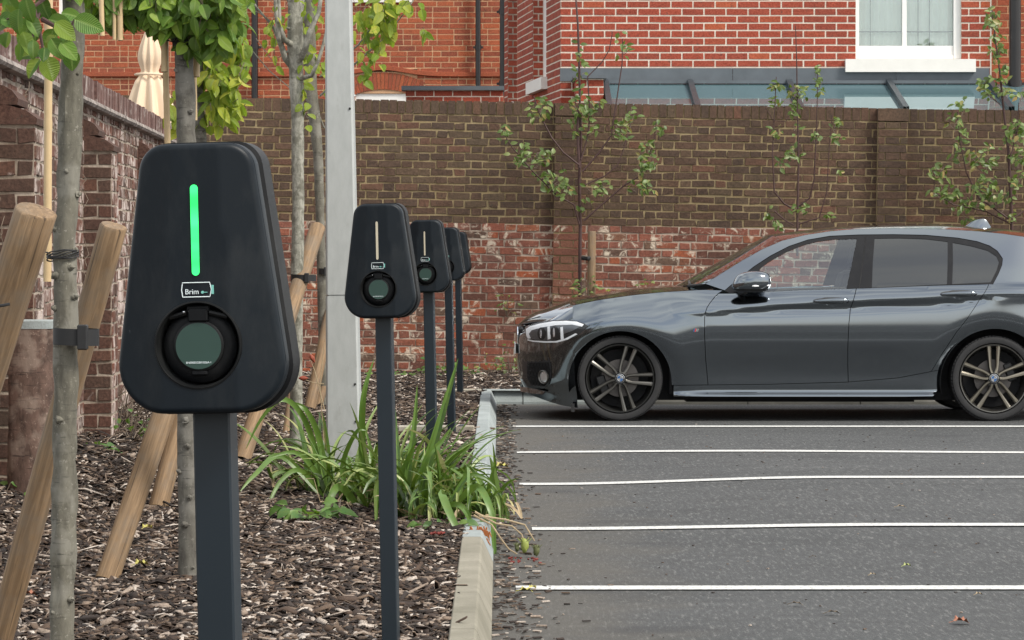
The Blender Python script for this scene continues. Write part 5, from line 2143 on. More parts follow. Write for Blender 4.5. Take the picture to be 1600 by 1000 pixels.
# ------------------------------------------------------------------ trees
M['bark_grey'] = bark_mat('bark_grey', (0.085, 0.078, 0.060), (0.145, 0.135, 0.105), (0.20, 0.19, 0.16))
M['bark_dark'] = bark_mat('bark_dark', (0.062, 0.055, 0.046), (0.125, 0.118, 0.098), (0.17, 0.16, 0.14))
M['bark_pale'] = bark_mat('bark_pale', (0.16, 0.155, 0.125), (0.33, 0.32, 0.27), (0.10, 0.095, 0.07), 1.8)
M['stake_wood'] = wood_mat('stake_wood', (0.27, 0.175, 0.095), (0.20, 0.125, 0.065), (0.15, 0.105, 0.065))
M['old_wood'] = bark_mat('old_wood', (0.055, 0.032, 0.024), (0.14, 0.085, 0.065), (0.24, 0.18, 0.145), .8)
M['bamboo'] = simple('bamboo', (0.52, 0.38, 0.21), 0.5, 0, 0.3, 12)
M['strap'] = simple('strap', (0.010, 0.010, 0.011), 0.55)
M['leaf_big'] = leaf_mat('leaf_big', [(0.0, (0.030, 0.10, 0.014)), (0.5, (0.065, 0.17, 0.022)), (0.85, (0.13, 0.25, 0.03)), (1.0, (0.26, 0.34, 0.04))], veins=True, trans=.3)
M['leaf_mid'] = leaf_mat('leaf_mid', [(0.0, (0.055, 0.14, 0.018)), (0.6, (0.13, 0.25, 0.028)), (1.0, (0.26, 0.37, 0.04))], veins=True, trans=.3)
M['leaf_yellow'] = leaf_mat('leaf_yellow', [(0.0, (0.17, 0.27, 0.022)), (0.6, (0.36, 0.44, 0.035)), (1.0, (0.58, 0.54, 0.07))], veins=True, trans=.4)
M['leaf_shrub'] = leaf_mat('leaf_shrub', [(0.0, (0.045, 0.085, 0.02)), (0.5, (0.12, 0.19, 0.05)), (0.85, (0.20, 0.26, 0.09)), (1.0, (0.38, 0.24, 0.09))], trans=.3)
M['leaf_weed'] = leaf_mat('leaf_weed', [(0.0, (0.03, 0.08, 0.018)), (0.6, (0.08, 0.19, 0.04)), (1.0, (0.18, 0.28, 0.07))], trans=.3)
M['strap_leaf'] = leaf_mat('strap_leaf', [(0.0, (0.018, 0.045, 0.010)), (0.35, (0.045, 0.105, 0.02)), (0.6, (0.10, 0.19, 0.04)), (0.78, (0.21, 0.29, 0.09)), (0.9, (0.40, 0.42, 0.17)), (1.0, (0.48, 0.38, 0.22))], trans=.2, rough=.4)
M['dry_leaf'] = simple('dry_leaf', (0.34, 0.26, 0.16), 0.8, 0, .4, 20)
M['twig'] = simple('twig', (0.15, 0.115, 0.085), 0.8, 0, .3, 30)
M['twig_red'] = simple('twig_red', (0.055, 0.025, 0.022), 0.7, 0, .3, 30)

def add_leaf(b, base, axis, nrm_, L, W, fold=.25, droop=.3, seg=6, wav=.0, rnd=random):
    base, axis = Vector(base), Vector(axis).normalized()
    side = axis.cross(Vector(nrm_))
    if side.length < 1e-3:
        side = axis.orthogonal()
    side.normalize()
    up = side.cross(axis).normalized()
    bi = len(b.v)
    cols = (-1, -.5, 0, .5, 1) if seg > 4 else (-1, 0, 1)
    p = Vector(base)
    a = axis.copy()
    for i in range(seg + 1):
        t = i / seg
        w_ = W * .5 * (math.sin(math.pi * min(1, t ** .72)) ** .75) if 0 < t < 1 else (W * .04 if t == 0 else 0.0005)
        for c in cols:
            q = p + side * (c * w_ * math.cos(fold)) + up * (abs(c) * w_ * math.sin(fold)) + up * (wav * w_ * math.sin(t * 17 + c * 3) * abs(c))
            b.uv[len(b.v)] = (c * .5, t)
            b.v.append(tuple(q))
        a = (a + (-up) * (droop / seg)).normalized()
        up = side.cross(a).normalized()
        p = p + a * (L / seg)
    n = len(cols)
    for i in range(seg):
        for j in range(n - 1):
            b.f.append((bi + i * n + j, bi + i * n + j + 1, bi + (i + 1) * n + j + 1, bi + (i + 1) * n + j))
            b.m.append(0)

def rv(rnd=random, s=1.0):
    return Vector((rnd.uniform(-1, 1), rnd.uniform(-1, 1), rnd.uniform(-1, 1))) * s

def cluster(b, tw, c, rx, ry, rz, n, L, W=None, down=.6, seg=5, rnd=random, twigs=True):
    """leaves scattered through an ellipsoid, hung on short twigs"""
    c = Vector(c)
    for i in range(n):
        while True:
            v_ = rv(rnd)
            if v_.length < 1:
                break
        p = c + Vector((v_.x * rx, v_.y * ry, v_.z * rz))
        ax = Vector((rnd.uniform(-1, 1), rnd.uniform(-1, .6), rnd.uniform(-1, .5) - down)).normalized()
        nn_ = Vector((rnd.uniform(-.6, .6), rnd.uniform(-1, -.1), rnd.uniform(.1, 1)))
        l_ = L * rnd.uniform(.65, 1.2)
        add_leaf(b, p, ax, nn_, l_, (W or L * .62) * rnd.uniform(.8, 1.15), fold=rnd.uniform(.1, .5), droop=rnd.uniform(.1, .9), seg=seg)
        if twigs and i % 3 == 0 and tw is not None:
            q = p + Vector((rnd.uniform(-.4, .4) * rx, rnd.uniform(-.3, .3) * ry, rnd.uniform(.2, .9) * rz))
            tw.tube([p, (p + q) / 2 + rv(rnd, .006), q], [.0012, .0017, .0022], 5)

def trunk(b, pts, rad, seg=18, sub=6, knobs=(), jit=.10, rnd=random):
    P2, R2 = [], []
    for i in range(len(pts) - 1):
        for k in range(sub):
            t = k / sub
            P2.append(Vector(pts[i]).lerp(Vector(pts[i + 1]), t) + rv(rnd, .0008)); R2.append(lerp(rad[i], rad[i + 1], t))
    P2.append(Vector(pts[-1])); R2.append(rad[-1])
    b.tube(P2, R2, seg, jit=jit)
    for k in range(len(P2)):
        pass
    for (t, ang, s) in knobs:
        k = min(len(P2) - 1, int(t * (len(P2) - 1)))
        p, r_ = P2[k], R2[k]
        d = Vector((math.sin(ang), -math.cos(ang), .25))
        b.blob(tuple(p + d * r_ * .92), s * 1.15, n=6, jit=.5, sc=(1, 1, .85))
        b.blob(tuple(p + d * (r_ * .95 + s * .7)), s * .6, n=5, jit=.5)

def wp(px, py, Y):
    return P(px, py, Y)

def rel(pts, loc):
    return [tuple(Vector(p) - loc) for p in pts]

def join(a, b):
    off = len(a.v)
    a.v.extend(b.v)
    a.f.extend([tuple(off + t for t in f_) for f_ in b.f])
    a.m.extend([1] * len(b.f))
    return a

def rebase(b, loc):
    b.v = [tuple(Vector(p) - loc) for p in b.v]
    return b

# --- tree 1 (nearest, left edge)
Y1 = 7.5
L1 = wp(97, 1080, Y1)
T1 = empty('pleached_tree', L1)
tag(T1, 'nearest young tree, grey knobbly trunk left of the big charger, large ribbed leaves', 'tree', 'young trees along the bed')
b = MB()
pp = [(97, 1085), (97, 960), (99, 860), (101, 740), (103, 640), (103, 540), (103, 450), (101, 380), (107, 290), (109, 200), (112, 100), (115, 10), (119, -90), (122, -200)]
trunk(b, [wp(x, y, Y1) for x, y in pp], [(19.5 - i * .2) / K * Y1 for i in range(len(pp))], 22, 5,
      knobs=[(.08, -.6, .008), (.10, .9, .009), (.30, -.4, .011), (.44, -1.0, .010), (.46, .9, .011), (.485, -.8, .012), (.50, .6, .010), (.53, 1.1, .009), (.565, -1.1, .008), (.60, 1.2, .010), (.64, -.1, .006), (.76, .7, .006)], jit=.28)
rebase(b, L1).build('trunk', M['bark_grey'], T1, smooth=60)
lf, tw = MB(), MB()
br = [[(119, -60, 0), (80, -40, -.1), (62, 20, -.15), (50, 60, -.2), (66, 92, -.22)],
      [(118, -40, 0), (60, 5, -.2), (30, 25, -.25), (10, 30, -.25)],
      [(52, 12, -.2), (60, 40, -.2), (66, 70, -.22), (68, 96, -.22)],
      [(66, 30, -.2), (84, 40, -.22), (105, 55, -.25), (116, 30, -.25)],
      [(120, -80, 0), (160, -60, -.1), (190, -30, -.1)]]
for q_ in br:
    tw.tube([wp(x, y, Y1 + d) for x, y, d in q_], [lerp(.007, .0022, i / (len(q_) - 1)) for i in range(len(q_))], 6)
explicit = [(116, 30, 20, 48, 33), (72, 88, 75, 40, 34), (62, 92, 128, 34, 24), (66, 84, 178, 42, 22), (46, 40, 115, 36, 26), (36, 50, 70, 36, 24), (58, 14, 40, 34, 25), (76, 30, 15, 38, 26), (86, 35, 40, 40, 28), (84, 45, 110, 34, 26),
            (80, 60, 60, 36, 28), (95, 66, 45, 36, 28), (30, 14, 100, 40, 28), (8, 8, 60, 42, 30), (20, 22, 140, 38, 28), (2, 30, 20, 36, 26), (70, 74, 95, 22, 18), (112, 78, 90, 32, 30), (96, 20, 10, 34, 22), (52, 62, 90, 30, 20),
            (40, -4, 80, 40, 28), (62, -6, 70, 38, 26), (14, 50, 110, 26, 20), (24, 34, 20, 34, 22), (5, 52, 80, 22, 18), (44, 26, 60, 34, 24), (34, 66, 100, 30, 18), (100, 48, 80, 24, 20), (78, 12, 75, 34, 24), (10, -6, 60, 40, 30), (88, 56, 130, 26, 20), (56, 34, 90, 30, 22)]
rr = random.Random(4)
for (x, y, ang, ln, wd_) in explicit:
    a = R(ang)
    dep = rr.uniform(-.34, -.12)
    ax = Vector((math.cos(a), rr.uniform(-.25, .25), -math.sin(a)))
    add_leaf(lf, wp(x, y, Y1 + dep), ax, Vector((rr.uniform(-.4, .4), -1, rr.uniform(.1, .9))), ln * 1.02 / K * Y1, wd_ / K * Y1, fold=rr.uniform(.15, .45), droop=rr.uniform(.1, .6), seg=9, wav=.05)
for k in range(5):
    cluster(lf, tw, wp(20 + k * 28, -60 - (k % 2) * 45, Y1 - .1), .10, .14, .07, 26, .07, .045, seg=7, rnd=rr)
join(lf, tw)
rebase(lf, L1).build('crown', [M['leaf_big'], M['twig_red']], T1, smooth=True)

# --- tree 2
def pleached(Y, base_px, pts, wpx, knobs, mat, label, leafsets, leafmat, seed, branches=(), bmat='bark_dark'):
    rr = random.Random(seed)
    loc = wp(*base_px, Y)
    T = empty('pleached_tree', loc)
    tag(T, label, 'tree', 'young trees along the bed')
    b = MB()
    n = len(pts)
    trunk(b, [wp(x, y, Y) for x, y in pts], [w_ / 2 / K * Y for w_ in wpx], 18, 5, knobs=knobs, rnd=rr, jit=.15)
    for q_, r0, r1 in branches:
        b.tube([wp(x, y, Y + d) for x, y, d in q_], [lerp(r0, r1, i / (len(q_) - 1)) for i in range(len(q_))], 8, jit=.1)
    rebase(b, loc).build('trunk', M[mat], T, smooth=60)
    lf, tw = MB(), MB()
    for (cx_, cy_, rx, ry, rd, n_, L_) in leafsets:
        cluster(lf, tw, wp(cx_, cy_, Y), rx / K * Y, rd, ry / K * Y, n_, L_, seg=6, rnd=rr)
    join(lf, tw)
    rebase(lf, loc).build('crown', [M[leafmat], M['twig']], T, smooth=True)
    return T

kn2 = [(t, a, s) for t, a, s in ((.02, .5, .007), (.09, -.3, .012), (.13, .2, .010), (.17, -.9, .010), (.20, .2, .011), (.245, .0, .013), (.29, .6, .009), (.33, -.6, .010), (.66, .6, .010), (.76, -.8, .010), (.8, .9, .008))]
pleached(10.04, (295, 908), [(295, 912), (295, 800), (292, 700), (292, 600), (292, 450), (292, 330), (291, 220), (290, 150), (287, 90), (288, 20), (290, -80)], [32, 32, 31, 31, 31, 30, 30, 30, 29, 26, 22], kn2, 'bark_dark',
         'second young tree, knobbly dark trunk rising behind the nearest charger with a thick mid-green crown',
         [(160, -8, 26, 30, .16, 34, .075), (180, 0, 34, 34, .16, 55, .078), (205, 8, 26, 26, .16, 38, .078), (225, -10, 34, 40, .18, 60, .075), (270, 12, 40, 42, .2, 90, .075), (318, 22, 44, 56, .2, 125, .072), (352, 5, 30, 44, .2, 60, .07), (345, 62, 26, 22, .12, 30, .068), (365, -10, 26, 40, .2, 40, .08), (255, -90, 120, 50, .25, 140, .085), (300, 70, 22, 14, .1, 12, .07), (196, 28, 16, 12, .05, 7, .075)],
         'leaf_mid', 21)
# --- tree behind it, yellow-green
pleached(13.0, (333, 775), [(333, 780), (325, 600), (318, 400), (311, 215), (308, 170), (306, 60), (306, -60)], [24, 24, 24, 23, 22, 20, 16], [(.55, .8, .01), (.8, -.5, .01)], 'bark_dark',
         'third young tree, half hidden behind the second, with yellow-green leaves',
         [(335, 100, 38, 34, .2, 52, .085), (352, 130, 34, 26, .2, 42, .085), (345, 165, 32, 22, .15, 28, .08), (375, 100, 14, 22, .1, 14, .075), (372, 68, 16, 20, .1, 16, .08), (278, 170, 16, 34, .1, 18, .075), (340, 55, 36, 34, .2, 40, .085), (356, 160, 34, 12, .1, 14, .075), (325, 190, 24, 12, .1, 12, .07)],
         'leaf_yellow', 22)
# --- tree 3: pale lichened trunk left of the lamp column
b3 = [([(463, 112, 0), (446, 92, .0), (436, 60, -.1), (432, 20, -.1), (428, -40, -.1)], .022, .010),
      ([(463, 100, 0), (476, 80, -.1), (484, 50, -.1), (498, 20, -.1), (505, -30, -.1)], .024, .010),
      ([(464, 88, 0), (480, 58, .1), (492, 35, .1), (500, 5, .1)], .018, .008),
      ([(460, 72, 0), (444, 62, -.1), (437, 40, -.1), (435, -10, -.1)], .020, .010),
      ([(466, 124, 0), (487, 118, -.1), (497, 96, -.1), (505, 70, -.1), (512, 40, -.1)], .015, .008),
      ([(461, 40, 0), (470, 20, 0), (476, -20, 0)], .016, .010),
      ([(455, 100, 0), (442, 80, .1), (425, 40, .1), (400, 10, .1), (385, -20, .1)], .010, .004),
      ([(437, 60, 0), (425, 35, .1), (405, 20, .1), (380, 10, .1)], .005, .002),
      ([(462, 20, 0), (445, -10, 0), (420, -40, 0)], .014, .006),
      ([(500, 150, .2), (560, 95, .1), (600, 60, .1), (640, 10, .1), (652, -10, .1)], .006, .003),
      ([(500, 120, .2), (560, 70, .1), (590, 30, .1), (610, -20, .1)], .006, .003),
      ([(470, 165, .1), (480, 185, .1), (500, 175, .1)], .004, .002),
      ([(395, 80, .1), (420, 110, .1), (450, 135, .1), (462, 150, .1)], .003, .003),
      ([(400, 60, .1), (425, 95, .1), (445, 85, .1), (460, 70, .1)], .002, .003)]
pleached(16.6, (463, 702), [(463, 706), (463, 560), (465, 400), (466, 300), (465, 190), (463, 120), (461, 60), (461, 0), (462, -60)], [21, 20, 19, 19, 20, 23, 26, 22, 18], [(.72, -1.2, .012), (.78, -.9, .012)], 'bark_pale',
         'pale lichened young tree left of the lamp column with bare forking limbs',
         [(425, 60, 26, 50, .2, 16, .06), (455, 20, 40, 30, .2, 18, .06), (478, 110, 16, 60, .1, 12, .07), (495, 105, 10, 14, .1, 7, .075), (475, 170, 12, 30, .1, 6, .07), (590, 40, 28, 36, .15, 40, .085), (625, 10, 36, 14, .15, 26, .08), (580, 90, 20, 26, .1, 16, .08), (665, 48, 5, 6, .02, 4, .075), (570, 120, 10, 14, .1, 5, .07), (585, 15, 30, 18, .15, 26, .09)],
         'leaf_yellow', 23, branches=b3)
# --- tree 4: further, mostly behind the lamp column
pleached(21.0, (506, 628), [(506, 634), (504, 500), (500, 330), (497, 240), (492, 190), (486, 140), (484, 60), (482, -40)], [14, 14, 14, 15, 18, 20, 18, 14], [(.6, -1, .012)], 'bark_grey',
         'farthest young tree, thin grey-brown trunk just left of and behind the lamp column',
         [(480, 60, 26, 50, .3, 30, .075), (500, 120, 22, 40, .2, 16, .075), (490, 0, 30, 30, .3, 20, .075), (560, 20, 30, 60, .3, 24, .08)],
         'leaf_yellow', 24,
         branches=[([(488, 150, 0), (498, 180, 0), (507, 200, 0)], .010, .006), ([(486, 120, 0), (470, 90, 0), (462, 40, 0)], .012, .006), ([(487, 130, 0), (500, 90, 0), (512, 40, 0)], .012, .006), ([(484, 90, 0), (474, 50, 0), (470, -10, 0)], .012, .006)])

# --- stakes, straps, canes
def stake(pxt, pyt, Yt, pxb, pyb, Yb, wpx_, label, square=False, group='timber stakes bracing the young trees'):
    top, bot = wp(pxt, pyt, Yt), wp(pxb, pyb, Yb)
    r_ = wpx_ / 2 / K * Yt
    d = top - bot
    L_ = d.length
    b = MB()
    rows = []
    n = 22
    rr = random.Random(int(pxt * 7 + pyt))
    for i in range(15):
        z = L_ * i / 14
        row = []
        for k in range(n):
            a = 2 * math.pi * k / n
            # half-round rail with a flatter face
            q = r_ * (1.0 if math.sin(a) > -.35 else .88)
            q *= 1 + .02 * noise.noise(Vector((math.cos(a) * 2, math.sin(a) * 2, z * 3 + pxt)))
            row.append((q * math.cos(a), q * math.sin(a), z))
        rows.append(row)
    rows.append([(x * .90, y * .90, L_ + .006) for x, y, z in rows[-1]])
    b.quadstrip(rows, close=True)
    m_n = len(b.v)
    b.f.append(tuple(range(m_n - n, m_n))); b.m.append(0)
    o = b.build('tree_stake', M['stake_wood'], smooth=50)
    o.location = bot
    o.rotation_mode = 'QUATERNION'
    o.rotation_quaternion = d.to_track_quat('Z', 'Y')
    tag(o, label, 'stake', group)
    return o
stake(57, 333, 6.5, -200, 1150, 6.9, 70, 'thick leaning stake at the left edge, in front of the nearest trunk')
stake(178, 356, 7.75, -12, 1045, 8.05, 46, 'leaning stake strapped to the nearest trunk, its top beside the big charger')
stake(331, 430, 10.5, 167, 908, 10.0, 37, 'stake whose foot stands alone in the mulch left of the nearest post')
stake(338, 440, 13.4, 247, 796, 12.75, 30, 'shorter stake foot just behind and right of the one beside the nearest post')
stake(496, 356, 16.9, 377, 722, 15.6, 25, 'stake leaning past the pale lichened trunk, top left of the lamp column')
stake(532, 410, 21.2, 484, 640, 20.6, 18, 'stake emerging behind the left edge of the lamp column, leaning down left')
stake(556, 440, 21.5, 497, 636, 20.9, 12, 'thinner stake just right of the one behind the lamp column edge')
stake(466, 560, 18.4, 448, 682, 17.9, 15, 'small stake foot left of the base of the pale lichened trunk')

def strap(px, py, Y, wpx_, h_px, label, ext=0, tilt=2):
    """rubber belt round trunk and stake with a buckle block"""
    loc = wp(px, py, Y)
    root = empty('tree_tie', loc)
    tag(root, label, 'tree tie', 'black rubber ties on the young trees')
    r_ = wpx_ / 2 / K * Y
    h = h_px / 2 / K * Y
    b = MB()
    rows = []
    for zz in (-h, h):
        row = []
        for k in range(28):
            a = 2 * math.pi * k / 28
            x = math.cos(a) * r_
            y = math.sin(a) * r_ * .92
            row.append((x, y, zz + x * math.tan(R(-tilt))))
        rows.append(row)
    b.quadstrip(rows, close=True)
    b.build('belt', M['strap'], root, smooth=True)
    b = MB()
    b.box(-.012 + ext / K * Y, .014 + ext / K * Y, -r_ * .92 - .008, -r_ * .5, -h * 1.5, h * 1.5, bev=.003)
    b.build('buckle', M['strap'], root)
strap(119, 526, Y1 - .008, 72, 26, 'black rubber belt joining the nearest trunk to its stake', ext=14)
strap(474, 434, 16.60, 40, 10, 'black belt on the pale lichened trunk left of the lamp column', ext=6)
strap(507, 424, 20.98, 18, 9, 'small black belt on the farthest trunk beside the lamp column', ext=2)
# wire tie on tree 1
loc = wp(101, 398, Y1)
b = MB()
rr = random.Random(9)
for k in range(6):
    pts = []
    for i in range(33):
        a = 2 * math.pi * i / 32
        pts.append((math.cos(a) * 21.5 / K * Y1 + (-.01 if math.cos(a) < -.5 else 0), math.sin(a) * .040, (k - 2.5) * .0035 + .004 * math.sin(a * 2 + k) + .006 * math.cos(a)))
    b.tube(pts, .0019, 6, caps=False)
b.tube([(-.035, -.02, .004), (-.05, -.03, .008)], .002, 5)
o = b.build('wire_tie', M['strap'], smooth=True)
o.location = loc
tag(o, 'turns of thin black wire round the nearest trunk, level with the stake tops', 'wire tie')
b = MB()
b.tube([(-.06, -.03, -.012), (-.02, -.058, -.004), (.02, -.056, .002), (.028, -.052, .004)], .0035, 6)
o = b.build('wire_end', M['strap'], smooth=True)
o.location = wp(2, 477, 6.5)
tag(o, 'loose black wire end across the stake at the left edge', 'wire')
# tie on tree 2
b = MB()
for k in range(5):
    b.tube([(math.cos(2 * math.pi * i / 24) * .040, math.sin(2 * math.pi * i / 24) * .042, (k - 2) * .005 + .01 * math.sin(i + k)) for i in range(25)], .003, 5, caps=False)
b.tube([(-.02, -.045, 0), (-.06, -.04, .01), (-.075, -.03, -.004)], .003, 5)
b.tube([(.0, -.045, .01), (.012, -.05, .035), (.018, -.045, .0)], .003, 5)
o = b.build('wire_tie', M['strap'], smooth=True)
o.location = wp(288, 68, 10.04)
tag(o, 'black tie knotted round the second trunk just under its leaves', 'wire tie')

def cane(pts, Y, wpx_, label, nodes=True, hollow=False):
    loc = wp(*pts[-1], Y)
    b = MB()
    r_ = wpx_ / 2 / K * Y
    p3 = [wp(x, y, Y) - loc for x, y in pts]
    L_ = (p3[0] - p3[-1]).length
    P2, R2 = [], []
    n = max(4, int(L_ / .02))
    for i in range(n + 1):
        t = i / n * (len(p3) - 1)
        k = min(int(t), len(p3) - 2)
        P2.append(p3[k].lerp(p3[k + 1], t - k))
        R2.append(r_ * (1.0 + (.10 if (i % 13) == 6 else 0)))
    b.tube(P2, R2, 12)
    o = b.build('bamboo_cane', M['bamboo'], smooth=50)
    if hollow:
        e = MB()
        d = (P2[-1] - P2[-2]).normalized()
        e.tube([P2[-1] - d * .001, P2[-1] + d * .0015], r_ * .72, 10)
        e.build('hollow_end', M['dark_void'], o)
    o.location = loc
    tag(o, label, 'bamboo cane', 'bamboo canes framing the young trees')
cane([(77, -120), (76, 60), (75, 200), (74, 440)], 7.9, 13, 'long upright bamboo cane behind the nearest trunk')
cane([(258, -20), (259, 110), (262, 225)], 10.2, 10, 'pale cane leaning down to the top of the nearest charger')
cane([(258, -60), (257, 112)], 10.05, 11, 'short hollow-ended cane hanging left of the second trunk', hollow=True)
cane([(306, -40), (307, 120)], 10.1, 11, 'short cane on the right side of the second trunk', hollow=True)
cane([(302, 60), (304, 188)], 10.25, 9, 'whitish cane just right of the second trunk', hollow=True)
cane([(156, -60), (160, 56)], 9.8, 8, 'thin cane stub hanging in the leaves right of the nearest trunk')
cane([(179, -60), (179, 62)], 9.9, 6, 'dark narrow cane stub between two paler ones in the leaves')
cane([(187, -60), (188, 63)], 9.9, 9, 'pale cane stub hanging beside the dark narrow one', hollow=True)

# old timber post / stump against the side wall
loc = wp(50, 797, 12.68)
b = MB()
r0 = 37 / K * 12.68
rows = []
hs = (797 - 512) / K * 12.68
for i in range(49):
    z = hs * i / 48
    rows.append([((r0 * (1 + .10 * noise.noise(Vector((math.cos(a) * 2.5, math.sin(a) * 2.5, z * 4))) + .035 * math.sin(a * 7 + z * 3) + .03 * noise.noise(Vector((math.cos(a) * 9, math.sin(a) * 9, z * 22)))) * (1.04 if i == 0 else 1) - 0 * z) * math.cos(a),
                  r0 * .55 * math.sin(a), z) for a in np.linspace(0, 2 * math.pi, 37)[:-1]])
b.quadstrip(rows, close=True)
o = b.build('old_post', M['old_wood'], smooth=60)
o.location = loc
tag(o, 'wide weathered reddish timber stump beside the left wall, behind the stakes', 'wooden post')
b = MB()
b.quadstrip([[(r0 * 1.02 * math.cos(a), r0 * .57 * math.sin(a), hs - .004) for a in np.linspace(0, 2 * math.pi, 37)[:-1]], [(r0 * 1.02 * math.cos(a), r0 * .57 * math.sin(a), hs + .03) for a in np.linspace(0, 2 * math.pi, 37)[:-1]], [(r0 * .94 * math.cos(a), r0 * .5 * math.sin(a), hs + .036) for a in np.linspace(0, 2 * math.pi, 37)[:-1]]], close=True)
b.f.append(tuple(range(len(b.v) - 36, len(b.v)))); b.m.append(0)
b.build('mortar_cap', M['kerb_pale'], o)
# ------------------------------------------------------------------ strappy poker plants round the lamp column
def strap_leaf(b, base, az, elev, L, W, droop, seg=12, twist=0.0, stiff=1.0):
    p = Vector(base)
    e = elev
    hd = Vector((math.cos(az), math.sin(az), 0))
    side0 = Vector((-math.sin(az), math.cos(az), 0))
    bi = len(b.v)
    for i in range(seg + 1):
        t = i / seg
        d = hd * math.cos(e) + Vector((0, 0, math.sin(e)))
        up = -hd * math.sin(e) + Vector((0, 0, math.cos(e)))
        tw_ = twist * t
        side = side0 * math.cos(tw_) + up * math.sin(tw_)
        w_ = W * .5 * (min(1, t * 6 + .5)) * (1 - t ** 2.6) + .0006
        b.v.append(tuple(p - side * w_ + up * w_ * .55))
        b.v.append(tuple(p))
        b.v.append(tuple(p + side * w_ + up * w_ * .55))
        for k in (0, .5, 1):
            b.uv[len(b.v) - 3 + int(k * 2)] = (k, t)
        p = p + d * (L / seg)
        e -= droop * (.4 + 2.2 * t ** (1.2 * stiff)) / seg
        e = max(e, -1.45)
        if p.z < .13 and p.x < -.25:
            p.z = .13
        if p.z < .015:
            p.z = .015
    for i in range(seg):
        for j in range(2):
            a = bi + i * 3 + j
            b.f.append((a, a + 1, a + 4, a + 3)); b.m.append(0)

def clump(px, Y, n, spread, Lr, label, seed, bias=None, dry=10):
    rr = random.Random(seed)
    loc = Vector((GX(px, Y), Y, .10))
    T = empty('poker_plant', loc)
    tag(T, label, 'plant', 'strap-leaved poker plants round the lamp column')
    b = MB()
    for i in range(n):
        az = rr.uniform(0, 2 * math.pi)
        if bias is not None and rr.random() < .45:
            az = bias + rr.gauss(0, .5)
        q = rr.random()
        elev = rr.uniform(.85, 1.45)
        L_ = rr.uniform(*Lr)
        if bias == -1.1 and math.cos(az) > .3:
            L_ *= .62
        droop = rr.choice((rr.uniform(.3, 1.1), rr.uniform(1.6, 3.3), rr.uniform(2.2, 3.8)))
        base = (rr.gauss(0, spread), rr.gauss(0, spread * .7), -.01)
        keep = (len(b.v), len(b.f))
        strap_leaf(b, base, az, elev, L_, rr.uniform(.016, .033), droop, twist=rr.uniform(-.9, .9))
        if b.v[-1][0] + loc.x > .05:
            for q2 in range(keep[0], len(b.v)):
                b.uv.pop(q2, None)
            del b.v[keep[0]:], b.f[keep[1]:], b.m[keep[1]:]
    for v_ in range(len(b.v)):
        x, y, z = b.v[v_]
        wx, wy = x + loc.x, y + loc.y
        fl_ = (.12 if wx < kx(wy) else asphalt_z(wx, wy) + .006) - loc.z
        if wx < kx(wy) - .13:
            fl_ = bed_z(wx, wy) + .02 - loc.z
        if z < fl_:
            b.v[v_] = (x, y, fl_ + rr.uniform(0, .012))
    b.build('leaves', M['strap_leaf'], T, smooth=True)
    b = MB()
    for i in range(dry):
        az = rr.uniform(0, 2 * math.pi)
        strap_leaf(b, (rr.gauss(0, spread * 1.2), rr.gauss(0, spread), .0), az, rr.uniform(.2, .9), rr.uniform(.25, .45), rr.uniform(.007, .016), rr.uniform(2.2, 3.6), twist=rr.uniform(-1, 1))
    for v_ in range(len(b.v)):
        x, y, z = b.v[v_]
        wx, wy = x + loc.x, y + loc.y
        fl_ = (.125 if wx < kx(wy) else asphalt_z(wx, wy) + .006) - loc.z
        if z < fl_:
            b.v[v_] = (x, y, fl_ + rr.uniform(0, .01))
    b.build('dead_leaves', M['dry_leaf'], T, smooth=True)
    return T
clump(505, 13.6, 40, .07, (.30, .58), 'poker plant left of the lamp column, long leaves arching over the mulch', 71, bias=math.pi * .95, dry=12)
clump(585, 12.9, 85, .09, (.30, .58), 'poker plant between the lamp column and the second charging post', 72, bias=1.4, dry=8)
clump(655, 12.6, 120, .11, (.32, .60), 'dense poker plant with upright blades, right behind the second charging post', 73, bias=.5, dry=8)
clump(706, 12.3, 150, .13, (.22, .44), 'poker plant spilling over the kerb onto the asphalt', 74, bias=-1.1, dry=30)
# explicit long blades that stand out
b = MB()
T = [o for o in bpy.data.objects if o.name.startswith('poker_plant')]
def blade(T, pts, Y, wpx_, parent_mesh=None):
    P3 = [wp(x, y, Y + d) for x, y, d in pts]
    # smooth the polyline
    Q = []
    n = len(P3)
    for i in range(n - 1):
        p0, p1, p2, p3 = P3[max(0, i - 1)], P3[i], P3[i + 1], P3[min(n - 1, i + 2)]
        for k in range(5):
            t = k / 5
            Q.append(.5 * ((2 * p1) + (-p0 + p2) * t + (2 * p0 - 5 * p1 + 4 * p2 - p3) * t * t + (-p0 + 3 * p1 - 3 * p2 + p3) * t ** 3))
    Q.append(P3[-1])
    b = MB()
    for i, p in enumerate(Q):
        t = i / (len(Q) - 1)
        tg = (Q[min(i + 1, len(Q) - 1)] - Q[max(0, i - 1)]).normalized()
        side = tg.cross(Vector((0.25, -1, .15))).normalized()
        w_ = wpx_ / 2 / K * Y * min(1, .6 + t * 2) * (1 - t ** 3) + .0006
        up = Vector((0, 1, 0))
        b.v += [tuple(p - side * w_ - up * w_ * .4 - T.location), tuple(p - T.location), tuple(p + side * w_ - up * w_ * .4 - T.location)]
    for i in range(len(Q) - 1):
        for j in range(2):
            a = i * 3 + j
            b.f.append((a, a + 1, a + 4, a + 3)); b.m.append(0)
    return b.build('long_leaf', M['strap_leaf'], T, smooth=True)
T0, T1_, T2_, T3_ = T[:4]
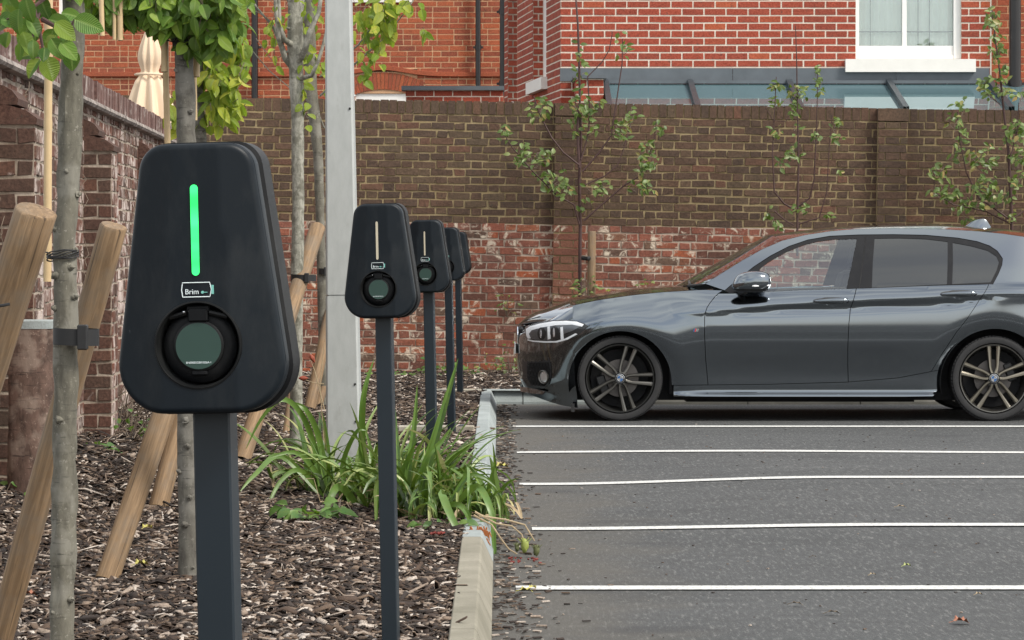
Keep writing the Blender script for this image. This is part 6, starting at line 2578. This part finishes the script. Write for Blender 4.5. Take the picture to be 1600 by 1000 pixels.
for pts, w_ in (([(500, 760, 0), (492, 700, 0), (470, 645, -.1), (440, 624, -.2), (408, 655, -.2), (384, 702, -.2)], 9), ([(508, 760, 0), (500, 690, 0), (478, 640, -.1), (450, 628, -.1)], 10),
                ([(505, 775, 0), (470, 735, -.1), (440, 750, -.2), (420, 790, -.3), (418, 825, -.3)], 7), ([(498, 770, 0), (440, 712, 0), (400, 740, -.2), (375, 768, -.3)], 9), ([(520, 780, 0), (470, 710, -.1), (420, 715, -.2)], 8)):
    blade(T0, pts, 13.2, w_)
for pts, w_ in (([(572, 800, 0), (566, 700, 0), (568, 620, -.1), (584, 562, -.1)], 12), ([(560, 790, 0), (530, 760, -.2), (512, 790, -.3), (498, 828, -.3)], 12), ([(548, 790, 0), (535, 730, 0), (556, 676, -.1), (572, 672, -.1)], 8),
                ([(578, 800, 0), (560, 770, -.2), (530, 745, -.2)], 8)):
    blade(T1_, pts, 12.8, w_)
for pts, w_ in (([(640, 800, 0), (665, 730, 0), (690, 650, 0), (716, 560, 0)], 15), ([(630, 800, 0), (640, 720, 0), (648, 660, 0), (652, 602, 0)], 10), ([(650, 800, 0), (672, 720, 0), (688, 660, 0), (696, 612, 0)], 12), ([(645, 800, 0), (665, 720, -.1), (690, 690, -.1), (705, 668, -.1)], 9),
                ([(610, 790, 0), (630, 735, 0), (650, 690, -.1)], 10), ([(662, 800, 0), (668, 760, -.2), (671, 736, -.2), (672, 780, -.3), (670, 815, -.3)], 8)):
    blade(T2_, pts, 12.4, w_)
for pts, w_ in (([(700, 800, 0), (690, 770, -.2), (702, 800, -.3), (722, 840, -.35), (735, 855, -.35)], 13), ([(700, 790, 0), (730, 745, 0), (755, 745, 0), (776, 762, 0)], 7), ([(710, 790, 0), (745, 760, -.1), (768, 800, -.2), (772, 850, -.2), (776, 884, -.2)], 11),
                ([(715, 790, 0), (730, 730, 0), (732, 760, -.2), (730, 800, -.2)], 5), ([(690, 790, 0), (720, 790, -.2), (735, 820, -.2), (716, 845, -.3)], 9)):
    blade(T3_, pts, 12.0, w_)
# spent flower heads of the spilling plant on the asphalt
b = MB()
for pts in ([(742, 800), (775, 818), (800, 822), (815, 835), (820, 850)], [(748, 806), (790, 812), (820, 820), (835, 845)], [(740, 805), (768, 820), (785, 845), (795, 858), (808, 866)]):
    P3 = [wp(x, y, 11.7) for x, y in pts]
    b.tube([p - T3_.location for p in P3], [.005, .004, .0035, .003, .003][:len(P3)], 6)
b.build('flower_stalk', M['dry_leaf'], T3_, smooth=True)
M['pod'] = simple('pod', (0.24, 0.28, 0.06), 0.6, 0, .3, 30)
M['pod_dark'] = simple('pod_dark', (0.09, 0.10, 0.035), 0.7, 0, .4, 30)
M['floret_red'] = simple('floret_red', (0.16, 0.022, 0.015), 0.6, 0, .3, 40)
M['floret_orange'] = simple('floret_orange', (0.32, 0.10, 0.025), 0.6, 0, .4, 40)
for (x, y, mt, s) in ((820, 852, 'pod', 1), (838, 860, 'pod_dark', .8), (808, 855, 'pod_dark', .6)):
    b = MB()
    c = wp(x, y, 11.65) - T3_.location
    b.blob(tuple(c), .024 * s, n=8, jit=.35, sc=(.7, .7, 1.25))
    for k in range(6):
        a = k * 1.05
        b.tube([c, c + Vector((.03 * math.cos(a) * s, .02 * math.sin(a), .03 * s))], [.004, .001], 5)
    b.build('seed_pod', M[mt], T3_, smooth=60)
b = MB()
rr = random.Random(3)
for k in range(46):
    x, y = rr.uniform(722, 766), rr.uniform(822, 842)
    p = wp(x, y, 11.6) - T3_.location
    b.tube([p, p + Vector((rr.uniform(-.01, .02), 0, -rr.uniform(.015, .04)))], [.0035, .002], 5)
b.build('flower_head', M['floret_orange'], T3_, smooth=True)
for x, y, Y, n_, spread, lab, mt in ((678, 843, 11.3, 9, .012, 'small red fallen floret on the mulch below the poker plants', 'floret_red'), (830, 878, 10.95, 14, .05, 'scatter of crushed red florets on the asphalt beyond the kerb end', 'floret_red')):
    Yg = GY(y, .11 if x < 760 else 0.0)
    b = MB()
    for k in range(n_):
        p = Vector((rr.gauss(0, spread), rr.gauss(0, spread), .004))
        b.tube([p, p + Vector((rr.uniform(-.02, .02), rr.uniform(-.01, .01), rr.uniform(0, .008)))], [.005, .003], 5)
    o = b.build('fallen_floret', M[mt], smooth=True)
    o.location = (GX(x, Yg), Yg, .13 if x < 760 else .004)
    tag(o, lab, 'flower')
# red flower bits on stems left of lamp column
b = MB()
L_ = wp(500, 700, 14.0)
b.tube([wp(508, 720, 14.0) - L_, wp(500, 600, 14.0) - L_, wp(507, 535, 14.0) - L_], [.003, .002, .0015], 5)
b.tube([wp(507, 640, 14.0) - L_, wp(492, 580, 14.0) - L_, wp(484, 560, 14.0) - L_], [.003, .002, .0015], 5)
b.tube([wp(506, 600, 14.0) - L_, wp(490, 598, 14.0) - L_, wp(470, 591, 14.0) - L_], [.003, .002, .0015], 5)
so_ = b.build('dry_stem', M['dry_leaf'], smooth=True)
so_.location = L_
tag(so_, 'thin dry flower stems with two rusty buds left of the lamp column', 'plant')
for (x, y, ang) in ((488, 560, -60), (474, 591, 0)):
    b = MB()
    c = wp(x, y, 13.98) - L_
    d = Vector((math.cos(R(ang)), 0, math.sin(R(ang))))
    b.tube([c - d * .024, c - d * .012, c, c + d * .012, c + d * .024], [.002, .010, .012, .009, .002], 8)
    b.build('bud', simple('bud', (0.24, .05, .025), .7, 0, .5, 60), so_, smooth=True)

# broad-leaved weed at the foot of the lamp column
def weed(px, py, z0, n, L_, r_, h, label, seed, mat='leaf_weed', Y=None, down=0.0, name='weed'):
    rr = random.Random(seed)
    Y = Y or GY(py, z0)
    loc = Vector((GX(px, Y), Y, z0))
    b, tw = MB(), MB()
    for i in range(n):
        a = rr.uniform(0, 2 * math.pi)
        d = r_ * math.sqrt(rr.random())
        hh = rr.uniform(.15, 1) * h * (1 - .5 * d / r_)
        p = Vector((d * math.cos(a), d * math.sin(a) * .6, hh))
        ax = Vector((math.cos(a), math.sin(a), rr.uniform(-.5, .7) - down))
        add_leaf(b, p, ax, Vector((rr.uniform(-.4, .4), -.7, 1)), L_ * rr.uniform(.6, 1.2), L_ * rr.uniform(.45, .75), fold=rr.uniform(.1, .5), droop=rr.uniform(.2, .9), seg=4)
        if i % 2 == 0:
            tw.tube([(0, 0, -.01), (p.x * .5, p.y * .5, hh * .7), tuple(p)], [.003, .002, .0012], 5)
    T = empty(name, loc)
    tag(T, label, 'plant')
    b.build('leaves', M[mat], T, smooth=True)
    tw.build('stems', M['twig'], T, smooth=True)
weed(482, 812, .1, 26, .085, .13, .10, 'broad green weed in front of the lamp column foot, left side', 81)
weed(540, 770, .1, 16, .07, .10, .14, 'bright leafy weed touching the lamp column base', 82)
weed(700, 825, .11, 18, .05, .14, .05, 'low dark weed below the spilling poker plant', 83)
weed(690, 590, .04, 46, .07, .20, .26, 'bright green bushy weed against the rear wall behind the charging posts', 84, Y=26.9)
weed(655, 600, .04, 26, .06, .22, .12, 'low green weed beside the rear wall, left of the bushy one', 85, Y=26.5)
weed(610, 598, .05, 20, .06, .25, .10, 'trailing weed by the wall behind the second charging post', 86, Y=26.4)
weed(738, 592, .04, 20, .06, .12, .16, 'small yellowish weed right of the farthest charging post', 87, Y=26.8)
weed(798, 590, .04, 30, .055, .13, .42, 'spindly weed against the red wall just left of the car nose', 88, Y=27.1, mat='leaf_shrub')
weed(765, 592, .04, 24, .05, .14, .30, 'sparse olive weed by the rear wall left of the car', 89, Y=27.1, mat='leaf_shrub')
weed(792, 480, 0.62, 22, .05, .12, .30, 'scruffy plant tuft growing in the red wall above the kerb corner', 90, Y=27.35, mat='leaf_shrub')
weed(152, 712, .12, 16, .085, .10, .09, 'green weed at the foot of the left wall pier', 91)
weed(206, 690, .14, 40, .06, .28, .20, 'ivy spreading below the left wall end, under the big charger', 92)
weed(6, 792, .12, 22, .07, .16, .16, 'fresh green weed at the left edge by the wooden stump', 93)
weed(1010, 432, .75, 18, .06, .12, .26, 'little shrub top showing over the bonnet, right of the short stake', 94, Y=27.1, mat='leaf_shrub')
weed(962, 445, .80, 16, .06, .10, .12, 'yellowish sprig just above the bonnet beside the short stake', 95, Y=27.0, mat='leaf_yellow')
# tangle of bare stems at the wall end
b = MB()
rr = random.Random(6)
loc = wp(222, 690, 17.3)
for i in range(70):
    x, y, z = rr.uniform(-.32, .25), rr.uniform(-.2, .5), 0
    pts = [Vector((x, y, z))]
    d = Vector((rr.uniform(-.4, .4), rr.uniform(-.3, .3), 1)).normalized()
    for k in range(7):
        d = (d + rv(rr, .45)).normalized()
        pts.append(pts[-1] + d * rr.uniform(.04, .09))
    b.tube(pts, [.006, .005, .004, .004, .003, .003, .002, .001], 5)
o = b.build('bare_creeper', M['twig'], smooth=True)
o.location = loc
tag(o, 'tangle of bare brown creeper stems by the far end of the left wall', 'creeper')
b = MB()
for i in range(120):
    Yw = rr.uniform(12.2, 26)
    z = rr.uniform(1.2, 2.05)
    xw = -2.35 - .04 * (Yw - 13.04) + .02
    pts = [Vector((xw, Yw, z))]
    d = Vector((0.1, rr.uniform(-1, 1), rr.uniform(-1, .6))).normalized()
    for k in range(4):
        d = (d + Vector((0, rr.uniform(-.6, .6), rr.uniform(-.6, .6)))).normalized()
        q = pts[-1] + d * rr.uniform(.03, .07)
        q.x = xw + rr.uniform(.0, .03)
        pts.append(q)
    b.tube(pts, .0022, 4)
o = b.build('wall_rootlets', M['twig'], smooth=True)
tag(o, 'dead creeper rootlets clinging to the left wall under its coping', 'creeper', kind='stuff')

# ------------------------------------------------------------------ wall shrubs behind the car
def wall_shrub(name, Y, base, branches, clusters_, label, seed, L_=.075, stemmat='twig_red'):
    rr = random.Random(seed)
    loc = wp(*base, Y)
    T = empty(name, loc)
    tag(T, label, 'shrub', 'young shrubs trained against the rear wall')
    b = MB()
    for pts, r0, r1 in branches:
        n = len(pts)
        b.tube([wp(x, y, Y + rr.uniform(-.05, .05)) - loc for x, y in pts], [lerp(r0, r1, i / (n - 1)) for i in range(n)], 7, jit=.15)
    b.build('stems', M[stemmat], T, smooth=True)
    lf, tw = MB(), MB()
    for (cx_, cy_, rx, ry, n_) in clusters_:
        for k in range(n_):
            while True:
                v_ = rv(rr)
                if v_.length < 1:
                    break
            p = wp(cx_ + v_.x * rx, cy_ + v_.y * ry, Y + v_.z * .15)
            ax = Vector((rr.uniform(-1, 1), rr.uniform(-.8, .3), rr.uniform(-.9, .5)))
            add_leaf(lf, p - loc, ax, Vector((rr.uniform(-.5, .5), -1, rr.uniform(0, 1))), L_ * rr.uniform(.6, 1.15), L_ * rr.uniform(.42, .6), fold=rr.uniform(.1, .6), droop=rr.uniform(.1, 1.0), seg=4)
            if k % 2 == 0:
                q = wp(lerp(cx_ + v_.x * rx, cx_, .7), cy_ + v_.y * ry + rr.uniform(2, 12), Y)
                tw.tube([p - loc, q - loc], [.0015, .003], 4)
    join(lf, tw)
    lf.build('foliage', [M['leaf_shrub'], M['twig']], T, smooth=True)
wall_shrub('wall_shrub', 27.0, (907, 470),
    [([(907, 480), (906, 420), (907, 350), (905, 280), (908, 220), (906, 170)], .020, .012),
     ([(905, 262), (902, 200), (906, 160), (905, 100), (903, 40), (900, 0)], .014, .009),
     ([(905, 258), (880, 238), (862, 215), (850, 192), (842, 175), (834, 150)], .009, .005),
     ([(910, 268), (935, 240), (955, 212), (963, 160), (972, 100), (973, 60)], .010, .004),
     ([(908, 250), (918, 215), (922, 180), (918, 120), (940, 98), (952, 78), (957, 50)], .008, .004),
     ([(912, 345), (940, 320), (975, 290), (1000, 275), (1020, 230), (1026, 190)], .010, .004),
     ([(905, 350), (897, 320), (870, 305), (830, 265), (800, 230), (785, 205)], .009, .004),
     ([(912, 290), (945, 275), (965, 258), (974, 235), (985, 195)], .007, .004)],
    [(842, 168, 18, 20, 34), (832, 245, 38, 16, 46), (790, 212, 9, 22, 13), (862, 280, 30, 20, 46), (880, 300, 20, 14, 16), (912, 190, 26, 26, 40), (900, 162, 22, 14, 16), (908, 120, 10, 36, 18), (905, 80, 7, 20, 8), (972, 70, 14, 22, 12), (928, 165, 16, 16, 14), (968, 205, 14, 22, 22), (985, 180, 12, 14, 12),
     (1000, 290, 28, 12, 24), (1015, 240, 16, 30, 34), (1028, 200, 12, 16, 12), (1000, 262, 20, 14, 14), (930, 290, 30, 10, 16), (820, 225, 14, 8, 8), (912, 318, 16, 16, 8), (940, 300, 16, 8, 6)],
    'fan-shaped leafy shrub against the rear wall, above the bonnet of the car', 101)
wall_shrub('wall_shrub', 27.0, (1245, 400),
    [([(1246, 400), (1246, 340), (1248, 250), (1246, 180), (1245, 100), (1243, 40)], .012, .004),
     ([(1246, 330), (1225, 318), (1210, 300), (1207, 240), (1210, 180), (1213, 120)], .010, .004),
     ([(1248, 322), (1265, 310), (1272, 280), (1276, 200), (1278, 100)], .010, .004),
     ([(1248, 350), (1280, 340), (1292, 300), (1295, 240), (1300, 180)], .008, .003),
     ([(1196, 168), (1208, 188), (1228, 190), (1235, 176)], .005, .003),
     ([(1210, 330), (1228, 345), (1240, 352)], .008, .006)],
    [(1245, 145, 16, 14, 26), (1212, 132, 12, 10, 14), (1240, 165, 8, 14, 12), (1212, 160, 8, 10, 8), (1278, 130, 11, 16, 18), (1276, 105, 10, 10, 7), (1238, 240, 14, 12, 24), (1210, 205, 12, 12, 10), (1220, 258, 12, 8, 6), (1275, 215, 12, 8, 9), (1308, 215, 12, 8, 10), (1305, 192, 12, 8, 9), (1308, 268, 8, 6, 3), (1215, 350, 6, 8, 8), (1205, 335, 12, 10, 8), (1248, 325, 20, 12, 14), (1290, 338, 12, 6, 5), (1242, 190, 12, 26, 10)],
    'sparse thin-stemmed shrub on the rear wall above the front window of the car', 102, L_=.07)
wall_shrub('wall_shrub', 27.0, (1580, 400),
    [([(1582, 400), (1580, 320), (1576, 240), (1568, 170), (1562, 110), (1555, 60), (1550, 15)], .018, .005),
     ([(1580, 345), (1560, 330), (1530, 310), (1510, 270), (1500, 220), (1496, 175)], .010, .004),
     ([(1580, 350), (1540, 330), (1490, 320), (1460, 300), (1460, 265)], .008, .004),
     ([(1578, 250), (1590, 200), (1592, 160)], .008, .004),
     ([(1578, 345), (1600, 330), (1620, 320)], .008, .004),
     ([(1565, 165), (1545, 150), (1530, 135)], .005, .003)],
    [(1552, 30, 14, 22, 30), (1558, 75, 14, 26, 34), (1564, 115, 14, 20, 26), (1535, 130, 16, 14, 18), (1560, 145, 30, 12, 26), (1595, 150, 10, 8, 8), (1500, 165, 14, 12, 13), (1492, 190, 16, 14, 14), (1510, 210, 10, 14, 10), (1585, 205, 20, 20, 40), (1590, 240, 18, 20, 34), (1500, 240, 18, 20, 16),
     (1465, 270, 16, 16, 24), (1540, 245, 26, 24, 38), (1475, 300, 24, 14, 32), (1535, 290, 26, 22, 44), (1510, 320, 36, 10, 34), (1560, 312, 24, 16, 28), (1590, 290, 16, 26, 20), (1515, 345, 12, 8, 9), (1580, 340, 16, 12, 10)],
    'densest wall shrub at the right edge, tall leading shoot beside the sash window', 103)
# short stake beside the first wall shrub, its tie, and growth round it
b = MB()
loc = wp(924, 480, 26.85)
b.tube([(0, 0, -.1), (0, 0, .3), wp(925, 364, 26.85) - loc, wp(925, 361, 26.85) - loc], [.040, .040, .039, .034], 16)
o = b.build('shrub_stake', M['stake_wood'], smooth=50)
o.location = loc
tag(o, 'short round stake with a black tie by the wall, above the car bonnet', 'stake')
b = MB()
b.tube([wp(909, 403, 26.85) - wp(918, 404, 26.85), Vector((0, -.045, 0)), wp(931, 402, 26.85) - wp(918, 404, 26.85)], .020, 8, flat=.5)
o = b.build('tree_tie', M['strap'])
o.location = wp(918, 404, 26.85)
tag(o, 'black tie joining the short wall stake to the first wall shrub stem', 'tree tie')
weed(918, 465, .78, 34, .055, .12, .30, 'ivy-like growth covering the lower part of the short wall stake', 97, Y=26.8, mat='leaf_shrub')

# ------------------------------------------------------------------ beyond the side wall: folded parasol and hedge
YP = 26.0
loc = wp(234, 260, YP)
T = empty('folded_parasol', loc)
tag(T, 'folded cream garden parasol behind the left wall, seen between the tree leaves', 'parasol')
M['canvas'] = simple('canvas', (0.64, 0.50, 0.36), 0.85, 0, .06, 6)
b = MB()
rows = []
for i in range(30):
    t = i / 29
    z = lerp(2.10 + .05, 3.4, t) - loc.z
    z = lerp(1.9, 3.35, t) - loc.z
    r_ = cat(t, [(0, .27), (.35, .22), (.62, .12), (.68, .07), (.76, .10), (1, .01)])
    row = []
    for k in range(80):
        a = 2 * math.pi * k / 80
        fl_ = 1 + .22 * math.sin(a * 9 + t * 2) * (1 - t * .5)
        row.append((r_ * fl_ * math.cos(a), r_ * fl_ * math.sin(a), z))
    rows.append(row)
b.quadstrip(rows, close=True)
b.build('canopy', M['canvas'], T, smooth=True)
b = MB(); b.tube([(0, 0, -2.2), (0, 0, 3.4 - loc.z + .05)], .022, 10)
b.build('pole', M['bamboo'], T, smooth=True)
b = MB()
b.tube([(.13 * math.cos(a), .13 * math.sin(a), 2.86 - loc.z) for a in np.linspace(0, 2 * math.pi, 20)], .012, 6)
b.build('tie_band', M['canvas'], T, smooth=True)
b = MB()
rr = random.Random(12)
hl_ = wp(192, 150, 27.2)
hl_.z = 0
for i in range(1500):
    p = Vector((rr.uniform(-.55, .35), rr.uniform(-.35, .35), rr.uniform(1.9, 2.66 + rr.gauss(0, .03))))
    add_leaf(b, p, rv(rr), Vector((0, -1, .5)), .05, .035, seg=4)
T = empty('hedge', hl_)
tag(T, 'clipped green hedge top behind the left wall next to the parasol', 'hedge')
b.build('leaves', M['leaf_mid'], T, smooth=True)
b = MB(); b.box(-.5, .3, -.28, .28, 0, 2.5, bev=.08); b.build('dense_core', M['leaf_weed'], T)

# ------------------------------------------------------------------ fallen leaves, each its own thing
def fallen(px, py, L_, W_, mat, label, seed, ang=0, curl=.9):
    rr = random.Random(seed)
    z = 0.0 if px > 770 else .11
    Y = GY(py, z)
    x = GX(px, Y)
    z = asphalt_z(x, Y) if px > 770 else bed_z(x, Y) + .035
    Y = K * (CAMZ - z) / (py - HY)
    b = MB()
    add_leaf(b, (-L_ / 2 * math.cos(ang), -L_ / 2 * math.sin(ang), .008), Vector((math.cos(ang), math.sin(ang), .35)), Vector((0, 0, 1)), L_, W_, fold=.35, droop=curl, seg=8, wav=.35)
    b.tube([(-L_ / 2 * math.cos(ang), -L_ / 2 * math.sin(ang), .008), (-L_ * .75 * math.cos(ang), -L_ * .75 * math.sin(ang), .004)], .0012, 5)
    b.uv = {}
    o = b.build('fallen_leaf', mat, smooth=True)
    o.location = (x, Y, z + .004)
    tag(o, label, 'leaf', 'fallen leaves on the asphalt')
ly = simple('leaf_lemon', (0.42, 0.38, 0.10), .6, 0, .2, 40)
lb = simple('leaf_rust', (0.30, 0.12, 0.07), .7, 0, .35, 60)
lg = simple('leaf_lime', (0.36, 0.40, 0.14), .6, 0, .2, 40)
ld = simple('leaf_umber', (0.10, 0.075, 0.05), .8, 0, .4, 40)
fallen(823, 927, .055, .035, ly, 'yellow leaf lying just under the left end of the nearest white line', 1, .1)
fallen(833, 922, .04, .025, ly, 'smaller pale yellow leaf overlapping the left end of the nearest white line', 2, 1.0)
fallen(1417, 888, .035, .03, lg, 'small lime-green leaf on open asphalt in the lower right', 3, .2)
fallen(1503, 976, .06, .05, lb, 'rusty orange lobed leaf near the bottom right corner', 4, .1)
fallen(1304, 962, .055, .02, ld, 'dark curled leaf on the asphalt near the bottom, right of centre', 5, .1)
fallen(1246, 948, .05, .018, ld, 'thin dark leaf with a pale tip left of the curled one', 6, -.1)
fallen(1271, 874, .03, .012, ld, 'dark speck of leaf below the second nearest white line', 7, 0)
fallen(1364, 902, .03, .018, M['dry_leaf'], 'pale dry leaf scrap above the nearest white line', 8, .3)
fallen(1530, 933, .03, .02, M['dry_leaf'], 'tiny buff leaf scrap below the nearest white line at right', 9, .2)
fallen(786, 732, .09, .07, ly, 'dull yellow leaf beside the pale kerb between two bay lines', 10, .2)
fallen(784, 728, .07, .05, M['dry_leaf'], 'buff leaf touching the dull yellow one beside the kerb', 11, .9)
fallen(1392, 795, .05, .02, M['dry_leaf'], 'pale scrap on the asphalt between the middle lines', 12, 0)
fallen(226, 886, .06, .05, ly, 'yellow leaf on the mulch left of the nearest post foot', 13, .4)
fallen(232, 828, .05, .04, ly, 'small yellow leaf on the mulch behind the lone stake foot', 14, .9)
fallen(52, 934, .06, .05, lb, 'rust-red leaf on the mulch by the nearest trunk', 15, .4)
for o in bpy.data.objects:
    if o.name.startswith('fallen_leaf') and o.location.x < -.3:
        o['group'] = 'fallen leaves on the mulch'
